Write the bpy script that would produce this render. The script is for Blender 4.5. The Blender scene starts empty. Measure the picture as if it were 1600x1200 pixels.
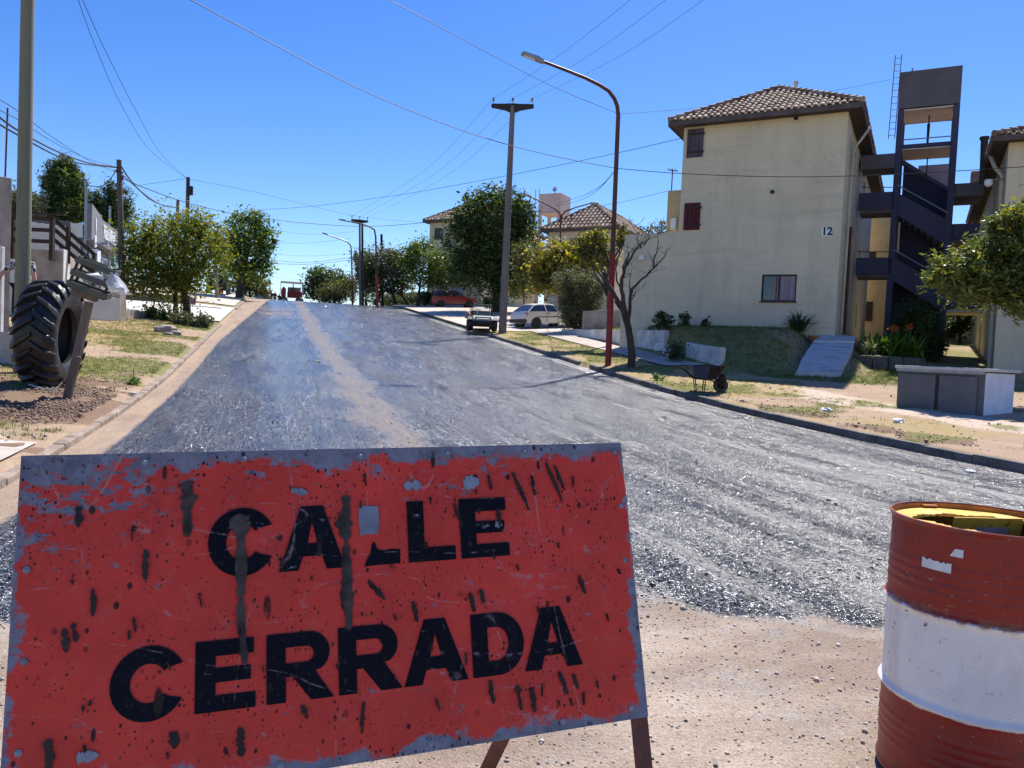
import bpy, math, random
import numpy as np
from mathutils import Vector, Matrix
random.seed(7); rng = np.random.default_rng(11)
sc = bpy.context.scene
# ------------------------------------------------------------------ camera
F = 1200.0; CH = 1.42
PITCH = math.radians(-2.3); ROLL = math.radians(2.6)
_fw = Vector((0, math.cos(PITCH), math.sin(PITCH))); _u0 = Vector((0, -math.sin(PITCH), math.cos(PITCH)))
_rt = Vector((1, 0, 0))*math.cos(ROLL) + _u0*math.sin(ROLL)
_up = _u0*math.cos(ROLL) - Vector((1, 0, 0))*math.sin(ROLL)
cam = bpy.data.cameras.new('camera'); camo = bpy.data.objects.new('camera', cam)
sc.collection.objects.link(camo); sc.camera = camo
camo.matrix_world = Matrix(((_rt.x, _up.x, -_fw.x, 0), (_rt.y, _up.y, -_fw.y, 0), (_rt.z, _up.z, -_fw.z, CH), (0, 0, 0, 1)))
cam.sensor_width = 36; cam.lens = 36*F/1600; cam.clip_start = 0.05; cam.clip_end = 3000
# ------------------------------------------------------------------ light
SUN_AZ = math.radians(24); SUN_EL = math.radians(55)
w = bpy.data.worlds.new('World'); sc.world = w; w.use_nodes = True
nt = w.node_tree; bg = nt.nodes['Background']
sky = nt.nodes.new('ShaderNodeTexSky'); sky.sky_type = 'NISHITA'; sky.sun_disc = False
sky.sun_elevation = SUN_EL; sky.sun_rotation = SUN_AZ; sky.altitude = 300; sky.air_density = 1.0; sky.dust_density = 0.25; sky.ozone_density = 3.2
hs = nt.nodes.new('ShaderNodeHueSaturation'); hs.inputs['Hue'].default_value = .515; hs.inputs['Saturation'].default_value = 1.34; hs.inputs['Value'].default_value = .98
nt.links.new(sky.outputs[0], hs.inputs['Color']); nt.links.new(hs.outputs[0], bg.inputs[0]); bg.inputs[1].default_value = 0.11
sl = bpy.data.lights.new('sun', 'SUN'); sl.energy = 5.0; sl.angle = math.radians(0.53); sl.color = (1, .955, .88)
so = bpy.data.objects.new('sun', sl); sc.collection.objects.link(so)
SD = Vector((math.sin(SUN_AZ)*math.cos(SUN_EL), math.cos(SUN_AZ)*math.cos(SUN_EL), math.sin(SUN_EL)))
so.rotation_euler = SD.to_track_quat('Z', 'Y').to_euler()
sc.view_settings.view_transform = 'Standard'; sc.view_settings.look = 'None'; sc.view_settings.exposure = 0.68; sc.view_settings.gamma = 1
# ------------------------------------------------------------------ geometry helpers
def ray(px, py): return _fw + _rt*((px-800)/F) - _up*((py-600)/F)
def W(px, py, Y):
    r = ray(px, py); t = Y/r.y
    return Vector((r.x*t, Y, CH+r.z*t))
RDx, RDy, RPx, RPy = -.296, .955, .955, .296
RANG = math.atan2(.296, .955)          # rotation that turns +Y to the road direction
def uv(x, y): return (x*RDx+y*RDy, x*RPx+y*RPy)
def xy(u, v): return (u*RDx+v*RPx, u*RDy+v*RPy)
S = .0907
def zr(u):
    a, b = 5., 21.4
    if u < a: return 0.
    if u < b: return S*(u-a)**2/(2*(b-a))
    z = S*(u-(a+b)/2)
    if u > 62:
        t = min(u, 110)-62; z -= .0014*t*t
        if u > 110: z -= min(.0028*48-S+.004, .05)*(u-110)
    return z
def sst(a, b, x):
    t = max(0., min(1., (x-a)/(b-a))); return t*t*(3-2*t)
TH = math.radians(-28); Tx, Ty = math.cos(TH), math.sin(TH); Mx, My = Ty, -Tx     # wall tangent, wall normal towards the street
B1 = (6.5, 31.5); B1Z = 2.8; B2 = (17.1, 27.4); B2Z = 1.62
def f(x, y, raw=False):
    u, v = uv(x, y); z = zr(u)
    if v > 10.3: z += .15 + .05*min(v-10.45, 40)
    elif v < -2.35: z += .11 + .06*min(-2.4-v, 12)
    else: z += 0
    if v > 14.45:
        s = (x-B1[0])*Tx+(y-B1[1])*Ty; q = (x-B1[0])*Mx+(y-B1[1])*My
        k = sst(4.7, 5.4, s); lev = B1Z-.05-.38*k
        wgt = ((1-k)*sst(5.7, 1.5, q)+k*max(0, min(1, (4.8-.55*(s-5.5)-q)/4.8)))*sst(14.45, 14.75, v)*(1-sst(6.6, 7.7, s))*sst(-14, -5, s)
        if z < lev and wgt > 0: z += (lev-z)*wgt
    return z
C = sc.collection
def link(o, parent=None):
    C.objects.link(o)
    if parent is not None: o.parent = parent
    return o
def tag(o, label=None, cat=None, group=None, kind=None):
    if label: o['label'] = label
    if cat: o['category'] = cat
    if group: o['group'] = group
    if kind: o['kind'] = kind
    return o
def thing(name, label, cat, loc=(0, 0, 0), rz=0, group=None):
    o = bpy.data.objects.new(name, None); o.empty_display_size = .2; o.location = loc; o.rotation_euler = (0, 0, rz)
    link(o); return tag(o, label, cat, group)
class MB:
    def __init__(s): s.v = []; s.f = []; s.m = []; s.mi = 0
    def add(s, vs, fs):
        b = len(s.v); s.v += [tuple(p) for p in vs]; s.f += [tuple(b+i for i in q) for q in fs]; s.m += [s.mi]*len(fs); return s
    def box(s, c, d, rz=0, M=None, taper=1):
        x, y, z = d[0]/2, d[1]/2, d[2]/2; P = []
        for k in (-1, 1):
            t = taper if k > 0 else 1
            for i, j in ((-1, -1), (1, -1), (1, 1), (-1, 1)): P.append(Vector((i*x*t, j*y*t, k*z)))
        R = M if M is not None else Matrix.Rotation(rz, 3, 'Z')
        P = [R @ p + Vector(c) for p in P]
        return s.add(P, [(3, 2, 1, 0), (4, 5, 6, 7), (0, 1, 5, 4), (1, 2, 6, 5), (2, 3, 7, 6), (3, 0, 4, 7)])
    def bar(s, a, b, wx, wy, up=(0, 0, 1)):
        a, b = Vector(a), Vector(b); d = (b-a); L = d.length; d.normalize(); up = Vector(up)
        if abs(d.dot(up)) > .99: up = Vector((0, 1, 0))
        x = d.cross(up).normalized(); y = x.cross(d)
        M = Matrix((x, d, y)).transposed()
        return s.box((a+b)/2, (wx, L, wy), M=M)
    def tube(s, pts, r, n=10, caps=True):
        pts = [Vector(p) for p in pts]; N = len(pts); rs = r if hasattr(r, '__len__') else [r]*N; base = len(s.v); x = None; V = []
        for i in range(N):
            d = (pts[min(i+1, N-1)]-pts[max(i-1, 0)]).normalized()
            if x is None:
                a = Vector((0, 0, 1)) if abs(d.z) < .9 else Vector((1, 0, 0)); x = d.cross(a).normalized()
            else:
                x = (x-d*x.dot(d)).normalized()
            y = d.cross(x)
            for k in range(n):
                an = 2*math.pi*k/n; V.append(pts[i]+(x*math.cos(an)+y*math.sin(an))*rs[i])
        Fc = [(i*n+k, i*n+(k+1) % n, (i+1)*n+(k+1) % n, (i+1)*n+k) for i in range(N-1) for k in range(n)]
        if caps: Fc += [tuple(range(n-1, -1, -1)), tuple((N-1)*n+k for k in range(n))]
        return s.add(V, Fc)
    def lathe(s, prof, n=32, c=(0, 0, 0), M=None):
        V = []; c = Vector(c)
        for r, z in prof:
            for k in range(n):
                p = Vector((r*math.cos(2*math.pi*k/n), r*math.sin(2*math.pi*k/n), z)); V.append((M @ p if M is not None else p)+c)
        return s.add(V, [(i*n+k, i*n+(k+1) % n, (i+1)*n+(k+1) % n, (i+1)*n+k) for i in range(len(prof)-1) for k in range(n)])
    def prism(s, poly, ax, d0, d1):
        # poly of 2D points extruded along axis ax ('x','y','z')
        def P(a, b, d): return {'x': (d, a, b), 'y': (a, d, b), 'z': (a, b, d)}[ax]
        n = len(poly); V = [P(a, b, d0) for a, b in poly]+[P(a, b, d1) for a, b in poly]
        return s.add(V, [tuple(range(n)), tuple(range(2*n-1, n-1, -1))]+[(i, (i+1) % n, n+(i+1) % n, n+i) for i in range(n)])
    def build(s, name, mat, parent=None, smooth=False, bevel=0, recalc=True):
        me = bpy.data.meshes.new(name); me.from_pydata(s.v, [], s.f)
        for m in (mat if isinstance(mat, (list, tuple)) else [mat]): me.materials.append(m)
        me.polygons.foreach_set('material_index', s.m)
        if recalc:
            import bmesh
            bm = bmesh.new(); bm.from_mesh(me); bmesh.ops.recalc_face_normals(bm, faces=bm.faces); bm.to_mesh(me); bm.free()
        o = bpy.data.objects.new(name, me); link(o, parent)
        if smooth:
            me.polygons.foreach_set('use_smooth', [True]*len(me.polygons))
            try: me.set_sharp_from_angle(angle=math.radians(40))
            except Exception: pass
        if bevel:
            b = o.modifiers.new('bevel', 'BEVEL'); b.width = bevel; b.segments = 2; b.limit_method = 'ANGLE'
        return o
def npmesh(name, V, Fq, mat, parent=None):
    me = bpy.data.meshes.new(name); V = np.asarray(V, np.float32); Fq = np.asarray(Fq, np.int32); k = Fq.shape[1]
    me.vertices.add(len(V)); me.vertices.foreach_set('co', V.ravel()); me.loops.add(Fq.size); me.loops.foreach_set('vertex_index', Fq.ravel())
    me.polygons.add(len(Fq)); me.polygons.foreach_set('loop_start', np.arange(0, Fq.size, k, dtype=np.int32))
    me.update(calc_edges=True)
    for m in (mat if isinstance(mat, (list, tuple)) else [mat]): me.materials.append(m)
    return link(bpy.data.objects.new(name, me), parent)
# ------------------------------------------------------------------ materials
class NT:
    def __init__(s, name):
        s.m = bpy.data.materials.new(name); s.m.use_nodes = True; s.t = s.m.node_tree; s.b = s.t.nodes['Principled BSDF']; s._co = None
    def n(s, typ, **kw):
        nd = s.t.nodes.new(typ)
        for k, v in kw.items():
            if k in nd.inputs.keys() if hasattr(nd.inputs, 'keys') else False: nd.inputs[k].default_value = v
            else: setattr(nd, k, v)
        return nd
    def l(s, a, b): s.t.links.new(a, b)
    def co(s, kind='Object'):
        if s._co is None: s._co = s.t.nodes.new('ShaderNodeTexCoord')
        return s._co.outputs[kind]
    def noise(s, scale, detail=4, rough=.6, stretch=None, kind='Object', dist=0):
        nd = s.t.nodes.new('ShaderNodeTexNoise'); nd.inputs['Scale'].default_value = scale; nd.inputs['Detail'].default_value = detail
        nd.inputs['Roughness'].default_value = rough; nd.inputs['Distortion'].default_value = dist
        s.l(s.map(stretch, kind) if stretch else s.co(kind), nd.inputs['Vector']); return nd.outputs['Fac']
    def map(s, sc3, kind='Object', rot=(0, 0, 0)):
        mp = s.t.nodes.new('ShaderNodeMapping'); mp.inputs['Scale'].default_value = sc3; mp.inputs['Rotation'].default_value = rot
        s.l(s.co(kind), mp.inputs['Vector']); return mp.outputs[0]
    def vor(s, scale, stretch=None, feature='F1', out='Distance', kind='Object'):
        nd = s.t.nodes.new('ShaderNodeTexVoronoi'); nd.feature = feature; nd.inputs['Scale'].default_value = scale
        s.l(s.map(stretch, kind) if stretch else s.co(kind), nd.inputs['Vector']); return nd.outputs[out]
    def ramp(s, inp, p):
        r = s.t.nodes.new('ShaderNodeValToRGB'); el = r.color_ramp.elements
        while len(el) < len(p): el.new(.5)
        for e, (x, c) in zip(el, p):
            e.position = x; e.color = (c, c, c, 1) if not hasattr(c, '__len__') else (*c, 1)
        s.l(inp, r.inputs[0]); return r.outputs[0]
    def mix(s, fac, a, b, mode='MIX'):
        m = s.t.nodes.new('ShaderNodeMix'); m.data_type = 'RGBA'; m.blend_type = mode
        for idx, x in ((0, fac), (6, a), (7, b)):
            if hasattr(x, 'links'): s.l(x, m.inputs[idx])
            elif idx == 0: m.inputs[0].default_value = x
            else: m.inputs[idx].default_value = (*x, 1) if hasattr(x, '__len__') else (x, x, x, 1)
        return m.outputs[2]
    def math(s, op, a, b=0, c=0):
        m = s.t.nodes.new('ShaderNodeMath'); m.operation = op
        for i, x in enumerate((a, b, c)):
            if hasattr(x, 'links'): s.l(x, m.inputs[i])
            else: m.inputs[i].default_value = x
        return m.outputs[0]
    def set(s, col=None, rough=None, metal=None, spec=None, bump=None, bstr=.3, bdist=.01, alpha=None, trans=None):
        for k, x in (('Base Color', col), ('Roughness', rough), ('Metallic', metal), ('Specular IOR Level', spec), ('Alpha', alpha), ('Transmission Weight', trans)):
            if x is None: continue
            if hasattr(x, 'links'): s.l(x, s.b.inputs[k])
            else: s.b.inputs[k].default_value = (*x, 1) if hasattr(x, '__len__') else x
        if bump is not None:
            b = s.t.nodes.new('ShaderNodeBump'); b.inputs['Strength'].default_value = bstr; b.inputs['Distance'].default_value = bdist
            s.l(bump, b.inputs['Height']); s.l(b.outputs[0], s.b.inputs['Normal'])
        return s.m
def sc3(c, k): return tuple(min(1, x*k) for x in c)
def simple(name, col, rough=.8, var=.25, scale=3, col2=None, metal=0, bscale=None, bstr=.3, bdist=.01, spec=.3, stretch=None, speck=0, kind='Object'):
    t = NT(name); n1 = t.noise(scale, 6, .65, stretch, kind); c2 = col2 or sc3(col, 1-var)
    base = t.mix(t.ramp(n1, [(.36, 0), (.66, 1)]), sc3(col, 1+var*.35), c2)
    if speck: base = t.mix(t.ramp(t.noise(scale*9, 3, .7, stretch, kind), [(.58, 0), (.7, speck)]), base, sc3(col, .35))
    return t.set(base, rough, metal, spec, t.noise(bscale or scale*8, 5, .65, stretch, kind), bstr, bdist)
M = {}
def leafmat(name, cols, trans=.25, rough=.55):
    t = NT(name); g = t.t.nodes.new('ShaderNodeNewGeometry')
    n = len(cols); r = t.ramp(g.outputs['Random Per Island'], [(i/(n-1) if n > 1 else 0, c) for i, c in enumerate(cols)])
    col = t.mix(t.ramp(t.noise(.9, 3, .6), [(.35, 0), (.65, .55)]), r, sc3(cols[0], .75))
    t.set(col, rough, spec=.35)
    tr = t.t.nodes.new('ShaderNodeBsdfTranslucent'); ms = t.t.nodes.new('ShaderNodeMixShader'); ms.inputs[0].default_value = trans
    c2 = t.mix(1.0, col, (1.15, 1.2, .45), 'MULTIPLY'); t.l(c2, tr.inputs[0])
    t.l(t.b.outputs[0], ms.inputs[1]); t.l(tr.outputs[0], ms.inputs[2])
    t.l(ms.outputs[0], t.t.nodes['Material Output'].inputs['Surface']); return t.m
M['leaf_dark'] = leafmat('dark_foliage', [(.03, .055, .018), (.06, .095, .028), (.10, .14, .04)], .3)
M['leaf_green'] = leafmat('green_foliage', [(.07, .12, .024), (.14, .20, .04), (.23, .29, .07)], .45)
M['leaf_olive'] = leafmat('olive_foliage', [(.08, .085, .03), (.15, .15, .045), (.24, .23, .06)], .38)
M['leaf_yellow'] = leafmat('yellow_foliage', [(.30, .24, .03), (.60, .48, .05), (.22, .23, .04)], .45)
M['leaf_ygreen'] = leafmat('yellow_green_foliage', [(.11, .13, .022), (.26, .25, .035), (.46, .40, .055)], .48)
M['leaf_grey'] = leafmat('grey_green_foliage', [(.09, .10, .06), (.16, .17, .10), (.25, .26, .16)], .28)
M['leaf_gloss'] = leafmat('glossy_foliage', [(.07, .10, .025), (.14, .18, .045), (.25, .27, .075)], .38, .45)
M['leaf_canna'] = leafmat('broad_leaves', [(.05, .12, .015), (.1, .2, .03), (.16, .27, .04)], .35, .4)
M['flower'] = leafmat('orange_petals', [(.75, .12, .02), (.85, .2, .03)], .3)
M['bark'] = simple('bark', (.11, .085, .065), .9, .5, 6, bscale=30, bstr=.8, bdist=.02, stretch=(1, 1, .25))
M['bark_grey'] = simple('grey_bark', (.16, .135, .115), .9, .45, 6, bscale=30, bstr=.8, bdist=.02, stretch=(1, 1, .25))
M['bark_dark'] = simple('dark_bark', (.07, .055, .045), .9, .4, 6, bscale=26, bstr=.9, bdist=.02, stretch=(1, 1, .25))
M['pole_green'] = simple('weathered_treated_wood', (.15, .165, .115), .85, .38, 2.2, col2=(.20, .175, .135), bscale=22, bstr=.5, bdist=.01, stretch=(1, 1, .06), speck=.5)
M['pole_wood'] = simple('weathered_pole_wood', (.16, .125, .10), .88, .4, 3, bscale=22, bstr=.6, bdist=.01, stretch=(1, 1, .08))
M['pole_dark'] = simple('dark_pole_wood', (.055, .045, .04), .88, .4, 3, bscale=22, bstr=.6, bdist=.01, stretch=(1, 1, .08))
M['pole_conc'] = simple('pole_concrete', (.21, .185, .165), .85, .22, 2, bscale=40, bstr=.3, stretch=(1, 1, .2))
M['red_paint'] = simple('red_pole_paint', (.32, .025, .02), .42, .3, 2.5, bscale=20, bstr=.1, stretch=(1, 1, .2), speck=.4)
M['rust_pole'] = simple('rusty_brown_paint', (.12, .045, .03), .5, .4, 2.5, bscale=20, bstr=.1, stretch=(1, 1, .2))
M['concrete'] = simple('grey_concrete', (.40, .37, .34), .9, .25, 1.8, bscale=30, bstr=.35, speck=.3)
M['conc_light'] = simple('pale_concrete', (.55, .53, .50), .9, .2, 1.2, bscale=30, bstr=.3, speck=.2)
M['conc_dirty'] = simple('stained_concrete', (.38, .32, .27), .92, .45, 1.6, bscale=24, bstr=.5, speck=.5)
M['white_wall'] = simple('flaking_white_paint', (.68, .67, .65), .85, .28, 2, col2=(.45, .42, .38), bscale=25, bstr=.35, speck=.45)
M['plaster_white'] = simple('white_plaster', (.66, .63, .58), .85, .15, .9, bscale=25, bstr=.2)
M['grey_plaster'] = simple('grey_plaster', (.13, .125, .14), .85, .2, 1, bscale=20, bstr=.2)
M['navy'] = simple('navy_wall_paint', (.062, .062, .105), .75, .18, .7, bscale=30, bstr=.18)
M['navy_grey'] = simple('slate_wall_paint', (.125, .112, .125), .75, .2, .7, bscale=30, bstr=.18)
M['peach'] = simple('bounce_lit_peach_soffit', (.78, .62, .48), .85, .15, 1.2, bscale=25, bstr=.2)  # peach lightened to stand in for light bounced onto the undersides
M['black_metal'] = simple('black_metal', (.02, .02, .022), .45, .3, 4, bstr=.1)
M['dark_brown'] = simple('dark_brown_wood', (.05, .032, .026), .8, .4, 4, bscale=30, bstr=.4, stretch=(.3, .3, 1))
M['galv'] = simple('galvanised_steel', (.35, .36, .37), .45, .25, 5, metal=.7, bstr=.1)
M['wire'] = simple('black_cable', (.02, .02, .022), .6, .2, 3, bstr=0)
M['rubber'] = simple('black_rubber', (.010, .010, .012), .45, .35, 4, col2=(.035, .03, .026), bscale=40, bstr=.25, bdist=.004, spec=.45)
M['glass_dark'] = simple('dark_window_glass', (.02, .025, .035), .06, .2, 2, bstr=0, spec=.8)
M['brick_red'] = simple('orange_brick', (.42, .17, .09), .9, .3, 5, bstr=.4)
M['white_paint'] = simple('white_enamel', (.75, .76, .77), .35, .08, 2, bstr=.03, spec=.5)
M['dark_wood_shutter'] = simple('grey_weathered_shutter', (.10, .085, .11), .85, .45, 7, bscale=30, bstr=.6, stretch=(1, 1, .12))
M['maroon_shutter'] = simple('maroon_shutter', (.10, .014, .02), .7, .35, 7, bscale=30, bstr=.5, stretch=(1, 1, .12))
M['timber'] = simple('sunbleached_timber', (.20, .15, .12), .88, .45, 5, bscale=30, bstr=.7, stretch=(1, 1, .1))
M['slat'] = simple('painted_green_slat', (.055, .075, .065), .8, .5, 6, col2=(.13, .12, .1), bscale=26, bstr=.6, stretch=(.12, 1, 1))
M['skin'] = simple('skin', (.50, .27, .19), .55, .08, 6, bstr=.1)
M['stone'] = simple('stone', (.33, .28, .24), .9, .35, 6, bscale=20, bstr=.6)
M['bluegrey_tin'] = simple('corrugated_sheet', (.30, .28, .33), .6, .2, 1, bstr=.1)
# foil of cream plaster with faint streaks
def plaster(name, col, dirt):
    t = NT(name); n1 = t.noise(.55, 7, .62); n2 = t.noise(1.6, 6, .7, (1, 1, .18)); n3 = t.noise(14, 4, .6)
    c = t.mix(t.ramp(n1, [(.32, 0), (.7, 1)]), col, sc3(col, .84))
    c = t.mix(t.ramp(n2, [(.47, 0), (.74, .7)]), c, dirt)
    c = t.mix(t.ramp(t.noise(5, 5, .75, (.5, .5, 1.4)), [(.62, 0), (.72, .45)]), c, sc3(dirt, .75))
    ck = t.math('MULTIPLY', t.ramp(t.math('ABSOLUTE', t.math('SUBTRACT', t.noise(.8, 6, .62), .5)), [(.0012, 1), (.0035, 0)]), t.ramp(t.noise(.45, 3, .6), [(.5, 0), (.58, .7)]))
    c = t.mix(ck, c, sc3(dirt, .45)); c = t.mix(t.ramp(t.noise(1.1, 7, .75, (.25, .25, 2.6)), [(.52, 0), (.64, .35)]), c, sc3(dirt, .8))
    c = t.mix(t.ramp(t.noise(7, 3, .8), [(.69, 0), (.73, .5)]), c, sc3(dirt, .4))
    return t.set(c, .88, spec=.2, bump=t.math('ADD', n3, t.math('MULTIPLY', n1, 2.5)), bstr=.45, bdist=.03)
M['cream'] = plaster('cream_plaster', (.72, .63, .45), (.52, .45, .34))
M['cream_b'] = plaster('ochre_plaster', (.64, .50, .27), (.40, .33, .22))
M['cream_c'] = plaster('pale_cream_plaster', (.64, .57, .42), (.42, .38, .30))
def _x(): pass
def tilemat():
    t = NT('clay_tiles'); g = t.t.nodes.new('ShaderNodeNewGeometry')
    r = t.ramp(g.outputs['Random Per Island'], [(0, (.15, .085, .065)), (.4, (.27, .16, .115)), (.75, (.36, .25, .19)), (1, (.46, .36, .29))])
    c = t.mix(t.ramp(t.noise(6, 5, .7), [(.45, 0), (.7, .6)]), r, (.09, .075, .065))
    return t.set(c, .85, bump=t.noise(40), bstr=.3)
M['tiles'] = tilemat()
# ------------------------------------------------------------------ ground
from mathutils import noise as mn
def fb(x, y, s, o=4): return mn.fractal(Vector((x*s, y*s, 3.7)), .8, 2.1, o)
def masks(u, v):
    """grass, straw, soil, pale amounts 0..1 at road coordinates"""
    n = fb(u, v, .45); n2 = fb(u+40, v-9, .16); g = st = so_ = pa = 0.
    if v < -2.3:
        d = -2.4-v
        g = sst(-.1, .4, n+.42-abs(d-.6)*.24+.1*sst(22, 34, u)); st = sst(-.4, .3, n2+.42)*sst(.3, 1.5, d)
        so_ = sst(.0, .4, fb(u, v, .9)+1.15-abs(u-12.8)*.3-abs(d-1.1)*.18)
        g *= 1-so_; g *= 1 if u > 10.5 else .3
        if u < 10.6: pa = sst(10.6, 10.0, u)*sst(.3, .6, d)
    elif v > 10.3:
        d = v-10.4
        g = sst(.0, .4, n+.12-abs(d-1.2)*.12+.22*sst(19, 26, u)*sst(4, 1.5, d)); st = sst(-.2, .45, n2+.18+.35*sst(19, 24, u))
        so_ = sst(.0, .4, n*.8+.35-abs(d-.5)*.6)*sst(20, 16, u)
        s = (xy(u, v)[0]-B1[0])*Tx+(xy(u, v)[1]-B1[1])*Ty; q = (xy(u, v)[0]-B1[0])*Mx+(xy(u, v)[1]-B1[1])*My
        if v > 14.5 and q < 6 and s < 12 and u < 42: g = max(g, .55, sst(-.5, .1, n)); st *= .3
        if u < 23: pa = sst(1.1, .5, abs(v-(13.3+.05*(20-u))+n*.5))*.8
    return g, st, so_, pa
def axis(pts):
    o = []
    for a, b, st in pts: o += list(np.arange(a, b, st))
    return o+[pts[-1][1]]
us = axis([(-60, -16, 6), (-16, 4, 1), (4, 36, .2), (36, 60, .6), (60, 130, 2), (130, 900, 60)])
vs = axis([(-700, -60, 80), (-60, -16, 4), (-16, -9, 1), (-9, -2.6, .2), (-2.6, -2.2, .1), (-2.2, 10.2, 1.55), (10.2, 10.6, .1), (10.6, 25, .2), (25, 30, .6), (30, 70, 4), (70, 800, 80)])
V = []; A = []
for u in us:
    for v in vs:
        x, y = xy(u, v); g, st, so_, pa = masks(u, v)
        inroad = -2.3 < v < 10.32
        if inroad: z = zr(u)-.05
        else:
            z = f(x, y)
            if abs(v) < 40 and u < 70:
                z += .018*fb(x, y, 1.3)*min(1, abs(v-4)/7)
                if so_ > 0: z += so_*(.05*abs(fb(x, y, 2.3))+.035*fb(x, y, 6, 3)+(.09*max(0, 1-abs(u-13.2)/2.2)*max(0, 1-abs(-3.6-v)/1.6) if v < 0 else 0))
                z += g*.012
                if v < -2.3 or v > 10.3:
                    e = min(abs(v+2.35), abs(v-10.4)); z -= .03*max(0, 1-e/.3)
        V.append((x, y, z)); A.append((g, st, so_, pa))
nu, nv = len(us), len(vs)
idx = np.arange(nu*nv).reshape(nu, nv)
Fq = np.stack([idx[:-1, :-1], idx[:-1, 1:], idx[1:, 1:], idx[1:, :-1]], -1).reshape(-1, 4)
t = NT('verge_soil')
at = t.t.nodes.new('ShaderNodeAttribute'); at.attribute_name = 'cover'; sp = t.t.nodes.new('ShaderNodeSeparateColor'); t.l(at.outputs['Color'], sp.inputs[0])
nA = t.noise(1.1, 8, .7); nB = t.noise(9, 6, .7); nC = t.noise(38, 4, .7)
c = t.mix(t.ramp(nA, [(.35, 0), (.65, 1)]), (.43, .31, .22), (.34, .24, .165))
c = t.mix(t.ramp(nC, [(.52, 0), (.72, .6)]), c, (.17, .12, .085)); c = t.mix(t.ramp(t.vor(60), [(.04, .7), (.12, 0)]), c, (.55, .48, .42))
br = t.math('MULTIPLY', t.math('SUBTRACT', nB, .5), 1.6)
def thr(ch, lo, hi, k): return t.math('MULTIPLY', t.ramp(t.math('ADD', ch, br), [(lo, 0), (hi, 1)]), k)
c = t.mix(thr(at.outputs['Alpha'], .35, .7, .8), c, (.56, .45, .36))
c = t.mix(thr(sp.outputs[1], .2, .75, .8), c, t.mix(nC, (.40, .30, .14), (.28, .22, .10)))
c = t.mix(thr(sp.outputs[2], .3, .6, .85), c, t.mix(nC, (.25, .16, .11), (.13, .085, .06)))
c = t.mix(thr(sp.outputs[0], .3, .75, .8), c, t.mix(t.ramp(nC, [(.35, 0), (.65, 1)]), (.10, .125, .03), (.23, .22, .07)))
bm_ = t.math('ADD', t.math('MULTIPLY', nB, .8), t.math('MULTIPLY', nC, .5))
M['ground'] = t.set(c, .95, spec=.15, bump=bm_, bstr=.9, bdist=.035)
g = npmesh('ground', V, Fq, M['ground']); tag(g, kind='structure')
ca = g.data.color_attributes.new('cover', 'FLOAT_COLOR', 'POINT'); ca.data.foreach_set('color', np.asarray(A, np.float32).ravel())
g.data.polygons.foreach_set('use_smooth', [True]*len(g.data.polygons))
# ------------------------------------------------------------------ road sheet
us = axis([(-16, 0, 1), (0, 60, .5), (60, 118, 1)]); vs = axis([(-2.28, 10.3, .74)])
V = [(*xy(u, v), zr(u)) for u in us for v in vs]
nu, nv = len(us), len(vs); idx = np.arange(nu*nv).reshape(nu, nv)
Fq = np.stack([idx[:-1, :-1], idx[:-1, 1:], idx[1:, 1:], idx[1:, :-1]], -1).reshape(-1, 4)
t = NT('fresh_bitumen')
mp = t.map((1, 1, 1), 'Object', (0, 0, -RANG)); se = t.t.nodes.new('ShaderNodeSeparateXYZ'); t.l(mp, se.inputs[0]); vv, uu = se.outputs[0], se.outputs[1]
def rn(scl, det, rg, st3, src=None):
    vm = t.t.nodes.new('ShaderNodeVectorMath'); vm.operation = 'MULTIPLY'; t.l(mp, vm.inputs[0]); vm.inputs[1].default_value = st3
    nd = t.t.nodes.new('ShaderNodeTexNoise'); nd.inputs['Scale'].default_value = scl; nd.inputs['Detail'].default_value = det; nd.inputs['Roughness'].default_value = rg
    t.l(vm.outputs[0], nd.inputs['Vector']); return nd.outputs['Fac']
def band(x, c0, w_): return t.ramp(t.math('DIVIDE', t.math('ABSOLUTE', t.math('SUBTRACT', x, c0)), w_), [(.35, 1), (1, 0)])
streak = rn(2.6, 6, .7, (1, .07, 1)); fine = rn(11, 4, .6, (1, .04, 1)); blot = rn(.7, 5, .65, (1, .6, 1)); grit = t.noise(190, 2, .6); grit2 = t.noise(55, 3, .7); chips = t.vor(85)
col = t.mix(t.ramp(streak, [(.4, 0), (.66, 1)]), (.008, .010, .016), (.036, .039, .052))
col = t.mix(t.ramp(fine, [(.54, 0), (.68, .3)]), col, (.09, .085, .09))
cc = t.vor(85, out='Color'); se2 = t.t.nodes.new('ShaderNodeSeparateColor'); t.l(cc, se2.inputs[0])
tl = t.math('MULTIPLY', t.ramp(t.math('ABSOLUTE', t.math('SUBTRACT', rn(3.3, 2, .6, (1, .018, 1)), .5)), [(.004, 1), (.011, 0)]), t.ramp(t.noise(26, 3, .8), [(.48, 0), (.56, .8)])); col = t.mix(tl, col, (.34, .33, .34))
stone = t.ramp(se2.outputs[0], [(.84, 0), (.92, .8)]); col = t.mix(stone, col, (.30, .29, .29))
wob = t.math('MULTIPLY', t.math('SUBTRACT', blot, .5), 1.5); wob2 = t.math('MULTIPLY', t.math('SUBTRACT', grit2, .5), .5)
vw = t.math('ADD', vv, wob)
dust = t.math('MULTIPLY', t.math('MULTIPLY', band(vw, 1.75, .55), t.ramp(grit2, [(.3, .25), (.6, .95)])), t.ramp(rn(5, 5, .7, (1, .1, 1)), [(.34, .35), (.55, 1)]))
dust2 = t.math('MULTIPLY', band(vw, 4.9, .9), .14)
col = t.mix(dust, col, (.20, .155, .12)); col = t.mix(dust2, col, (.2, .17, .15))
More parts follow.
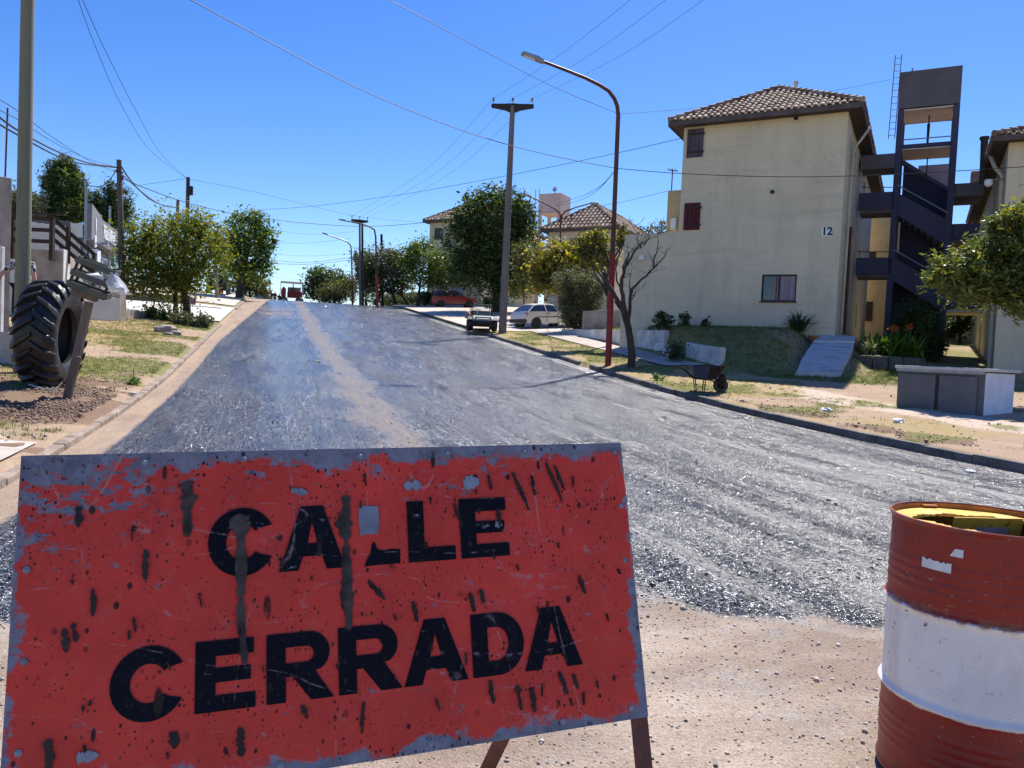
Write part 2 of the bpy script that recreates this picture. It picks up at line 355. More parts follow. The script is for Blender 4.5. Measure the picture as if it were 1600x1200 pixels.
pat = t.math('MULTIPLY', band(t.math('ADD', uu, t.math('MULTIPLY', wob, 4)), 50, 8), band(vw, -.1, 2.3)); pat = t.math('MULTIPLY', pat, t.ramp(rn(1.3, 6, .7, (1, .5, 1)), [(.48, 0), (.6, .8)]))
col = t.mix(pat, col, (.36, .21, .11))
# gutter left / right
edge = t.math('ADD', t.math('ADD', vv, t.math('MULTIPLY', wob, .12)), t.math('MULTIPLY', wob2, .42))
lim = t.math('ADD', -1.86, t.math('MULTIPLY', t.math('MAXIMUM', t.math('SUBTRACT', uu, 28), 0), .03))
gl = t.ramp(t.math('ADD', t.math('MULTIPLY', t.math('SUBTRACT', lim, edge), 2.2), .5), [(.44, 0), (.58, 1)])
gr = t.math('MULTIPLY', t.ramp(t.math('ADD', t.math('MULTIPLY', t.math('SUBTRACT', edge, 9.72), 3), .5), [(.4, 0), (.6, 1)]), t.ramp(t.math('DIVIDE', uu, 60), [(.30, .15), (.42, .85)]))
gcol = t.mix(t.ramp(rn(2, 6, .7, (1, .25, 1)), [(.35, 0), (.7, 1)]), (.46, .335, .235), (.27, .20, .15)); gcol = t.mix(t.ramp(grit, [(.5, 0), (.7, .45)]), gcol, (.2, .15, .12)); gcol = t.mix(t.ramp(grit2, [(.5, 0), (.66, .6)]), gcol, (.24, .18, .14)); gcol = t.mix(t.ramp(se2.outputs[1], [(.86, 0), (.9, .7)]), gcol, (.12, .1, .085))
col = t.mix(gl, col, gcol); col = t.mix(gr, col, (.36, .32, .28))
# unsealed front
fr = t.math('ADD', uu, t.math('ADD', t.math('MULTIPLY', wob, 1.25), t.math('MULTIPLY', wob2, 1.3)))
fr = t.math('ADD', fr, t.math('MULTIPLY', t.math('MAXIMUM', t.math('SUBTRACT', vv, 1.2), 0), .28))
fm = t.ramp(t.math('MULTIPLY', t.math('SUBTRACT', 4.75, fr), 1.0), [(.46, 0), (.56, 1)])
n1 = rn(.9, 7, .68, (.55, 1.2, 1)); g2 = t.noise(70, 4, .75)
fc = t.mix(t.ramp(n1, [(.36, 0), (.58, 1)]), (.44, .36, .285), (.25, .185, .14))
fc = t.mix(t.ramp(t.vor(130, out='Distance'), [(.0, .55), (.28, 0)]), fc, (.66, .6, .55)); fc = t.mix(t.ramp(g2, [(.53, 0), (.68, .75)]), fc, (.12, .1, .09))
fc = t.mix(t.ramp(rn(1.6, 5, .7, (1, 1, 1)), [(.55, 0), (.68, .55)]), fc, t.mix(t.ramp(grit, [(.42, 0), (.58, 1)]), (.45, .44, .43), (.13, .13, .135)))
cg = t.vor(150, out='Color'); sg = t.t.nodes.new('ShaderNodeSeparateColor'); t.l(cg, sg.inputs[0]); fc = t.mix(1.0, fc, t.ramp(sg.outputs[1], [(0, .72), (.25, .92), (.8, 1.0), (1, 1.2)]), 'MULTIPLY')
cg2 = t.vor(60, out='Color'); sg2 = t.t.nodes.new('ShaderNodeSeparateColor'); t.l(cg2, sg2.inputs[0]); fc = t.mix(t.ramp(sg2.outputs[2], [(.93, 0), (.96, .5)]), fc, (.17, .15, .14))
col = t.mix(fm, col, fc)
mat_ = t.math('MAXIMUM', t.math('MAXIMUM', gl, fm), t.math('MULTIPLY', t.math('MAXIMUM', dust, pat), .8))
rgh = t.math('ADD', t.math('MULTIPLY', mat_, .5), t.ramp(streak, [(.38, .30), (.62, .12)]))
hh = t.math('ADD', t.math('MULTIPLY', grit, .55), t.math('MULTIPLY', grit2, .9)); hh = t.math('SUBTRACT', hh, t.math('MULTIPLY', chips, .75)); hh = t.math('ADD', hh, t.math('MULTIPLY', fine, .5))
M['road'] = t.set(col, rgh, spec=.5, bump=hh, bstr=.5, bdist=.012)
# stone chips lie at all angles: every voronoi cell gets its own facet tilt, so some of them flash in the sun
def facets(scale, k):
    nd = t.t.nodes.new('ShaderNodeTexVoronoi'); nd.inputs['Scale'].default_value = scale; t.l(co_, nd.inputs['Vector'])
    a = t.t.nodes.new('ShaderNodeVectorMath'); a.operation = 'SUBTRACT'; t.l(nd.outputs['Color'], a.inputs[0]); a.inputs[1].default_value = (.5, .5, .5)
    b = t.t.nodes.new('ShaderNodeVectorMath'); b.operation = 'SCALE'; t.l(a.outputs[0], b.inputs[0]); t.l(k, b.inputs['Scale']); return b.outputs[0]
co_ = t.co('Object'); amt = t.math('MULTIPLY', t.math('SUBTRACT', 1, mat_), t.ramp(t.math('ADD', t.math('MULTIPLY', streak, .6), t.math('MULTIPLY', blot, .4)), [(.45, .16), (.56, 1.1)]))
bn = [n_ for n_ in t.t.nodes if n_.bl_idname == 'ShaderNodeBump'][0]
v1, v2, v3_, v4_ = facets(120, t.math('MULTIPLY', amt, .35)), facets(62, t.math('MULTIPLY', amt, 1.1)), facets(20, t.math('MULTIPLY', amt, .5)), facets(7, t.math('MULTIPLY', amt, .12))
s1_ = t.t.nodes.new('ShaderNodeVectorMath'); s1_.operation = 'ADD'; t.l(v1, s1_.inputs[0]); t.l(v2, s1_.inputs[1])
for vq in (v3_, v4_):
    sq = t.t.nodes.new('ShaderNodeVectorMath'); sq.operation = 'ADD'; t.l(s1_.outputs[0], sq.inputs[0]); t.l(vq, sq.inputs[1]); s1_ = sq
s2_ = t.t.nodes.new('ShaderNodeVectorMath'); s2_.operation = 'ADD'; t.l(bn.outputs[0], s2_.inputs[0]); t.l(s1_.outputs[0], s2_.inputs[1])
s3_ = t.t.nodes.new('ShaderNodeVectorMath'); s3_.operation = 'NORMALIZE'; t.l(s2_.outputs[0], s3_.inputs[0]); t.l(s3_.outputs[0], t.b.inputs['Normal'])
spn = t.math('MULTIPLY', t.math('SUBTRACT', 1, mat_), .65); t.l(t.math('ADD', .1, spn), t.b.inputs['Specular IOR Level'])
r = npmesh('road', V, Fq, M['road']); tag(r, kind='structure'); r.data.polygons.foreach_set('use_smooth', [True]*len(r.data.polygons))
# ------------------------------------------------------------------ kerbs (stepped stone edge, broken here and there)
def kerb(v0, v1, u0, u1, top, mat):
    mb = MB(); u = u0
    while u < u1:
        L = random.uniform(.9, 1.1) if u < 45 else 3; L = min(L, u1-u)
        dz = random.uniform(-.014, .008); dv = random.uniform(-.008, .008); P = []
        for uu_ in (u+.002, u+L-.002):
            z = zr(uu_)
            for (v_, z_) in ((v0+dv, z-.12), (v1+dv, z-.12), (v1+dv, z+top+dz), (v0+dv, z+top+dz)): P.append((*xy(uu_, v_), z_))
        if random.random() > .05 or u > 40: mb.add(P, [(0, 1, 2, 3), (7, 6, 5, 4), (0, 4, 5, 1), (1, 5, 6, 2), (2, 6, 7, 3), (3, 7, 4, 0)])
        u += L
    o = mb.build('kerb', mat, bevel=.018); return tag(o, kind='structure')
M['kerb'] = simple('kerb_concrete', (.33, .26, .205), .92, .45, 2.5, bscale=22, bstr=.8, bdist=.02, speck=.6)
M['kerb_dark'] = simple('shade_toned_kerb', (.19, .165, .145), .9, .5, 2.2, col2=(.07, .062, .06), bscale=22, bstr=.8, bdist=.02, speck=.6)  # near right kerb: shade on its road face put into the darker colour
kerb(-2.42, -2.27, 3, 36, .085, M['kerb']); kerb(-2.46, -2.27, 49, 78, .1, M['kerb'])
kerb(10.28, 10.46, 3, 38.6, .14, M['kerb_dark']); kerb(10.28, 10.46, 72, 100, .12, M['kerb'])
# sheets laid on the ground
def sheet(name, quad, mat, n=(14, 6), dz=.03, fz=None, thick=0):
    V = []; P = [Vector(p) for p in quad]
    for i in range(n[0]+1):
        a = P[0].lerp(P[1], i/n[0]); b = P[3].lerp(P[2], i/n[0])
        for j in range(n[1]+1):
            p = a.lerp(b, j/n[1]); V.append((p.x, p.y, (fz or f)(p.x, p.y)+dz))
    idx = np.arange(len(V)).reshape(n[0]+1, n[1]+1)
    o = npmesh(name, V, np.stack([idx[:-1, :-1], idx[:-1, 1:], idx[1:, 1:], idx[1:, :-1]], -1).reshape(-1, 4), mat)
    return tag(o, kind='structure')
def q(*l): return [xy(*p) for p in l]
M['lot'] = simple('dusty_lot_concrete', (.56, .49, .42), .93, .3, .5, col2=(.42, .33, .26), bscale=14, bstr=.4, speck=.35)
M['path'] = simple('dusty_pavement', (.50, .43, .37), .93, .35, .9, bscale=18, bstr=.5, speck=.4)
sheet('parking_lot', q((38.9, 10.35), (74, 10.35), (74, 40), (38.9, 26)), M['lot'], (50, 30), .035)
sheet('sidewalk', q((23.5, 12.7), (38.9, 12.9), (38.9, 14.5), (23.5, 14.3)), M['path'], (40, 4), .045)
sheet('driveway', q((36.2, -2.36), (48.6, -2.36), (48.6, -13), (36.2, -13)), M['conc_light'], (20, 10), .05)
sheet('far_pavement', q((51, -2.5), (76, -2.5), (76, -9), (51, -9)), M['lot'], (24, 6), .05)
sheet('corner_pavement', q((3, -2.5), (9.7, -2.5), (9.7, -7.5), (3, -7.5)), M['path'], (14, 8), .014)
# ================================================================== ROAD CLOSED SIGN
BW, BH = 1.5, .744
sTL = Vector((-1.0854, 1.7015, 1.1423-.222+.0777)) if False else Vector((-1.08542, 1.70151, CH-.27769))
ex = Vector((.93874, .34394, .02157)).normalized(); en = Vector((.32524, -.90492, .27449)).normalized()     # en points to the viewer
ey = ex.cross(en).normalized()
if ey.z > 0: ey = -ey
sign = thing('road_closed_sign', 'battered red metal sign board with black CALLE CERRADA lettering on a rusty trestle', 'road sign')
ctr = sTL+ex*BW/2+ey*BH
ctr.z = 0; sign.location = ctr
SM = Matrix((( ex.x, -ey.x, en.x, sTL.x), (ex.y, -ey.y, en.y, sTL.y), (ex.z, -ey.z, en.z, sTL.z), (0, 0, 0, 1)))   # board frame: x right, y up (0 at top), z to viewer
def onboard(o):
    o.parent = sign; o.matrix_parent_inverse = Matrix.Translation(-ctr); o.matrix_basis = SM; return o
def signmat(name, base, letter=False):
    t = NT(name); co = t.co('Object'); se = t.t.nodes.new('ShaderNodeSeparateXYZ'); t.l(co, se.inputs[0]); x, y = se.outputs[0], se.outputs[1]
    # distance from the edges of the sheet
    dx = t.math('MINIMUM', x, t.math('SUBTRACT', BW, x)); dyt = t.math('MULTIPLY', y, -1); dyb = t.math('SUBTRACT', BH, dyt)
    e = t.math('MINIMUM', t.math('MINIMUM', t.math('ADD', dx, .012), t.math('SUBTRACT', dyt, .012)), t.math('ADD', dyb, -.004))
    nz = t.noise(7, 8, .72); nz2 = t.noise(30, 6, .75, (1, 1.4, 1)); nbig = t.noise(2.3, 4, .6)
    k = t.math('SUBTRACT', t.math('ADD', e, t.math('MULTIPLY', t.math('SUBTRACT', nz, .5), .22)), .020)
    edge = t.ramp(t.math('ADD', t.math('MULTIPLY', k, 18), .5), [(.40, 1), (.60, 0)])
    # flaking is worst in the upper left
    ul = t.math('MULTIPLY', t.math('MAXIMUM', t.math('SUBTRACT', .42, x), 0), t.math('MAXIMUM', t.math('SUBTRACT', .36, dyt), 0)); ul = t.math('MULTIPLY', ul, 1.1)
    topb = t.math('MULTIPLY', t.math('MAXIMUM', t.math('SUBTRACT', .16, dyt), 0), .55)
    fl = t.math('ADD', t.math('ADD', t.noise(11, 7, .74, (1, 1.9, 1)), ul), topb)
    flake = t.ramp(fl, [(.65 if letter else .625, 0), (.66, 1)])
    chips = t.ramp(t.math('ADD', t.math('ADD', nz2, t.math('MULTIPLY', ul, 1.0)), t.math('MULTIPLY', t.math('SUBTRACT', nbig, .5), .35)), [(.70, 0), (.715, 1)])
    bare = t.math('MAXIMUM', flake, chips) if letter else t.math('MAXIMUM', t.math('MAXIMUM', edge, flake), chips)
    if letter: bare = t.math('MULTIPLY', bare, .85)
    metal = t.mix(t.ramp(t.noise(14, 6, .7), [(.35, 0), (.68, 1)]), (.23, .25, .31), (.11, .12, .16)); metal = t.mix(t.ramp(t.noise(22, 6, .7), [(.58, 0), (.68, .75)]), metal, (.10, .06, .045))
    paint = t.mix(t.ramp(t.noise(3, 6, .65), [(.35, 0), (.7, 1)]), base, sc3(base, .72)); 
    if not letter: paint = t.mix(t.ramp(t.noise(18, 5, .7), [(.55, 0), (.75, .35)]), paint, (.55, .16, .13))
    c = t.mix(bare, paint, metal)
    # tar spatter: round specks of two sizes, elongated drips
    def spk(scale, lo, hi, st=None, dens=.55):
        nd = t.t.nodes.new('ShaderNodeTexVoronoi'); nd.voronoi_dimensions = '2D'; nd.inputs['Scale'].default_value = scale; nd.inputs['Randomness'].default_value = 1
        t.l(t.map(st) if st else co, nd.inputs['Vector']); sc_ = t.t.nodes.new('ShaderNodeSeparateColor'); t.l(nd.outputs['Color'], sc_.inputs[0])
        rr = t.math('ADD', .35, t.math('MULTIPLY', t.math('POWER', sc_.outputs[1], 2.5), 1.9)); a = t.ramp(t.math('DIVIDE', nd.outputs['Distance'], rr), [(lo, 1), (hi, 0)]); b = t.ramp(sc_.outputs[0], [(dens, 0), (dens+.02, 1)]); return t.math('MULTIPLY', a, b)
    s1 = spk(95, .14, .2, (1, .8, 1), .45); s2 = spk(34, .09, .13, (1, .7, 1), .72); s3 = spk(13, .06, .085, (1.3, .42, 1), .8)
    nm1 = t.noise(4.5, 5, .7); nm2 = t.noise(3.1, 3, .6, (1, 1, 1), dist=.4)
    tar = t.math('MAXIMUM', t.math('MAXIMUM', t.math('MULTIPLY', s1, t.ramp(nm1, [(.45, .0), (.6, 1)])), t.math('MULTIPLY', s2, t.ramp(nm2, [(.42, .15), (.55, 1)]))), t.math('MULTIPLY', s3, t.ramp(nm1, [(.4, 0), (.5, 1)])))
    mist = t.math('MULTIPLY', t.ramp(t.noise(60, 3, .8), [(.60, 0), (.64, .8)]), t.ramp(nm2, [(.56, 0), (.66, 1)])); tar = t.math('MAXIMUM', tar, mist)
    c = t.mix(t.math('MULTIPLY', tar, .92), c, (.018, .008, .010) if not letter else (.035, .028, .022))
    scr = t.ramp(t.noise(3.5, 8, .8, (3, .35, 1)), [(.67, 0), (.68, .5)]); c = t.mix(t.math('MULTIPLY', scr, .6), c, (.40, .32, .31))
    def lines(nz_, msk): return t.math('MULTIPLY', t.ramp(t.math('ABSOLUTE', t.math('SUBTRACT', nz_, .5)), [(.0022, 1), (.0045, 0)]), msk)
    ln = t.math('MAXIMUM', lines(t.noise(2.2, 1, .5, (1.6, .5, 1)), t.ramp(nz, [(.5, 0), (.56, 1)])), lines(t.noise(3.7, 1, .5, (.45, 1.5, 1)), t.ramp(nz2, [(.5, 0), (.58, 1)])))
    c = t.mix(t.math('MULTIPLY', ln, .6), c, (.42, .30, .30))
    rb = t.math('MULTIPLY', t.ramp(t.noise(5, 6, .75, (1, .5, 1)), [(.56, 0), (.75, .5)]), 1-.5*letter); c = t.mix(rb, c, (.20, .03, .03) if not letter else (.05, .04, .04))
    return t.set(c, t.mix(bare, (.5,)*3, (.55,)*3), spec=.06 if letter else .2, bump=t.math('SUBTRACT', t.math('MULTIPLY', tar, .6), bare), bstr=.35, bdist=.002)
M['sign_red'] = signmat('scratched_red_sign_paint', (.74, .062, .042)); M['sign_black'] = signmat('worn_black_lettering', (.008, .009, .016), True)
M['sign_tar'] = simple('dried_tar', (.010, .007, .007), .6, .3, 12, col2=(.045, .03, .024), bscale=40, bstr=.5, bdist=.003)
M['sign_mud'] = simple('dried_grey_mud', (.075, .062, .055), .8, .4, 14, col2=(.018, .013, .012), bscale=40, bstr=.5, bdist=.003)
M['sign_metal'] = simple('bare_sheet_metal', (.25, .27, .33), .5, .4, 9, metal=.3, bstr=.15, bdist=.002)
M['rusty_iron'] = simple('rusty_angle_iron', (.15, .065, .045), .75, .5, 6, col2=(.045, .025, .022), bscale=40, bstr=.5, bdist=.004)
mb = MB()
NX, NY = 30, 15      # gently dented sheet
Vb = []
for side in (0, 1):
    for j in range(NY+1):
        for i in range(NX+1):
            x = BW*i/NX; y = -BH*j/NY; z = .0018*mn.noise(Vector((x*3, y*3, 1)))-(.0025 if side else 0); Vb.append((x, y, z))
n0 = (NX+1)*(NY+1); Fb = []
for j in range(NY):
    for i in range(NX):
        a = j*(NX+1)+i; Fb += [(a, a+1, a+NX+2, a+NX+1), (n0+a, n0+a+NX+1, n0+a+NX+2, n0+a+1)]
for i in range(NX): Fb += [(i+1, i, n0+i, n0+i+1), (n0-NX-1+i, n0-NX+i, 2*n0-NX+i, 2*n0-NX-1+i)]
for j in range(NY): a = j*(NX+1); Fb += [(a, a+NX+1, n0+a+NX+1, n0+a), (a+NX+NX+1, a+NX, n0+a+NX, n0+a+NX+NX+1)]
mb.add(Vb, Fb); onboard(mb.build('board', M['sign_red'], smooth=True, recalc=True))
# glyphs
def arc(cx, cy, rx, ry, a0, a1, n=16): return [(cx+rx*math.cos(math.radians(a0+(a1-a0)*i/n)), cy+ry*math.sin(math.radians(a0+(a1-a0)*i/n))) for i in range(n+1)]
LH = .153
def glyph(ch, w_):
    h = LH; s = .042*w_/.15 if ch in 'ARD' else .043
    if ch == 'L': return [[(0, 0), (w_, 0), (w_, .035), (s, .035), (s, h), (0, h)]]
    if ch == 'E': return [[(0, 0), (w_, 0), (w_, .034), (s, .034), (s, .062), (w_*.92, .062), (w_*.92, .093), (s, .093), (s, h-.034), (w_*.97, h-.034), (w_*.97, h), (0, h)]]
    if ch == 'A': return [[(0, 0), (.045, 0), (.056, .033), (w_-.056, .033), (w_-.045, 0), (w_, 0), (w_/2+.027, h), (w_/2-.027, h)], [(.067, .063), (w_-.067, .063), (w_/2, .118)]]
    if ch == 'C':
        cx, cy = w_/2, h/2; o = arc(cx, cy, w_/2, h/2+.003, 28, 332, 26); i = arc(cx, cy, w_/2-.040, h/2-.035, 325, 35, 24)
        return [o+[(w_*.76, h*.30)]+i+[(w_*.76, h*.70)]]
    if ch == 'R':
        o = [(0, 0), (.043, 0), (.043, .055), (.058, .055), (.100, 0), (w_, 0), (w_-.042, .064)]+arc(w_-.055, .106, .047, .047, -55, 90, 10)+[(0, h)]
        return [o, [(.043, .085)]+arc(w_-.062, .103, .017, .018, -90, 90, 8)+[(.043, .121)]]
    if ch == 'D':
        o = [(0, 0)]+arc(w_-.072, h/2, .072, h/2, -90, 90, 18)+[(0, h)]; i = [(.043, .035)]+arc(w_-.074, h/2, .032, h/2-.035, -90, 90, 12)+[(.043, h-.035)]
        return [o, i]
def glyph_mesh(name, loops, mat, ext=.0004):
    cu = bpy.data.curves.new(name, 'CURVE'); cu.dimensions = '2D'; cu.fill_mode = 'BOTH'; cu.extrude = ext
    for lp in loops:
        sp_ = cu.splines.new('POLY'); sp_.points.add(len(lp)-1); sp_.use_cyclic_u = True
        for p, (a, b) in zip(sp_.points, lp): p.co = (a, b, 0, 1)
    o = bpy.data.objects.new(name, cu); me = bpy.data.meshes.new_from_object(o); bpy.data.objects.remove(o); bpy.data.curves.remove(cu)
    me.name = name; me.materials.clear(); me.materials.append(mat); return link(bpy.data.objects.new(name, me))
def letter(ch, x, y, w_, loops=None):
    lp = [[(x+a, y+b) for a, b in l] for l in (loops or glyph(ch, w_))]
    for l in lp:                                     # ragged edges
        pass
    o = glyph_mesh('letter', lp, M['sign_black'])
    for v in o.data.vertices: v.co.z += .0030
    onboard(o)
b1, b2 = -.294, -.589
letter('C', .390, b1, .152); letter('A', .549, b1, .157)
letter('L', .752, b1, .09, [[(0, -.002), (.03, .0), (.09, .0), (.091, .035), (.07, .037), (.045, .034), (.033, .04), (.026, .058), (.02, .052), (.016, .03), (.006, .014)]])       # only the foot of the first L survives
letter('L', .864, b1, .124); letter('E', 1.003, b1, .133)
for ch, x, w_ in (('C', .195, .155), ('E', .367, .129), ('R', .520, .152), ('R', .684, .152), ('A', .841, .163), ('D', 1.017, .141), ('A', 1.157, .163)): letter(ch, x, b2, w_)
# runs of tar
def blob(mb, x0, y0, x1, y1, w_, z=.0044, top=1.0):
    n = 34; L = math.hypot(x1-x0, y1-y0); tx, ty = (x1-x0)/max(L, 1e-6), (y1-y0)/max(L, 1e-6); A_, B_ = [], []; k0 = random.random()*50
    for i in range(n+1):
        s_ = i/n; ww = w_*.9*(.25+.75*math.sin(math.pi*min(1, .12+s_*.88))**.6)*(1+.6*mn.noise(Vector((k0, s_*4, 0)))+.55*mn.noise(Vector((k0, s_*13, 4)))+.4*mn.noise(Vector((k0, s_*31, 7)))); ww *= (top if s_ < .4 else 1)
        if i in (0, n): ww *= .25
        c_ = (x0+(x1-x0)*s_+.25*w_*mn.noise(Vector((k0+9, s_*3, 0))), y0+(y1-y0)*s_)
        A_.append((c_[0]-ty*ww/2, c_[1]+tx*ww/2, z)); B_.append((c_[0]+ty*ww/2, c_[1]-tx*ww/2, z))
    V_ = []
    for a, b in zip(A_, B_): V_ += [a, (b[0], b[1], z)]
    low = [(p[0], p[1], .0012) for p in V_]; N = len(V_)
    mb.add(V_+low, [(2*i, 2*i+1, 2*i+3, 2*i+2) for i in range(n)]+[(2*i+2, N+2*i+2, N+2*i, 2*i) for i in range(n)]+[(2*i+1, N+2*i+1, N+2*i+3, 2*i+3) for i in range(n)])
mb = MB(); z_ = .0042
for x0, y0, x1, y1, w_ in [(.343, -.068, .344, -.155, .032), (.344, -.15, .346, -.20, .024), (.462, -.17, .468, -.50, .026), (.45, -.155, .475, -.20, .05), (.71, -.118, .709, -.25, .030), (.708, -.24, .712, -.445, .028), (.118, -.118, .12, -.165, .015), (.326, -.62, .327, -.655, .02), (.463, -.63, .463, -.69, .018), (.257, -.222, .259, -.29, .014),
    (1.16, -.075, 1.2, -.18, .011), (1.26, -.05, 1.30, -.16, .010), (1.285, -.06, 1.31, -.13, .009), (1.215, -.085, 1.22, -.14, .010), (1.09, -.08, 1.095, -.12, .009), (.99, -.15, 1.01, -.215, .010), (.76, -.33, .80, -.38, .012), (1.11, -.17, 1.115, -.22, .012), (.155, -.30, .157, -.36, .011), (.10, -.38, .11, -.43, .014), (.12, -.37, .125, -.41, .012), (.085, -.60, .09, -.67, .016), (1.02, -.38, 1.03, -.43, .012), (1.05, -.375, 1.055, -.41, .012), (1.13, -.62, 1.14, -.68, .012), (1.17, -.63, 1.175, -.69, .014), (.74, -.61, .735, -.68, .008), (.87, -.39, .88, -.44, .012), (1.33, -.36, 1.345, -.41, .012), (1.25, -.60, 1.27, -.66, .012), (1.29, -.61, 1.30, -.65, .010), (.60, -.6, .61, -.63, .01), (1.06, -.60, 1.065, -.655, .012)]:
    blob(mb, x0, y0, x1, y1, w_, z_); z_ += .00006; onboard(mb.build('tar_run', M['sign_mud' if w_ > .02 else 'sign_tar'], recalc=False)); mb = MB()
for i in range(46):
    x = random.uniform(.04, 1.46); y = random.uniform(-.72, -.05); L = random.choice((.008, .012, .015, .02, .032)); z_ += .00002
    blob(mb, x, y, x+random.uniform(-.1, .35)*L, y-L, random.uniform(.003, .006), z_); onboard(mb.build('tar_run', M['sign_tar'], recalc=False)); mb = MB()
mb = MB(); z_ = .0034
for x0, y0, x1, y1, w_ in [(1.02, -.10, 1.06, -.095, .035), (.86, -.10, .9, -.1, .03), (.14, -.645, .18, -.645, .022), (.58, -.10, .62, -.11, .016), (1.1, -.21, 1.12, -.215, .018)]:
    blob(mb, x0, y0, x1, y1, w_, z_); z_ += .00006; onboard(mb.build('scraped_patch', M['sign_metal'], recalc=False)); mb = MB()
mb = MB(); mb.prism([(.742, -.150), (.756, -.146), (.790, -.149), (.792, -.19), (.788, -.219), (.757, -.216), (.744, -.221), (.741, -.18)], 'z', .0012, .0036); onboard(mb.build('bare_square', M['sign_metal']))
for (x, y) in [(.03, -.03), (.25, -.022), (.47, -.02), (.75, -.02), (.98, -.02), (1.2, -.02), (1.475, -.025), (.025, -.25), (.03, -.44), (.03, -.62), (1.48, -.18), (1.475, -.33), (1.475, -.48), (1.25, -.722), (.9, -.725), (.55, -.722), (.3, -.722), (1.45, -.715)]:
    mb = MB(); mb.lathe([(.0001, .0045), (.0032, .0043), (.0045, .003), (.0075, .0028), (.0075, .0012)], 12, (x, y, 0)); onboard(mb.build('screw', M['sign_metal'], smooth=True))
# frame behind the sheet and trestle legs
mb = MB()
for (a, b) in (((.0, -.012), (BW, -.012)), ((0, -BH+.012), (BW, -BH+.012)), ((.012, -.03), (.012, -BH+.03)), ((BW-.012, -.03), (BW-.012, -BH+.03))):
    mb.bar((*a, -.02), (*b, -.02), .024, .030, up=(0, 0, 1))
onboard(mb.build('frame', M['rusty_iron']))
def leg(x, back):
    mb = MB(); a = SM @ Vector((x, -BH+.10 if not back else -.12, -.03))
    d = (SM.to_3x3() @ Vector((0, -1, 0))) if not back else Vector((-.04, .20, -.98)).normalized()
    d = d.normalized(); L = (a.z-.0)/-d.z; b = a+d*L
    nrm = SM.to_3x3() @ Vector((0, 0, 1))
    mb.bar(a-ctr, b-ctr, .045, .006, up=nrm); side = SM.to_3x3() @ Vector((1, 0, 0))
    mb.bar(a-ctr+side*(.0255)-nrm*.02, b-ctr+side*(.0255)-nrm*.02, .005, .042, up=nrm)
    mb.build('leg', M['rusty_iron'], sign)
leg(1.485, False); leg(.03, False)
def bleg(x):
    mb = MB(); a = SM @ Vector((x, -.60, -.05)); b = Vector((a.x-.17*1.0, a.y+.02, 0)) ; 
    d = Vector((-.32, .34, -.95)).normalized(); b = a+d*(a.z/-d.z)
    mb.bar(a-ctr, b-ctr, .04, .006, up=(0, -1, .2)); mb.bar(a-ctr+Vector((.021, .02, 0)), b-ctr+Vector((.021, .02, 0)), .005, .036, up=(0, -1, .2)); mb.build('leg', M['rusty_iron'], sign)
bleg(1.20); bleg(.32)
# ================================================================== STEEL DRUM
DX, DY = 1.655, 2.64; R0 = .292; DH = .905; DZ = .02
drum = thing('steel_drum', 'dented steel drum painted red with a wide white band and torn yellow lid', 'drum', (DX, DY, DZ))
def drummat():
    t = NT('banded_drum_paint'); co = t.co('Object'); se = t.t.nodes.new('ShaderNodeSeparateXYZ'); t.l(co, se.inputs[0]); z = se.outputs[2]
    wob = t.math('MULTIPLY', t.math('SUBTRACT', t.noise(9, 7, .8), .5), .036)
    zz = t.math('ADD', z, wob)
    wh = t.math('MULTIPLY', t.ramp(t.math('ADD', t.math('MULTIPLY', t.math('SUBTRACT', zz, .288), 60), .5), [(.3, 0), (.7, 1)]), t.ramp(t.math('ADD', t.math('MULTIPLY', t.math('SUBTRACT', .610, zz), 60), .5), [(.3, 0), (.7, 1)]))
    red = t.mix(t.ramp(t.noise(4, 6, .65), [(.35, 0), (.7, 1)]), (.31, .026, .014), (.20, .016, .011)); red = t.mix(t.ramp(t.noise(30, 5, .75, (1, 1, .6)), [(.60, 0), (.70, .85)]), red, (.07, .03, .028))
    red = t.mix(t.ramp(t.noise(12, 6, .8, (1.5, 1.5, .3)), [(.64, 0), (.70, .7)]), red, (.45, .12, .08))
    white = t.mix(t.ramp(t.noise(5, 6, .65), [(.35, 0), (.75, 1)]), (.82, .79, .75), (.68, .66, .64))
    chip = t.ramp(t.noise(26, 6, .78, (1, 1, 1.3)), [(.63, 0), (.65, 1)]); scr = t.ramp(t.noise(9, 8, .85, (1, 1, 5)), [(.655, 0), (.67, .9)])
    white = t.mix(t.math('MAXIMUM', chip, scr), white, (.20, .06, .05))
    grime = t.math('MULTIPLY', t.ramp(t.noise(6, 7, .75, (1.6, 1.6, .22)), [(.50, 0), (.68, .55)]), t.ramp(t.noise(2, 3, .6), [(.35, .3), (.6, 1)])); white = t.mix(grime, white, (.38, .31, .26)); red = t.mix(grime, red, (.16, .035, .025)); red = t.mix(t.ramp(t.noise(34, 4, .8, (1, 1, 2.5)), [(.66, 0), (.69, .8)]), red, (.55, .40, .36))
    # rust along the rolling hoops
    hoop = t.ramp(t.math('DIVIDE', t.math('ABSOLUTE', t.math('SUBTRACT', z, .613)), .02), [(.2, 1), (1, 0)]); hoop = t.math('MULTIPLY', hoop, t.ramp(t.noise(20, 5, .7), [(.46, 0), (.6, .9)]))
    c = t.mix(wh, red, white); c = t.mix(hoop, c, (.30, .12, .05))
    topr = t.ramp(z, [(.868, 0), (.9, 1)]); c = t.mix(t.math('MULTIPLY', topr, t.ramp(t.noise(18, 5, .7), [(.45, 0), (.6, .8)])), c, (.12, .05, .04))
    return t.set(c, .42, spec=.35, bump=t.noise(9, 4, .55), bstr=.35, bdist=.008)
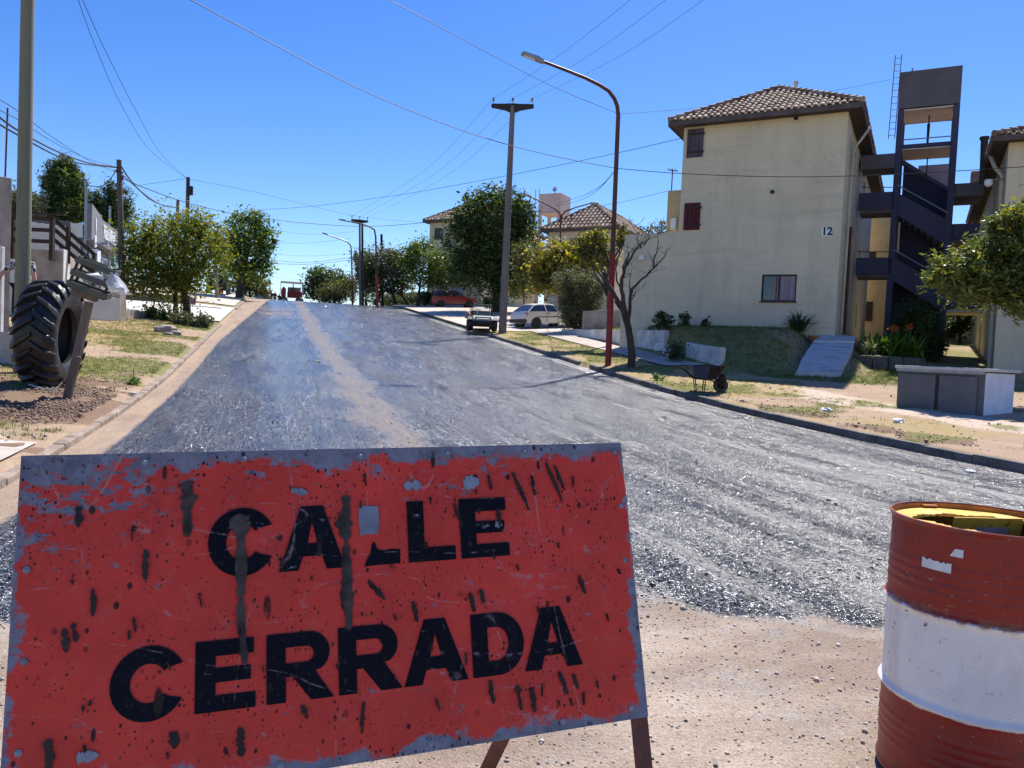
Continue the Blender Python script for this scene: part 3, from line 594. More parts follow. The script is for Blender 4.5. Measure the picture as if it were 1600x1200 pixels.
def lidmat():
    t = NT('yellow_lid_paint'); c = t.mix(t.ramp(t.noise(7, 6, .7), [(.4, 0), (.7, 1)]), (.72, .42, .045), (.55, .30, .03)); c = t.mix(t.ramp(t.noise(24, 6, .75), [(.58, 0), (.66, .9)]), c, (.20, .075, .02))
    return t.set(c, .45, spec=.4, bump=t.noise(30), bstr=.2, bdist=.003)
M['drum'] = drummat(); M['lid'] = lidmat()
M['rust_in'] = simple('rusty_rim_inside', (.48, .20, .035), .7, .5, 9, col2=(.22, .08, .025), bstr=.3)
prof = []
def hoopz(z):   # rolling hoops and shallow corrugations
    r = R0-.006
    for h in (.30, .605): r += .013*math.exp(-((z-h)/.011)**2)
    for h in (.675, .705, .735, .765, .12, .15, .18, .21): r += .0035*math.exp(-((z-h)/.0085)**2)
    for h in (.015,): r += .006*math.exp(-((z-h)/.01)**2)
    return r
z = 0
while z < DH-.02: prof.append((hoopz(z), z)); z += .006
prof += [(R0-.006, DH-.018), (R0+.002, DH-.010), (R0+.004, DH-.003), (R0+.001, DH), (R0-.004, DH), (R0-.006, DH-.004), (R0-.008, DH-.024)]
mb = MB(); mb.lathe(prof, 96)
for i, p in enumerate(mb.v):
    n_ = mn.noise(Vector((p[0]*3, p[1]*3, p[2]*3))); k = 1-.006*n_-(.012*max(0, 1-((p[2]-.45)/.08)**2)*max(0, 1-((math.atan2(p[1], p[0])+1.9)/.35)**2)); mb.v[i] = (p[0]*k, p[1]*k, p[2])
mb.build('body', M['drum'], drum, smooth=True, recalc=True)
# lid with a torn opening
lz = DH-.022; hole = [(-.225, .06), (-.16, .13), (-.08, .17), (.0, .18), (.08, .16), (.14, .17), (.22, .08), (.20, -.04), (.22, -.14), (.12, -.215), (.03, -.235), (-.05, -.16), (-.10, -.09), (-.17, .02)]
nseg = 84; V1 = []; ha = sorted([(math.atan2(b, a), math.hypot(a, b)) for a, b in hole])
def hr(a):
    L = ha+[(ha[0][0]+2*math.pi, ha[0][1])]
    if a < ha[0][0]: a += 2*math.pi
    for (a0, r0), (a1, r1) in zip(L, L[1:]):
        if a0 <= a <= a1: return r0+(r1-r0)*(a-a0)/(a1-a0)
    return r0
for k in range(nseg):
    a = -math.pi+2*math.pi*k/nseg; h_ = hr(a)*(1+.04*math.sin(k*2.7)); R_ = R0-.0085
    V1 += [(R_*math.cos(a), R_*math.sin(a), lz), ((R_+h_)/2*math.cos(a), (R_+h_)/2*math.sin(a), lz+.003*math.sin(k*.5)), (h_*math.cos(a), h_*math.sin(a), lz-.003+.002*math.sin(k*.7)), (h_*math.cos(a)*.985, h_*math.sin(a)*.985, lz-.012)]
mb = MB(); mb.add(V1, [(4*k+j, 4*((k+1) % nseg)+j, 4*((k+1) % nseg)+j+1, 4*k+j+1) for k in range(nseg) for j in range(3)])
lid = mb.build('lid', M['lid'], drum, smooth=True)
mb = MB(); mb.lathe([(R0-.0095, DH-.004), (R0-.0095, DH-.021)], 96); mb.build('rim', M['rust_in'], drum, smooth=True)
mb = MB(); mb.box((.07, .10, lz-.058), (.27, .004, .13), M=Matrix.Rotation(.12, 3, 'Z') @ Matrix.Rotation(.18, 3, 'X')); fl = mb.build('bent_flap', M['lid'], lid)
mb = MB(); mb.box((.085, .0975, lz-.058), (.14, .0015, .06), M=Matrix.Rotation(.12, 3, 'Z') @ Matrix.Rotation(.18, 3, 'X'))
M['sticker'] = simple('faded_sticker', (.62, .50, .44), .7, .4, 22, col2=(.35, .2, .15), bstr=.2); mb.build('sticker', M['sticker'], lid)
mb = MB(); mb.lathe([(R0-.013, .03), (R0-.013, DH-.04)], 48); mb.build('dark_inside', M['black_metal'], drum, smooth=True)  # added black cylinder that keeps the inside of the drum dark
mb = MB(); mb.box((-.045, .268, DH-.012), (.055, .02, .005), rz=.05); mb.build('clip', M['rust_in'], drum)
def patch(a0, a1, z0, z1, cut=False, jag=False):
    n = 16; V_ = []
    for i in range(n+1):
        a = a0+(a1-a0)*i/n; s_ = i/n; zt = z1-(z1-z0)*(max(0, 1-s_*2.6) if cut else 0)+(random.uniform(-.004, .003) if jag else 0)
        V_ += [((R0-.0035)*math.cos(a), (R0-.0035)*math.sin(a), z0), ((R0-.0035)*math.cos(a), (R0-.0035)*math.sin(a), zt)]
    mb = MB(); mb.add(V_, [(2*i, 2*i+2, 2*i+3, 2*i+1) for i in range(n)]); mb.build('tape', M['tape'], drum, recalc=False)
M['tape'] = simple('white_tape', (.66, .66, .69), .5, .12, 20, bstr=.1)
va = math.atan2(-DY, -DX)        # direction towards the viewer
patch(va-.62, va-.285, .755, .785, jag=True); patch(va-.31, va-.175, .812, .838, cut=True)
# loose gravel of the unsealed front of the junction
def pebbles(name, pts, size, mat, cover):
    base = np.array([(1, 0, 0), (-1, 0, 0), (0, 1, 0), (0, -1, 0), (0, 0, .75), (0, 0, -.75)], float)
    fc = np.array([(0, 2, 4), (2, 1, 4), (1, 3, 4), (3, 0, 4), (2, 0, 5), (1, 2, 5), (3, 1, 5), (0, 3, 5)])
    n = len(pts); sz = size*rng.lognormal(0, .45, n); ang = rng.uniform(0, 6.28, n); P_ = np.asarray(pts)
    b = base[None]*(1+rng.uniform(-.3, .3, (n, 6, 3)))*sz[:, None, None]; ca_, sa_ = np.cos(ang)[:, None], np.sin(ang)[:, None]
    x = b[..., 0]*ca_-b[..., 1]*sa_; y = b[..., 0]*sa_+b[..., 1]*ca_; V_ = np.stack([x+P_[:, :1], y+P_[:, 1:2], b[..., 2]+P_[:, 2:3]+sz[:, None]*.3], -1).reshape(-1, 3)
    o = npmesh(name, V_, (fc[None]+6*np.arange(n)[:, None, None]).reshape(-1, 3), mat); tag(o, cover, 'gravel', kind='stuff'); return o
def stonemat(name, cols):
    t = NT(name); g_ = t.t.nodes.new('ShaderNodeNewGeometry'); n = len(cols)
    return t.set(t.ramp(g_.outputs['Random Per Island'], [(i/(n-1), c_) for i, c_ in enumerate(cols)]), .7, spec=.4)
M['gravel'] = stonemat('loose_gravel', [(.06, .055, .05), (.3, .27, .24), (.5, .42, .35), (.62, .58, .54), (.22, .2, .2), (.42, .33, .27)])
M['tarchip'] = stonemat('tarred_chips', [(.015, .015, .017), (.03, .03, .033), (.05, .05, .055), (.25, .24, .24), (.02, .02, .02)])
M['tarchip'].node_tree.nodes['Principled BSDF'].inputs['Roughness'].default_value = .22
pts = []
for i in range(8000):
    y = 1.9+3.3*random.random()**.8; x = random.uniform(-.75, .85)*y
    u, v = uv(x, y)
    if -2.2 < v < 10 and u < 4.0+.8*fb(u, v, .7): pts.append((x, y, .0))
pebbles('gravel', pts, .0042, M['gravel'], 'loose pale gravel on the unsealed front of the junction')
pts = []
for i in range(42000):
    y = 3.6+12*random.random()**1.3; x = random.uniform(-.72, .75)*y; u, v = uv(x, y)
    if -1.8 < v < 10 and u > 3.9+.6*fb(u, v, .7): pts.append((x, y, zr(u)))
pebbles('tarred_chips', pts, .0052, M['tarchip'], 'black tarred stone chips on the new road surface')
# ================================================================== FOLIAGE TOOLS
def leaf_cloud(name, P_, size, mat, parent, up=.35, asp=.5, jit=.48):
    n = len(P_); a = rng.normal(size=(n, 3)); a[:, 2] = a[:, 2]*.7-up*.3; a /= np.linalg.norm(a, axis=1)[:, None]
    nr = rng.normal(size=(n, 3)); nr[:, 2] += .9; b = np.cross(a, nr); b /= np.linalg.norm(b, axis=1)[:, None]+1e-9; c_ = np.cross(a, b)
    L = size*(1+jit*rng.normal(size=n)).clip(.35, 2.2)[:, None]; w2 = L*asp
    p0 = P_-a*L*.5; p1 = P_+b*w2*.5+c_*L*.06; p2 = P_+a*L*.5; p3 = P_-b*w2*.5+c_*L*.06
    V_ = np.stack([p0, p1, p2, p3], 1).reshape(-1, 3); Fq = np.arange(4*n).reshape(n, 4)
    return npmesh(name, V_, Fq, mat, parent)
def lobe_points(lobes, n, clump=.16, shell=.5, tuft=26, flat=1.0, droop=0):
    vol = np.array([l[3]*l[4]*l[5] for l in lobes])**.8; vol /= vol.sum(); out = []
    for l, v_ in zip(lobes, vol):
        m = max(3, int(n*v_/tuft)); d = rng.normal(size=(m, 3)); d /= np.linalg.norm(d, axis=1)[:, None]
        r_ = rng.uniform(shell**3, 1.08**3, m)**(1/3)*rng.choice([1, 1, 1, .6, 1.12], m); R_ = np.array(l[3:6]); c0 = np.array(l[:3])+d*r_[:, None]*R_
        k = rng.integers(int(tuft*.5), int(tuft*1.5), m); cc_ = np.repeat(c0, k, 0); s_ = clump*np.repeat(rng.uniform(.55, 1.5, m), k)[:, None]*R_.mean()
        g_ = rng.normal(size=cc_.shape)*s_; g_[:, 2] *= flat; g_[:, 2] -= droop*np.abs(rng.normal(size=len(g_)))*s_[:, 0]; out.append(cc_+g_)
    return np.concatenate(out)
def limb_path(a, b, n=6, wob=.08, sag=.0):
    a, b = Vector(a), Vector(b); L = (b-a).length; k = random.random()*99; o = []
    for i in range(n+1):
        t_ = i/n; p = a.lerp(b, t_); e = math.sin(math.pi*t_); o.append(p+Vector((mn.noise(Vector((k, t_*3, 0))), mn.noise(Vector((k, t_*3, 5))), mn.noise(Vector((k, t_*3, 9)))*.5+sag))*L*wob*e)
    return o
def tree(name, label, cat, base, lobes, n, leaf, lmat, bark='bark', tr=.12, fork=.45, group=None, twigs=3, trunks=None, clump=.2, shell=.45, tuft=26, asp=.5, extra=None, droop=0, lean=None, flat=1.):
    """base: ground point; lobes: (x,y,z,rx,ry,rz) relative to base"""
    t_ = thing(name, label, cat, base, 0, group); mb = MB()
    top = np.mean([l[:3] for l in lobes], 0); low = min(l[2]-l[5] for l in lobes)
    for (bx, by, r_) in (trunks or [(0, 0, tr)]):
        fk = Vector((bx*.6+(top[0]*.25), by*.6+top[1]*.25, max(.3, fork*top[2]))); 
        tp = limb_path((bx, by, -.08), fk, 6, .05); mb.tube(tp, [r_*(1.25-.5*i/6) if i else r_*1.5 for i in range(7)], 9)
        for l in lobes:
            e = Vector(l[:3]); lp = limb_path(fk, e, 6, .12); r1 = r_*.62; mb.tube(lp, [r1*(1-.75*i/6) for i in range(7)], 6)
            for k in range(twigs):
                d = Vector(rng.normal(size=3)); d.z = abs(d.z)*.6+.1*d.z; d.normalize(); q_ = lp[random.randint(3, 6)]; en_ = e+Vector((d.x*l[3], d.y*l[4], d.z*l[5]))*.85
                mb.tube(limb_path(q_, en_, 5, .14), [r1*.34*(1-.8*i/5) for i in range(6)], 5)
    mb.build('trunk', M[bark], t_, smooth=True)
    P_ = lobe_points(lobes, n, clump, shell, tuft, flat, droop); leaf_cloud('crown', P_, leaf, M[lmat], t_, asp=asp)
    if extra: leaf_cloud('crown', lobe_points(lobes, extra[0], clump, shell, tuft), leaf*extra[2], M[extra[1]], t_, asp=asp)
    return t_
def plobes(base, Y, L):
    """lobes measured in the photograph at depth Y: (px, py, rx_px, rz_px, dy) -> metres relative to base"""
    o = []
    for px, py, rx, rz, dy in L:
        p = W(px, py, Y+dy); o.append((p.x-base[0], p.y-base[1], p.z-base[2], rx*Y/F*1.08, rx*Y/F*.95, rz*Y/F*1.08))
    return o
def gp(px, Y, dz=0):
    """ground point seen at column px and depth Y (column corrected for camera roll)"""
    r = ray(px, 500); x = r.x/r.y*Y
    for _ in range(4):
        z = f(x, Y)+dz
        # pixel row of that point, then the column ratio there
        d = Vector((x, Y, z-CH)); py = 600-F*d.dot(_up)/d.dot(_fw); r = ray(px, py); x = r.x/r.y*Y
    return Vector((x, Y, f(x, Y)+dz))
def cyl_pole(name, part, label, cat, px, Y, pytop, pxtop, r0, r1, mat, group=None, n=12, base=None):
    b = base or gp(px, Y); tp = W(pxtop, pytop, b.y); o = thing(name, label, cat, b, 0, group); mb = MB(); h = tp.z-b.z; k = 10
    pts = [(0+(tp.x-b.x)*i/k, 0, -.15+(h+.15)*i/k) for i in range(k+1)]; mb.tube(pts, [r0+(r1-r0)*i/k for i in range(k+1)], n); mb.build(part, mat, o, smooth=True); return o, tp-b
# ================================================================== LEFT SIDE
p, tp = cyl_pole('utility_pole', 'pole', 'thick pale green treated timber pole standing behind the tractor tyre, running off the top', 'utility pole', 33, 14.6, -40, 44, .135, .11, M['pole_green'], 'wooden utility poles', 20)
p, tp2 = cyl_pole('utility_pole', 'pole', 'grey timber pole with cables behind the shop sign', 'utility pole', 192, 33, 250, 186, .14, .10, M['pole_wood'], 'wooden utility poles')
mb = MB(); mb.box((tp2.x, -.02, tp2.z-.5), (.3, .3, .04)); mb.box((tp2.x+.16, 0, tp2.z-.75), (.06, .1, .16)); mb.build('bracket', M['black_metal'], p)
p, tp3 = cyl_pole('utility_pole', 'pole', 'tall dark timber pole with a small black box rising above the yellow-green tree', 'utility pole', 290, 44, 277, 294, .13, .10, M['pole_dark'], 'wooden utility poles')
mb = MB(); mb.tube([(tp3.x+.18, 0, tp3.z-1.0), (tp3.x+.18, 0, tp3.z-.5)], .12, 12); mb.build('transformer', M['black_metal'], p)
cyl_pole('utility_pole', 'pole', 'short timber pole top left of the black box pole above the yellow-green tree', 'utility pole', 273, 56, 313, 278, .13, .11, M['pole_wood'], 'wooden utility poles')
# --- tractor tyre
TYC = W(80, 523, 13.25); TYR = .92
ty = thing('tractor_tyre', 'huge black lugged tractor tyre standing upright against the green pole', 'tyre', (TYC.x, TYC.y, f(TYC.x, TYC.y)))
AX = Vector((.978, .205, -.05)).normalized(); QM = AX.to_track_quat('Z', 'Y').to_matrix(); hz = TYC.z-ty.location.z; hw = .30
prof = [(.50, -hw*.55), (.49, -hw*.8), (.56, -hw*1.0), (.68, -hw*1.08), (.79, -hw*1.0), (.855, -hw*.82), (.875, -hw*.5), (.88, 0), (.875, hw*.5), (.855, hw*.82), (.79, hw*1.0), (.68, hw*1.08), (.56, hw*1.0), (.49, hw*.8), (.50, hw*.55), (.72, hw*.7), (.80, 0), (.72, -hw*.7), (.50, -hw*.55)]
mb = MB(); mb.lathe(prof, 56, (0, 0, hz), QM); mb.build('carcass', M['rubber'], ty, smooth=True)
mb = MB(); NL = 22
for k in range(NL*2):
    sgn = 1 if k % 2 else -1; a0 = 2*math.pi*k/(NL*2); V_ = []; nseg = 6
    for i in range(nseg+1):
        s_ = i/nseg; zz = sgn*hw*(1.06*s_-.04); a = a0+.26*s_; r1 = .868-(.05*max(0, s_-.75)/.25); r2 = .945-(.09*max(0, s_-.72)/.28); wd = .042+.03*s_
        for rr, aa in ((r1, a-wd*1.2), (r2, a-wd*.75), (r2, a+wd*.75), (r1, a+wd*1.2)): V_.append(QM @ Vector((rr*math.cos(aa), rr*math.sin(aa), zz))+Vector((0, 0, hz)))
    zz = sgn*hw*1.13; a = a0+.30
    for rr, aa in ((.74, a-.05), (.80, a-.06), (.80, a+.06), (.74, a+.05)): V_.append(QM @ Vector((rr*math.cos(aa), rr*math.sin(aa), zz))+Vector((0, 0, hz)))
    Fc = [(4*i+j, 4*i+j+1, 4*i+j+5, 4*i+j+4) for i in range(nseg+1) for j in range(3)]+[(0, 1, 2, 3), (4*nseg+4, 4*nseg+5, 4*nseg+6, 4*nseg+7)]
    mb.add(V_, Fc)
mb.build('tread', M['rubber'], ty, bevel=.012)
# --- litter basket on a leaning post
bp = W(102, 627, 11.9); bp.z = f(bp.x, bp.y); tpb = W(139, 472, 11.9)
bk = thing('litter_basket', 'slatted wooden litter basket on a leaning timber post beside the tractor tyre', 'litter bin', bp)
mb = MB(); d = (tpb-bp); mb.bar(Vector((0, 0, -.1)), d, .11, .085, up=(0, -1, 0)); mb.build('post', M['timber'], bk, bevel=.006)
mb = MB(); mb.bar(Vector((.05, -.075, -.1)), d*.46+Vector((.085, -.085, 0)), .065, .05, up=(0, -1, 0)); mb.build('brace', M['timber'], bk, bevel=.005)
tl = -math.atan2(23, 64); RB = Matrix.Rotation(-tl, 3, 'Y') @ Matrix.Rotation(.30, 3, 'Z'); o_ = W(147, 434, 11.8)-bp
def BB(mb, c, dm, mat=None): return mb.box(RB @ Vector(c)+o_, dm, M=RB)
bw, bd, bh = .56, .40, .50
mb = MB(); BB(mb, (-.03, 0, -bh/2-.045), (.36, .2, .09)); mb.build('support_block', M['timber'], bk, bevel=.006)
def slat(c, dm): 
    mb = MB(); BB(mb, c, dm); mb.build('slat', M['slat'], bk, bevel=.004)
for k, zz in enumerate((-bh/2+.06, -.01, bh/2-.06)):
    slat((0, -bd/2, zz), (bw, .022, .09)); slat((0, bd/2, zz), (bw, .022, .09)); slat((-bw/2, 0, zz), (.022, bd-.03, .09)); slat((bw/2, 0, zz), (.022, bd-.03, .09))
for i in (-1, 1):
    for j in (-1, 1):
        mb = MB(); BB(mb, (i*(bw/2-.035), j*(bd/2-.03), 0), (.035, .035, bh)); mb.build('corner_post', M['dark_brown'], bk)
mb = MB()
for y in (-.13, 0, .13): BB(mb, (0, y, -bh/2+.005), (bw-.03, .10, .018))
mb.build('floor', M['slat'], bk)
M['plastic_white'] = simple('thin_white_plastic', (.78, .78, .80), .4, .12, 8, bscale=12, bstr=.5, bdist=.02)
t = NT('thin_bag'); t.set((.82, .83, .85), .35, trans=.35, alpha=.8, bump=t.noise(11, 5, .6), bstr=.7, bdist=.02); t.b.inputs['IOR'].default_value = 1.05; M['bag'] = t.m
def crumple(mb, c, r, sq=(1, 1, 1), k=0, n1=9, n2=12, amp=.35):
    V_ = []
    for i in range(n1+1):
        for j in range(n2):
            th, ph = math.pi*i/n1, 2*math.pi*j/n2; d = Vector((math.sin(th)*math.cos(ph), math.sin(th)*math.sin(ph), math.cos(th))); rr = r*(1+amp*mn.noise(d*2.3+Vector((k, 0, 0)))+amp*.5*mn.noise(d*6+Vector((k, 3, 0)))); V_.append((c[0]+d.x*rr*sq[0], c[1]+d.y*rr*sq[1], c[2]+d.z*rr*sq[2]))
    mb.add(V_, [(i*n2+j, i*n2+(j+1) % n2, (i+1)*n2+(j+1) % n2, (i+1)*n2+j) for i in range(n1) for j in range(n2)])
mb = MB(); c_ = Vector((0, 0, 0)); crumple(mb, (0, 0, 0), .13, (1.25, .9, .6), 1)
bg1 = mb.build('rubbish_bag', M['plastic_white'], smooth=True); bg1.location = RB @ Vector((-.02, .02, -.02))+o_+bp; tag(bg1, 'scrunched pale packaging lying inside the slatted litter basket', 'rubbish')
mb = MB(); c_ = W(173, 414, 11.75)
prf = [W(168, 424, 11.7), W(176, 430, 11.65), W(184, 438, 11.62), W(190, 448, 11.6)]
V_ = []; 
for i, (px, py, wx) in enumerate([(170, 417, 2.5), (172, 425, 6), (176, 434, 9), (179, 443, 11.5), (182, 451, 13.5), (183, 457, 12)]):
    for j in range(14):
        a = 2*math.pi*j/14; ww = wx*11.7/F*(1+.14*math.sin(a*5+i)+.9*mn.noise(Vector((math.cos(a)*1.7, math.sin(a)*1.7, i*.75)))); p0 = W(px+2, py, 11.7); V_.append((p0.x+ww*math.cos(a), p0.y+ww*.7*math.sin(a), p0.z+.02*math.sin(a*3+i)-.012*(i == 5)*math.cos(a*4)))
mb.add(V_, [(i*14+j, i*14+(j+1) % 14, (i+1)*14+(j+1) % 14, (i+1)*14+j) for i in range(5) for j in range(14)])
V_ = [W(188, 452, 11.7), W(198, 455, 11.7), W(207, 459, 11.72), W(207, 461, 11.75), W(196, 461, 11.72), W(186, 460, 11.7)]; mb.add([tuple(p) for p in V_], [(0, 1, 4, 5), (1, 2, 3, 4)])
b0 = Vector(V_[0]); mb.v = [tuple(Vector(p)-b0) for p in mb.v]; bgo = mb.build('plastic_bag', M['bag'], smooth=True); bgo.location = b0; tag(bgo, 'thin white carrier bag hanging from the corner of the litter basket', 'plastic bag')
# --- person, mostly hidden by the pole
def skinned(name, V_, E_, R_, mat, parent=None, sub=2):
    me = bpy.data.meshes.new(name); me.from_pydata([tuple(v) for v in V_], E_, []); o = bpy.data.objects.new(name, me); link(o, parent); me.materials.append(mat)
    sk = o.modifiers.new('skin', 'SKIN'); sk.use_smooth_shade = True
    for i, r_ in enumerate(R_): d = me.skin_vertices[0].data[i]; d.radius = r_ if hasattr(r_, '__len__') else (r_, r_); d.use_root = (i == 0)
    s_ = o.modifiers.new('sub', 'SUBSURF'); s_.levels = sub; s_.render_levels = sub; return o
t = NT('patterned_shirt'); c = t.mix(t.ramp(t.noise(26, 4, .6, dist=1.5), [(.50, 0), (.53, 1)]), (.012, .012, .018), (.62, .62, .62)); M['shirt'] = t.set(c, .85, bump=t.noise(12), bstr=.3)
M['trouser'] = simple('dark_trousers', (.012, .013, .02), .85, .3, 6, bstr=.3); M['hair'] = simple('dark_hair', (.02, .014, .01), .7, .3, 20)
def person(label, loc, rz, sc_=1., shirt='shirt', group=None, arms=((-.30, -.02, .86), (.28, .02, .84))):
    """torso, legs, arms and head grown as ONE skinned surface; clothes are child shells"""
    pr = thing('person', label, 'person', loc, rz, group); pr.scale = (sc_,)*3
    la, ra = arms
    V_ = [(0, 0, .98), (0, 0, 1.15), (0, .0, 1.32), (0, .01, 1.43), (0, 0, 1.52), (0, -.01, 1.60), (0, -.015, 1.69),
          (-.09, 0, .92), (-.11, -.02, .50), (-.12, .01, .09), (-.12, -.13, .04), (.09, 0, .92), (.11, -.02, .50), (.12, .01, .09), (.13, -.13, .04),
          (-.17, 0, 1.40), (la[0]*.86, la[1]+.02, 1.13), la, (la[0]*1.02, la[1]-.03, la[2]-.09), (.17, 0, 1.40), (ra[0]*.86, ra[1]+.02, 1.13), ra, (ra[0]*1.02, ra[1]-.03, ra[2]-.09)]
    E_ = [(0, 1), (1, 2), (2, 3), (3, 4), (4, 5), (5, 6), (0, 7), (7, 8), (8, 9), (9, 10), (0, 11), (11, 12), (12, 13), (13, 14), (3, 15), (15, 16), (16, 17), (17, 18), (3, 19), (19, 20), (20, 21), (21, 22)]
    R_ = [(.15, .11), (.14, .10), (.16, .11), (.10, .08), .055, .085, .075, .085, .06, .045, .035, .085, .06, .045, .035, .058, .042, .032, .03, .058, .042, .032, .03]
    skinned('body', V_, E_, R_, M['skin'], pr)
    k = [0, 1, 2, 3, 15, 16, 19, 20]; vv_ = [V_[i] for i in k]; vv_[5] = tuple(Vector(V_[15]).lerp(Vector(V_[16]), .7)); vv_[7] = tuple(Vector(V_[19]).lerp(Vector(V_[20]), .7))
    skinned('shirt', vv_, [(0, 1), (1, 2), (2, 3), (3, 4), (4, 5), (3, 6), (6, 7)], [(.175, .13), (.165, .12), (.18, .125), (.12, .10), .075, .062, .075, .062], M[shirt], pr)
    k = [0, 7, 8, 9, 11, 12, 13]; skinned('trousers', [V_[i] for i in k], [(0, 1), (1, 2), (2, 3), (0, 4), (4, 5), (5, 6)], [(.165, .125), .105, .082, .07, .105, .082, .07], M['trouser'], pr)
    skinned('hair', [(0, .015, 1.67), (0, .02, 1.72)], [(0, 1)], [.088, .078], M['hair'], pr); return pr
pp = W(36, 410, 15.7); pzz = pp.z-1.43; mb = MB(); mb.box((0, 0, -.35), (1.3, .9, .7)); o = mb.build('doorstep', M['concrete'], bevel=.02); o.location = (pp.x-.1, 15.9, pzz); tag(o, 'concrete doorstep under the person behind the green pole', 'step')
person('person in a black and white patterned shirt and dark trousers behind the green pole', (pp.x, 15.7, pzz), .1, 1.0, arms=((-.42, -.16, .90), (.27, -.03, .98)))
# --- pillar, deck with railing, walls, shop
def wbox(mb, px0, px1, Y, pyt, zb, dep, side=0):
    a = W(px0, pyt, Y); b = W(px1, pyt, Y+side); return a, b
def block(name, label, cat, pxa, pxb, Ya, Yb, pyt, mat, thick=.25, group=None, part=None, zb=None):
    """upright slab whose visible face runs from column pxa (depth Ya) to pxb (depth Yb)"""
    a, b = gp(pxa, Ya), gp(pxb, Yb); top = W(pxa, pyt, Ya).z; d = Vector((b.x-a.x, b.y-a.y, 0)); L = d.length; rz = math.atan2(d.y, d.x)
    z0 = min(a.z, b.z, f(a.x-d.y/L*thick, a.y+d.x/L*thick))-.15; mb = MB(); mb.box((L/2, thick/2, (top-z0)/2), (L, thick, top-z0))
    o = mb.build(name, mat, None, bevel=.012); o.location = (a.x, a.y, z0); o.rotation_euler.z = rz; tag(o, label, cat, group); return o
block('gate_pillar', 'tall pink-grey rendered gate pillar at the left edge', 'pillar', -22, 14, 19.5, 19.9, 272, M['conc_dirty'], .55)
p_ = W(4, 275, 19.8); mb = MB(); mb.tube([(0, 0, 0), (.03, 0, p_.z*0+1.75)], .022, 8); o = mb.build('antenna_mast', M['rust_pole']); o.location = (p_.x, 19.9, p_.z); tag(o, 'thin rusty mast standing on the pink-grey gate pillar', 'mast')
block('white_post', 'narrow white painted post beside the gate pillar', 'post', 0, 5, 16.6, 16.7, 385, M['white_wall'], .12)
block('raised_deck', 'rendered block deck base with a worn corner behind the tractor tyre', 'deck', 30, 96, 20.5, 20.8, 387, M['conc_dirty'], 3.0)
dk = gp(97, 20.8); block('end_wall', 'sunlit short wall with peeled paint at the end of the block deck', 'wall', 97, 107, 20.85, 21.4, 389, M['plaster_white'], .2)
# railing
za = W(20, 387, 20.6).z; rr = thing('deck_railing', 'dark brown timber railing on top of the block deck', 'railing', (W(20, 387, 20.6).x, 20.6, za))
R0x, R1x = 0, W(81, 380, 20.6).x-W(20, 380, 20.6).x
for x in (0.0, R1x): mb = MB(); mb.box((x, 0, .28), (.10, .10, 1.15)); mb.build('post', M['dark_brown'], rr)
mb = MB(); mb.box((R1x*.5, 1.3, .05), (.06, .06, .5)); mb.build('post', M['dark_brown'], rr)
for z in (.20, .50, .80): mb = MB(); mb.box((R1x/2, -.04, z), (R1x, .04, .10)); mb.build('rail', M['dark_brown'], rr)
mb = MB(); mb.box((R1x/2+.1, -.01, .93), (R1x+.5, .14, .035)); mb.build('handrail', M['pole_dark'], rr)
sr = thing('stair_railing', 'brown timber stair railing dropping away to the right of the deck', 'railing', (W(84, 365, 21).x, 21, za))
for dz in (.30, .55, .02): mb = MB(); mb.bar((0, .0, dz+.3), (.75, .75, dz-.55), .035, .10); mb.build('rail', M['dark_brown'], sr)
for k, (x, z) in enumerate(((.25, .2), (.72, -.45))): mb = MB(); mb.box((x, x, z), (.09, .09, 1.0)); mb.build('post', M['dark_brown'], sr)
block('courtyard_wall', 'off-white rendered wall behind the brown timber railing', 'wall', 14, 100, 25.5, 26.5, 343, M['plaster_white'], .25)
block('grey_building', 'dark grey rendered building end between the white wall and the shop', 'building', 107, 124, 27.0, 34, 346, M['grey_plaster'], 3)
block('garden_wall', 'smooth white garden wall right of the litter basket post', 'wall', 141, 186, 27.2, 28.2, 462, M['plaster_white'], .25)
block('wall_pier', 'brown rendered pier at the end of the white garden wall', 'pillar', 186, 196, 28.2, 28.6, 458, M['conc_dirty'], .4)
block('planter_wall', 'low brown rendered planter wall running from the pier to the trees', 'wall', 196, 262, 29.2, 33.5, 484, M['conc_dirty'], .25)
# shop with grey fascia
sa = W(131, 340, 37.7); sb = W(174, 360, 44.6); d = Vector((sb.x-sa.x, sb.y-sa.y, 0)); SL = d.length; srz = math.atan2(d.y, d.x)
zb_ = f(sa.x, sa.y); shop = thing('shop_building', 'small grey shop with a stepped fascia sign and white lettering', 'shop', (sa.x, sa.y, zb_), srz)
ft0 = W(131, 372, 37.7).z-zb_; ft1 = W(131, 317, 37.7).z-zb_; ft2 = W(150, 345, 40.8).z-zb_
mb = MB(); mb.prism([(-.0, ft0), (SL, ft0), (SL, ft2), (SL*.36, ft2), (SL*.33, (ft1+ft2)/2), (SL*.24, ft1-.2), (0, ft1)], 'y', -.35, -.05); M['fascia'] = simple('grey_fascia_panel', (.20, .195, .21), .7, .15, 1, bstr=.1); fa = mb.build('fascia', M['fascia'], shop)
mb = MB(); mb.box((SL/2, 2.5, ft0/2-.02), (SL, 5, ft0+.0)); mb.build('wall', M['grey_plaster'], shop)
mb = MB(); mb.box((SL/2, 2.5, ft0+.35), (SL-.1, 4.9, .68)); mb.build('parapet', M['plaster_white'], shop)
for x0, x1 in ((.5, 2.3), (2.6, 4.2), (4.5, SL-.4)):
    mb = MB(); mb.box(((x0+x1)/2, -.03, ft0*.45), (x1-x0, .06, ft0*.8)); wn = mb.build('window', M['white_paint'], shop)
    mb = MB(); mb.box(((x0+x1)/2, -.07, ft0*.45), (x1-x0-.25, .03, ft0*.8-.25)); mb.build('pane', M['glass_dark'], wn)
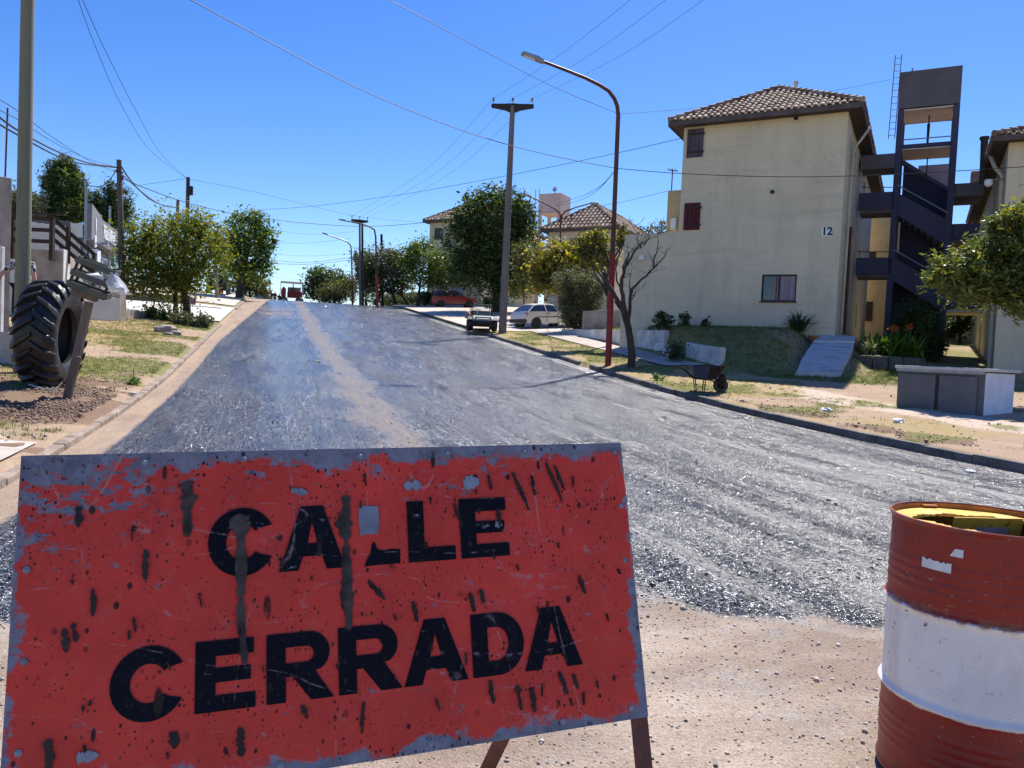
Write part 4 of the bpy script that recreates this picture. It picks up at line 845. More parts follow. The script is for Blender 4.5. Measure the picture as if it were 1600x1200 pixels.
mb = MB(); mb.box((.9, -.35, ft0-.75), (.8, .4, .6)); mb.build('air_conditioner', M['white_paint'], shop, bevel=.02)
def text3d(body, size, loc, parent, mat, ext=.02, rx=math.pi/2, name='lettering', bold=0, sx=1):
    cu = bpy.data.curves.new(name, 'FONT'); cu.body = body; cu.size = size; cu.extrude = ext; cu.offset = bold; cu.align_x = 'CENTER'; cu.align_y = 'CENTER'
    o = bpy.data.objects.new(name, cu); me = bpy.data.meshes.new_from_object(o); bpy.data.objects.remove(o); me.materials.clear(); me.materials.append(mat)
    o = bpy.data.objects.new(name, me); link(o, parent); o.location = loc; o.rotation_euler = (rx, 0, 0); o.scale = (sx, 1, 1); return o
text3d('COCINA DE', .52, (SL*.66, -.375, ft2-.42), shop, M['white_paint'], bold=.012, sx=1.05); text3d('Raquelita', 1.0, (SL*.63, -.375, ft0+.72), shop, M['white_paint'], bold=.02, sx=.95)
mb = MB()     # white emblem left of the words
mb.prism([(.75, ft1-.55), (.95, ft1-.6), (1.02, ft1-1.0), (.95, ft1-1.35), (.85, ft1-1.3)], 'y', -.39, -.36); mb.prism([(.62, ft1-1.5), (1.05, ft1-1.4), (1.15, ft1-1.95), (.7, ft1-2.05)], 'y', -.39, -.36); mb.lathe([(.001, .0), (.2, .0), (.2, .03)], 16, (.88, -.36, ft1-2.35), Matrix.Rotation(math.pi/2, 3, 'X')); mb.build('emblem', M['white_paint'], shop)
for k, (px, py0, py1, lab) in enumerate(((135, 285, 392, 'pale steel pipe rising in front of the left end of the shop fascia'), (172, 322, 398, 'pale steel pipe rising at the right end of the shop fascia'))):
    Y_ = 36 if k == 0 else 42.5; a = W(px, py0, Y_); b = gp(px-2, Y_); mb = MB(); mb.tube([(0, 0, 0), (0, 0, a.z-b.z)], .055, 10)
    if k == 0: mb.tube([(0, 0, a.z-b.z), (0, 0, a.z-b.z+.12)], [.12, .09], 8)
    o = mb.build('service_mast', M['galv'], smooth=True); o.location = (a.x, a.y, b.z); tag(o, lab, 'pipe')
block('teal_shopfront', 'pale house with a teal glass front beyond the shop', 'building', 176, 200, 46, 52, 372, M['white_wall'], 5)
block('teal_screen', 'teal glass screen in front of the pale house beyond the shop', 'screen', 177, 192, 45, 48, 384, simple('teal_glass', (.03, .14, .15), .15, .2, 2, bstr=0), .08)
# curly street lantern behind the shop
b = gp(222, 52); a = W(214, 350, 52); o = thing('lantern', 'small curled bracket lantern beyond the shop', 'lamp', b); mb = MB(); h = a.z-b.z
mb.tube([(a.x-b.x-.25, 0, 0), (a.x-b.x-.25, 0, h)]+[(a.x-b.x-.25+.4*(1-math.cos(t_)), 0, h+.4*math.sin(t_)) for t_ in (.5, 1.0, 1.57, 2.2, 2.8)], .025, 6); mb.build('bracket', M['black_metal'], o)
mb = MB(); mb.lathe([(.02, 0), (.16, -.12), (.14, -.25), (.02, -.3)], 10, (a.x-b.x+.5, 0, h+.12)); mb.build('shade', M['black_metal'], o)
# ledges on the driveway
block('ledge_wall', 'dark stained low wall along the pale driveway', 'wall', 196, 306, 40, 43.5, 455, simple('dark_stained_render', (.12, .09, .095), .9, .35, 2), .3)
block('driveway_step', 'long dark kerb step crossing the pale driveway', 'step', 285, 346, 41.5, 43.2, 476, simple('dark_step', (.13, .10, .10), .9, .3, 2), .35)
block('low_ledge', 'short dark-topped ledge beside the driveway', 'ledge', 302, 327, 48, 48.5, 469, simple('dark_ledge', (.08, .06, .065), .9, .3, 2), .4)
block('brick_pillar', 'orange brick pillar beyond the driveway', 'pillar', 340, 349, 62, 62.3, 442, M['brick_red'], .5)
block('white_bench', 'low white slab bench near the orange brick pillar', 'bench', 339, 352, 58, 58.2, 460, M['white_wall'], .5)
cyl_pole('concrete_post', 'pole', 'pale concrete post between the two leafy trees beside the far pavement', 'post', 339, 55, 396, 337, .13, .12, M['pole_conc'])
block('stone_block', 'pale stone block at the kerb under the leafy green tree', 'block', 372, 383, 63, 63.3, 462, M['stone'], .5)
# --- trees of the left side
b = gp(290, 33.6); tree('street_tree', 'yellow-green tree with two dark trunks beside the left kerb', 'tree', b, plobes(b, 33.6, [(270, 395, 58, 48, 0), (225, 400, 40, 42, .5), (318, 392, 38, 42, -.3), (290, 355, 34, 26, 0), (250, 445, 50, 26, -.3), (205, 430, 24, 30, 0), (340, 380, 16, 26, .4), (235, 365, 26, 22, 0), (212, 380, 24, 26, 0), (315, 355, 20, 20, 0), (300, 438, 26, 18, 0)]), 17000, .115, 'leaf_ygreen', 'bark_dark', .12, .42, trunks=[(-.42, -.1, .10), (.1, 0, .16)], clump=.22, shell=.35, extra=(9000, 'leaf_green', 1.0))
b = gp(374, 60); tree('street_tree', 'loose bright green tree with sky showing through, nearest the crest on the left', 'tree', b, plobes(b, 60, [(385, 372, 36, 30, 0), (415, 385, 14, 32, 0), (375, 410, 32, 26, 0), (400, 345, 20, 12, 0), (410, 415, 16, 22, 0), (355, 390, 18, 34, 0), (372, 345, 14, 12, 0), (426, 378, 6, 5, 0)]), 9500, .23, 'leaf_green', 'bark_dark', .26, .5, clump=.22, shell=.35)
b = gp(390, 72); tree('bush', 'rounded olive bush behind the loose green tree', 'bush', b, plobes(b, 72, [(395, 445, 24, 20, 0), (385, 430, 18, 16, 0), (405, 455, 15, 14, 0), (372, 448, 18, 18, 0)]), 5000, .22, 'leaf_olive', 'bark', .1, .3, clump=.2, shell=.3)
b = gp(100, 46); tree('conifer', 'tall dark upright conifer standing behind the white courtyard wall', 'tree', b, plobes(b, 46, [(100, 290, 27, 32, 0), (98, 265, 18, 18, 0), (118, 300, 16, 30, 0), (80, 300, 15, 32, 0), (95, 330, 36, 18, 0), (118, 322, 20, 22, 0), (104, 262, 14, 16, 0), (92, 268, 10, 14, 0)]), 15000, .20, 'leaf_dark', 'bark_dark', .2, .5, clump=.13, shell=.4, asp=.24, extra=(9000, 'leaf_green', 1.))
b = gp(170, 47); tree('conifer', 'feathery dark conifer behind the grey shop fascia', 'tree', b, plobes(b, 47, [(178, 305, 17, 22, 0), (172, 330, 26, 22, 0), (196, 325, 12, 26, 0), (150, 318, 16, 22, 0), (185, 350, 22, 15, 0)]), 10000, .20, 'leaf_dark', 'bark_dark', .2, .5, clump=.16, shell=.3, asp=.22)
b = gp(35, 44); tree('conifer', 'greyish feathery tree behind the green timber pole', 'tree', b, plobes(b, 44, [(24, 318, 18, 22, 0), (50, 322, 16, 20, 0), (38, 335, 20, 16, 0)]), 6500, .2, 'leaf_grey', 'bark_dark', .2, .5, clump=.2, shell=.3, asp=.25)
for px, Y, L, lab in ((262, 31.5, [(258, 498, 26, 11, 0), (236, 495, 18, 9, 0)], 'dark shaded shrub under the yellow-green tree'), (305, 30.2, [(300, 503, 18, 9, 0), (318, 500, 12, 8, 0), (284, 500, 12, 10, 0)], 'dusty pale-leaved shrub nearest the kerb under the yellow-green tree')):
    b = gp(px, Y); tree('shrub', lab, 'shrub', b, plobes(b, Y, L), 2600, .13, 'leaf_grey' if px > 300 else 'leaf_green', 'bark', .03, .3, clump=.25, shell=.2, twigs=2)
cyl_pole('red_stake', 'pole', 'thin red stake between the two trunks of the yellow-green tree', 'stake', 282, 33.2, 455, 284, .03, .03, M['red_paint'])
# stones, stick, dark parked car behind the tree
for k, (px, py, r_) in enumerate(((258, 516, .32), (273, 521, .18), (262, 524, .12))):
    Y_ = 26.4-k*.4; b = gp(px, Y_); mb = MB(); crumple(mb, (0, 0, r_*.25), r_, (1.3, .9, .55), k*7, 8, 10, .3); o = mb.build('boulder', M['stone'], smooth=True); o.location = b; tag(o, ('largest grey boulder on the soil below the shrubs', 'medium boulder right of the largest grey one below the shrubs', 'smallest boulder in front of the two others')[k], 'rock', 'boulders on the left verge')
# ================================================================== RIGHT SIDE BUILDINGS
def facmap(org, px, py, qoff=0.):
    """point of the photograph on a facade plane through org (direction TH, pushed back by qoff) -> (s along, z world)"""
    ox, oy = org[0]-Mx*qoff, org[1]-My*qoff; r = ray(px, py)
    # ox+Tx*s = r.x*t ; oy+Ty*s = r.y*t
    det = Tx*(-r.y)-Ty*(-r.x); s_ = (-ox*(-r.y)+oy*(-r.x))/det; t_ = (Tx*(-oy)-Ty*(-ox))/det
    return s_, CH+r.z*t_
def wallpanel(name, L, H, holes, mat, parent, depth=.14, loc=(0, 0, 0), rz=0, z0=0):
    """wall in the local xz plane (facing -y) with recessed openings (x0,x1,z0,z1)"""
    xs = sorted({0, L, *[h[0] for h in holes], *[h[1] for h in holes]}); zs = sorted({z0, H, *[h[2] for h in holes], *[h[3] for h in holes]}); mb = MB()
    for i in range(len(xs)-1):
        for j in range(len(zs)-1):
            cx, cz = (xs[i]+xs[i+1])/2, (zs[j]+zs[j+1])/2
            if any(h[0] < cx < h[1] and h[2] < cz < h[3] for h in holes): continue
            mb.add([(xs[i], 0, zs[j]), (xs[i+1], 0, zs[j]), (xs[i+1], 0, zs[j+1]), (xs[i], 0, zs[j+1])], [(0, 1, 2, 3)])
    for a, b, c, d in holes:
        mb.add([(a, 0, c), (b, 0, c), (b, 0, d), (a, 0, d), (a, depth, c), (b, depth, c), (b, depth, d), (a, depth, d)], [(0, 4, 5, 1), (1, 5, 6, 2), (2, 6, 7, 3), (3, 7, 4, 0)])
    o = mb.build(name, mat, parent, recalc=False); o.location = loc; o.rotation_euler.z = rz; return o
def hip_roof(parent, L, D, z, o, rise, tiles=True, ridge=True, sp=.24, rowh=.40):
    """tiled hip roof over L (x) by D (y) walls, overhang o"""
    x0, x1, y0, y1 = -o, L+o, -o, D+o; w_ = (x1-x0)/2; cx = (x0+x1)/2; zt = z+rise; A_, B_ = Vector((cx, y0+w_, zt)), Vector((cx, y1-w_, zt))
    c = [Vector((x0, y0, z)), Vector((x1, y0, z)), Vector((x1, y1, z)), Vector((x0, y1, z))]
    mb = MB(); dn = Vector((0, 0, .06)); mb.add([*(p for p in c), A_, B_, *(p-Vector((0, 0, .16)) for p in c)], [(0, 1, 4), (1, 2, 5, 4), (2, 3, 5), (3, 0, 4, 5), (0, 6, 7, 1), (1, 7, 8, 2), (2, 8, 9, 3), (3, 9, 6, 0), (9, 8, 7, 6)])
    rf = mb.build('roof', M['soffit'], parent, recalc=True)
    mb = MB()
    def face(p0, p1, q0, q1):
        e = (p1-p0); L_ = e.length; e.normalize(); n_ = e.cross((q0-p0)).normalized()
        if n_.z < 0: n_ = -n_
        up_ = n_.cross(e).normalized()
        if up_.z < 0: up_ = -up_
        H_ = (q0-p0).dot(up_); a0 = (q0-p0).dot(e); a1 = (q1-p0).dot(e); rows = int(H_/rowh)
        for r_ in range(rows+1):
            h0 = r_*rowh; h1 = min(h0+rowh*1.12, H_)
            if h1-h0 < .05: continue
            lo = a0*h0/H_; hi = L_-(L_-a1)*h0/H_; k0 = math.ceil(lo/sp); 
            for k in range(k0, int(hi/sp)+1):
                x = k*sp+random.uniform(-.008, .008); hh = h1
                if x < a0: hh = min(hh, x/a0*H_+.06)
                if x > a1: hh = min(hh, (L_-x)/(L_-a1)*H_+.06)
                if hh-h0 < .08: continue
                V_ = []; l0 = .045+random.uniform(-.006, .01); rd = sp*.36
                for (hq, lf, rs_) in ((h0-.05 if r_ == 0 else h0, l0, 1.0), (hh, .008, .86)):
                    for i in range(6):
                        a = math.pi*i/5; V_.append(p0+e*(x+rd*rs_*math.cos(a))+up_*hq+n_*(lf+rd*.75*rs_*math.sin(a)))
                mb.add(V_, [(i, i+1, i+7, i+6) for i in range(5)]+[(0, 1, 2, 3, 4, 5)])
    if tiles:
        face(c[0], c[1], A_, A_); face(c[1], c[2], A_, B_); face(c[3], c[0], B_, A_); face(c[2], c[3], B_, B_)
        mb.build('tiles', M['tiles'], rf, smooth=False)
        mb = MB()
        for a, b in ((c[0], A_), (c[1], A_), (c[2], B_), (c[3], B_), (A_, B_)):
            Ln = (b-a).length; n_ = max(1, int(Ln/.38))
            for i in range(n_):
                p, q_ = a.lerp(b, i/n_), a.lerp(b, (i+1.12)/n_); mb.tube([p+Vector((0, 0, .085)), q_+Vector((0, 0, .055))], [.115, .09], 8)
        mb.build('ridge_tiles', M['tiles'], rf)
    mb = MB()
    for a, b, ins in ((c[0], c[1], (0, .01)), (c[1], c[2], (-.01, 0)), (c[2], c[3], (0, -.01)), (c[3], c[0], (.01, 0))):
        mb.bar(a-Vector((0, 0, .10)), b-Vector((0, 0, .10)), .05, .19)
    mb.build('eave_board', M['eave'], rf); return rf
M['soffit'] = simple('dark_timber_soffit', (.085, .065, .055), .9, .4, 3, bscale=20, bstr=.4, stretch=(6, .4, 1)); M['eave'] = simple('dark_eave_board', (.12, .10, .095), .85, .35, 3, bstr=.3)
M['curtain'] = simple('pink_curtain', (.42, .34, .38), .8, .4, 3, bscale=9, bstr=1.0, bdist=.05, stretch=(5, 1, .2))
def window(parent, x0, x1, z0, z1, y=.09, frame='dark_brown', glass='glass_dark', mull=1, sill=True, curtain=None):
    mb = MB(); fw = .05; ym = y
    for a, b, c, d in ((x0, x1, z0, z0+fw), (x0, x1, z1-fw, z1)): mb.box(((a+b)/2, ym, (c+d)/2), (b-a, .06, d-c))
    for k in range(mull+2): x = x0+fw/2+(x1-x0-fw)*k/(mull+1); mb.box((x, ym, (z0+z1)/2), (fw, .055, z1-z0-2*fw))
    w_ = thing_part('window', parent); mb.build('frame', M[frame], w_)
    mb = MB(); mb.add([(x0, y+.02, z0), (x1, y+.02, z0), (x1, y+.02, z1), (x0, y+.02, z1)], [(0, 1, 2, 3)]); mb.build('pane', M[glass], w_)
    if curtain:
        mb = MB(); n = 24
        V_ = [];
        for i in range(n+1): x = curtain[0]+(curtain[1]-curtain[0])*i/n; V_ += [(x, y+.012, z0+fw), (x, y+.012, z1-fw)]
        mb.add(V_, [(2*i, 2*i+2, 2*i+3, 2*i+1) for i in range(n)]); mb.build('curtain', M['curtain'], w_)
    if sill: mb = MB(); mb.box(((x0+x1)/2, -.025, z0-.03), (x1-x0+.1, .07, .05)); mb.build('sill', M['eave'], w_)
    return w_
def thing_part(name, parent):
    o = bpy.data.objects.new(name, None); o.empty_display_size = .1; return link(o, parent)
# ---- building 12
BL, BH1 = 6.12, 8.15; zb = B1Z
b12 = thing('apartment_block', 'three-storey cream apartment block numbered 12 with a tiled hip roof', 'building', (B1[0], B1[1], zb), TH)
def L1(px, py): s_, z_ = facmap(B1, px, py); return s_, z_-zb
def rect(p0, p1): (a, b), (c, d) = L1(*p0), L1(*p1); return (min(a, c), max(a, c), min(b, d), max(b, d))
w1 = rect((1191, 429), (1243, 471)); s1 = rect((1075, 203), (1098, 245)); s2 = rect((1070, 318), (1093, 359))
D1 = 16.
wallpanel('wall', BL, BH1, [w1], M['cream'], b12, z0=-.6)
sw = [(1.0, 1.5, 6.35, 7.5), (1.9, 2.4, 6.2, 7.5), (3.6, 4.4, 6.2, 7.5), (5.6, 6.5, 6.2, 7.5), (1.0, 1.5, 3.6, 4.1), (1.9, 2.4, 3.1, 4.1), (4.0, 4.9, 3.0, 4.3), (6.5, 7.4, 3.0, 4.3), (1.6, 2.1, .9, 1.8), (2.5, 3.1, .9, 1.8), (9, 10, 6.2, 7.5), (9, 10, 3.1, 4.3), (9, 10, .6, 1.7)]
wallpanel('wall', D1, BH1, sw, M['cream'], b12, loc=(BL, 0, 0), rz=math.pi/2, z0=-.6)
mb = MB(); mb.add([(0, 0, -.6), (0, D1, -.6), (0, D1, BH1), (0, 0, BH1)], [(0, 1, 2, 3)]); mb.add([(0, D1, -.6), (BL, D1, -.6), (BL, D1, BH1), (0, D1, BH1)], [(0, 1, 2, 3)]); mb.build('wall', M['cream'], b12)
for h in sw:
    mb = MB(); mb.box((BL-.11, (h[0]+h[1])/2, (h[2]+h[3])/2), (.03, h[1]-h[0], h[3]-h[2])); mb.build('window', M['dark_brown' if h[2] > 2 else 'glass_dark'], b12)
window(b12, *w1, curtain=(w1[0]+(w1[1]-w1[0])*.55, w1[1]-.05), frame='dark_brown')
mb = MB(); mb.box((w1[0]+(w1[1]-w1[0])*.42, .098, (w1[2]+w1[3])/2), (.05, .01, w1[3]-w1[2]-.12)); mb.build('curtain', simple('red_curtain_edge', (.45, .03, .03), .8), b12)
def shutter(r_, mat):
    sh = thing_part('shutter', b12); n = 4; w_ = (r_[1]-r_[0])/n
    for k in range(n):
        mb = MB(); mb.box((r_[0]+w_*(k+.5), -.035-.004*(k % 2), (r_[2]+r_[3])/2), (w_-.012, .04, r_[3]-r_[2])); mb.build('board', M[mat], sh)
    for z in (.18, .82):
        mb = MB(); mb.box(((r_[0]+r_[1])/2+.05, -.067, r_[2]+(r_[3]-r_[2])*z), (r_[1]-r_[0], .02, .07)); mb.build('hinge', M['dark_brown'], sh)
shutter(s1, 'dark_wood_shutter'); shutter(s2, 'maroon_shutter')
for px, py in ((1244, 185), (1207, 300)):
    a, b = L1(px, py); mb = MB(); mb.lathe([(.001, 0), (.06, 0), (.075, .03), (.075, -.005)], 14, (a, -.02, b), Matrix.Rotation(math.pi/2, 3, 'X')); mb.build('vent', M['black_metal'], b12)
a, b = L1(1292, 362); nm = thing_part('number_plate', b12); mb = MB(); mb.box((a, -.01, b), (.36, .012, .34)); mb.build('plate', M['white_paint'], nm)
M['num'] = simple('black_numeral_paint', (.02, .02, .04), .6); text3d('12', .40, (a+.01, -.0165, b), nm, M['num'], ext=.001, name='numerals', bold=.014, sx=.95)
hip_roof(b12, BL, D1, BH1+.05, .5, 2.0)
a_, b_ = facmap(B1, 1244, 128, 5.0); mb = MB(); mb.tube([(a_, 5, BH1+1.0), (a_, 5, b_-zb-.06)], .075, 10); mb.tube([(a_, 5, b_-zb-.1), (a_, 5, b_-zb+.02)], .10, 10); mb.build('flue', M['conc_light'], b12, smooth=True)
def pipe(parent, pts, r_, mat): mb = MB(); mb.tube(pts, r_, 8); return mb.build('downpipe', mat, parent, smooth=True)
pipe(b12, [(BL+.62, 2.2, BH1-.1), (BL+.35, 1.6, BH1-.75), (BL+.10, 1.55, BH1-1.1), (BL+.08, 1.5, .0)], .05, M['cream_c']); pipe(b12, [(BL+.08, 2.9, 4.3), (BL+.08, 2.9, 0)], .06, M['rust_pole'])
# walled terrace, one storey, in line with the street wall
tw = thing('terrace_wall', 'tall plain cream wall joining the left side of block 12, its top in line with the maroon shutter', 'wall', (B1[0], B1[1], zb), TH)
xl, zt = L1(976, 367); _, zt2 = L1(1062, 362); mb = MB(); mb.prism([(xl, -1.2), (-.004, -1.2), (-.004, zt2), (xl, zt)], 'y', .02, .3); mb.build('wall', M['cream'], tw)
xa, za_ = facmap(B1, 1044, 298, 1.6); za_ -= zb; mb = MB()
mb.prism([(xa, zt-.1), (xa, za_), (-.01, za_), (-.01, zt-.1)], 'y', 1.6, 4.0)
stp = mb.build('stair_head', M['cream_b'], tw)
a0, z00 = facmap(B1, 1050, 363, 1.6); a1, z11 = facmap(B1, 1059, 345, 1.6); z00 -= zb; z11 -= zb; mb = MB(); mb.box(((a0+a1)/2-.05, 1.55, (z00+z11)/2+.1), (abs(a1-a0), .12, abs(z11-z00))); mb.build('window', M['white_paint'], stp)
ls = thing_part('floodlight', tw); a0, z00 = L1(1004, 403); mb = MB(); mb.box((a0, -.12, z00), (.2, .16, .2)); mb.build('lamp', M['white_paint'], ls, bevel=.03)
a_, z_ = facmap(B1, 1051, 264, 2.); an = thing('tv_antenna', 'small television aerial on the stair head left of block 12', 'antenna', (B1[0]-Mx*2+Tx*a_, B1[1]-My*2+Ty*a_, za_+zb), TH); mb = MB(); hh = z_-(za_+zb); mb.tube([(0, 0, 0), (0, 0, hh)], .025, 6); mb.build('mast', M['rust_pole'], an)
mb = MB(); mb.tube([(-.2, 0, hh-.02), (.25, 0, hh-.12)], .02, 5)
for k in (-.15, 0, .15): mb.tube([(k, -.25, hh-.04-.1*k), (k, .25, hh-.04-.1*k)], .012, 5)
mb.build('dipole', M['rust_pole'], an)
block('yard_wall', 'low stained concrete wall panel between the olive bush and the cream wall', 'wall', 909, 976, 38.5, 36.0, 486, M['conc_dirty'], .2)
# ---- retaining wall along the pavement (broken in the middle)
def retwall(name, label, u0, u1, v0, h0, h1, mat, thick=.22):
    mb = MB(); n = max(2, int((u1-u0)/.6)); a = xy(u0, v0); V_ = []
    for i in range(n+1):
        u = u0+(u1-u0)*i/n; zt_ = h0+(h1-h0)*i/n+random.uniform(-.02, .02); zg = f(*xy(u, v0-.05))
        for v_, z_ in ((v0, zg-.15), (v0, zg+zt_), (v0+thick, zg+zt_+.0), (v0+thick, zg-.15)): x, y = xy(u, v_); V_.append((x-a[0], y-a[1], z_))
    mb.add(V_, [(4*i+j, 4*i+(j+1) % 4, 4*i+4+(j+1) % 4, 4*i+4+j) for i in range(n) for j in range(4)]+[(0, 1, 2, 3), (4*n+3, 4*n+2, 4*n+1, 4*n)])
    o = mb.build(name, mat, bevel=.01); o.location = (a[0], a[1], 0); return tag(o, label, 'wall')
retwall('retaining_wall', 'long whitewashed low retaining wall behind the bare tree and red lamp post', 26.9, 38.2, 14.45, 1.0, .18, M['white_wall'])
retwall('retaining_wall', 'short whitewashed retaining wall stub beyond the wheelbarrow, nearest its handles', 22.9, 25.2, 14.45, .72, .66, M['white_wall'])
retwall('retaining_wall', 'broken low remains of the whitewashed wall between its two standing parts', 25.3, 26.8, 14.5, .36, .26, M['white_wall'])
for k, (u, v, r_) in enumerate(((25.6, 14.25, .3), (26.2, 14.2, .22), (26.7, 14.25, .26))):
    x, y = xy(u, v); mb = MB(); mb.box((0, 0, r_*.5), (r_*1.8, r_*1.1, r_*1.2), M=Matrix.Rotation(.3+k, 3, 'Z') @ Matrix.Rotation(.2, 3, 'X')); o = mb.build('rubble_block', M['white_wall'], bevel=.02); o.location = (x, y, f(x, y)+.1*k); tag(o, ('broken white slab leaning at the right of the gap in the retaining wall', 'smallest fallen white slab in the middle of the wall gap', 'fallen white slab at the left of the gap in the retaining wall')[k], 'rubble', 'fallen slabs in the wall gap')
# ---- stair tower between the blocks
TW = (15.8, 33.0); tzb = 1.9; Tt = lambda px, py, q_=0: (lambda r_: (r_[0], r_[1]-tzb))(facmap(TW, px, py, q_))
tower = thing('stair_tower', 'navy blue concrete stair tower with an open top and water tank box', 'stair tower', (TW[0], TW[1], tzb), TH)
sR = Tt(1498, 200)[0]; ztop = Tt(1405, 113)[1]; ztk = Tt(1408, 172)[1]; TD = 2.1; cw = .24
mb = MB(); mb.box((cw/2, .15, ztk/2), (cw, .3, ztk)); mb.box((sR-cw/2, .15, ztk/2), (cw, .3, ztk)); mb.build('column', M['navy'], tower)
for x in (cw/2, sR-cw/2): mb = MB(); mb.box((x, TD-.15, ztk/2), (cw, .3, ztk)); mb.build('column', M['navy'], tower)
mb = MB(); mb.box((sR/2, TD/2, (ztop+ztk)/2+.03), (sR, TD, ztop-ztk-.06)); mb.build('water_tank', M['navy_grey'], tower, bevel=.02)
mb = MB(); mb.box((sR/2, TD/2, ztk-.02), (sR-.02, TD-.02, .05)); mb.build('soffit', M['peach'], tower)
# landing slab under the open top, and its peach soffit
z1 = Tt(1412, 228)[1]; mb = MB(); mb.box((sR/2, TD*.52, z1), (sR-2*cw, TD*.9, .18)); mb.build('landing', M['navy'], tower); mb = MB(); mb.box((sR/2, TD*.52, z1-.115), (sR-2*cw-.02, TD*.9-.02, .04)); mb.build('soffit', M['peach'], tower)
mb = MB(); mb.tube([(cw, .1, z1+.28), (sR-cw, .1, z1+.28)], .025, 6); mb.build('rail', M['galv'], tower)
def band2(pts, y0, y1, mat, name):
    mb = MB(); mb.prism([Tt(*p) for p in pts], 'y', y0, y1); return mb.build(name, M[mat], tower)
band2([(1403, 301), (1483, 345), (1480, 384), (1400, 334)], .05, .2, 'navy', 'parapet')
band2([(1396, 402), (1474, 447), (1470, 484), (1392, 436)], .05, .2, 'navy', 'parapet')
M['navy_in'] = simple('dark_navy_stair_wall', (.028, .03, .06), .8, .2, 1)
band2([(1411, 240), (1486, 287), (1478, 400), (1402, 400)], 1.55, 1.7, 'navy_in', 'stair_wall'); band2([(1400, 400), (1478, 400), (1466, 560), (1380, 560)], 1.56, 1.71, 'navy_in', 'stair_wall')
band2([(1410, 236), (1490, 285), (1488, 290), (1408, 243)], 1.48, 1.76, 'navy', 'coping')
for a, b in (((1402, 289), (1482, 333)), ((1396, 390), (1474, 434))):
    a, b = Tt(*a), Tt(*b); mb = MB(); mb.tube([(a[0], .0, a[1]), (b[0], .0, b[1])], .03, 6); mb.build('rail', M['galv'], tower)
for zz in (301, 400):     # stair flights behind the parapets
    a, b = Tt(1400, zz+34), Tt(1478, zz+82); mb = MB(); n = 8
    for i in range(n): x = a[0]+(b[0]-a[0])*(i+.5)/n; z = a[1]+(b[1]-a[1])*(i+.5)/n; mb.box((x, .85, z+.1), ((b[0]-a[0])/n+.02, 1.25, .22))
    mb.build('steps', M['navy'], tower)
mb = MB(); mb.box((sR*.66, TD+1.2, z1-.75), (1.3, .05, 1.3)); mb.build('sheet_screen', M['bluegrey_tin'], tower)
a = Tt(1452, 175); mb = MB(); mb.tube([(a[0], 1.0, ztk-.05), (a[0], 1.0, z1+.1)], .03, 6); mb.tube([(a[0], 1.0, ztk-.4), (a[0], 1.0, ztk-1.2)], [.07, .05], 6); mb.build('pipe', M['black_metal'], tower)
a = Tt(1375+70, 240); mb = MB(); mb.tube([(a[0]+.1, 1.4, z1-.2), (a[0]+.1, 1.4, z1-1.2)], .03, 6); mb.build('pipe', M['rust_pole'], tower)
ld = thing_part('ladder', tower); a = Tt(1400, 88); b = Tt(1389, 218); mb = MB()
for dx in (0, .24): mb.tube([(b[0]-.02+dx, -.12, b[1]), (a[0]-.02+dx, -.12, a[1])], .018, 6)
mb.build('stile', M['rust_pole'], ld)
for i in range(13): z = b[1]+(a[1]-b[1])*(i+.5)/13; xx = b[0]-.02+(a[0]-b[0])*(i+.5)/13; mb = MB(); mb.tube([(xx, -.12, z), (xx+.24, -.12, z)], .012, 5); mb.build('rung', M['rust_pole'], ld)
a = Tt(1424, 100); mb = MB(); mb.tube([(a[0], 1, ztop-.1), (a[0]+.03, 1, ztop+.45)], .04, 6); mb.build('vent_pipe', M['galv'], tower)
# bridges to both blocks
def bridge(px0, px1, pt, pb, q_=0, dep=1.5, mat='navy_grey'):
    a, c = Tt(px0, pt, q_), Tt(px1, pb, q_); x0, x1 = min(a[0], c[0]), max(a[0], c[0]); zt_, zb_ = max(a[1], c[1]), min(a[1], c[1]); mb = MB(); mb.box(((x0+x1)/2, q_+dep/2, (zt_+zb_)/2), (x1-x0, dep, zt_-zb_)); mb.build('bridge', M[mat], tower)
bridge(1347, 1398, 243, 262, 0.0, 1.3); bridge(1342, 1396, 302, 326, .0, .16, 'navy'); bridge(1343, 1394, 327, 332, .05, 1.2, 'eave'); bridge(1338, 1392, 403, 428, .0, .16, 'navy'); bridge(1338, 1392, 429, 433, .05, 1.2, 'eave')
bridge(1492, 1536, 287, 305, .2, 2.0); bridge(1486, 1530, 350, 372, .2, .16, 'navy'); bridge(1484, 1526, 374, 378, .25, 2.0, 'eave'); bridge(1474, 1538, 455, 483, .2, .3, 'navy'); bridge(1476, 1536, 484, 488, .25, 2.0, 'peach')
for px0, px1, pt in ((1346, 1394, 292), (1340, 1390, 393)):
    a, b = Tt(px0, pt), Tt(px1, pt); mb = MB(); mb.tube([(a[0], .08, a[1]), (b[0], .08, b[1])], .02, 6); mb.build('rail', M['rust_pole'], tower)
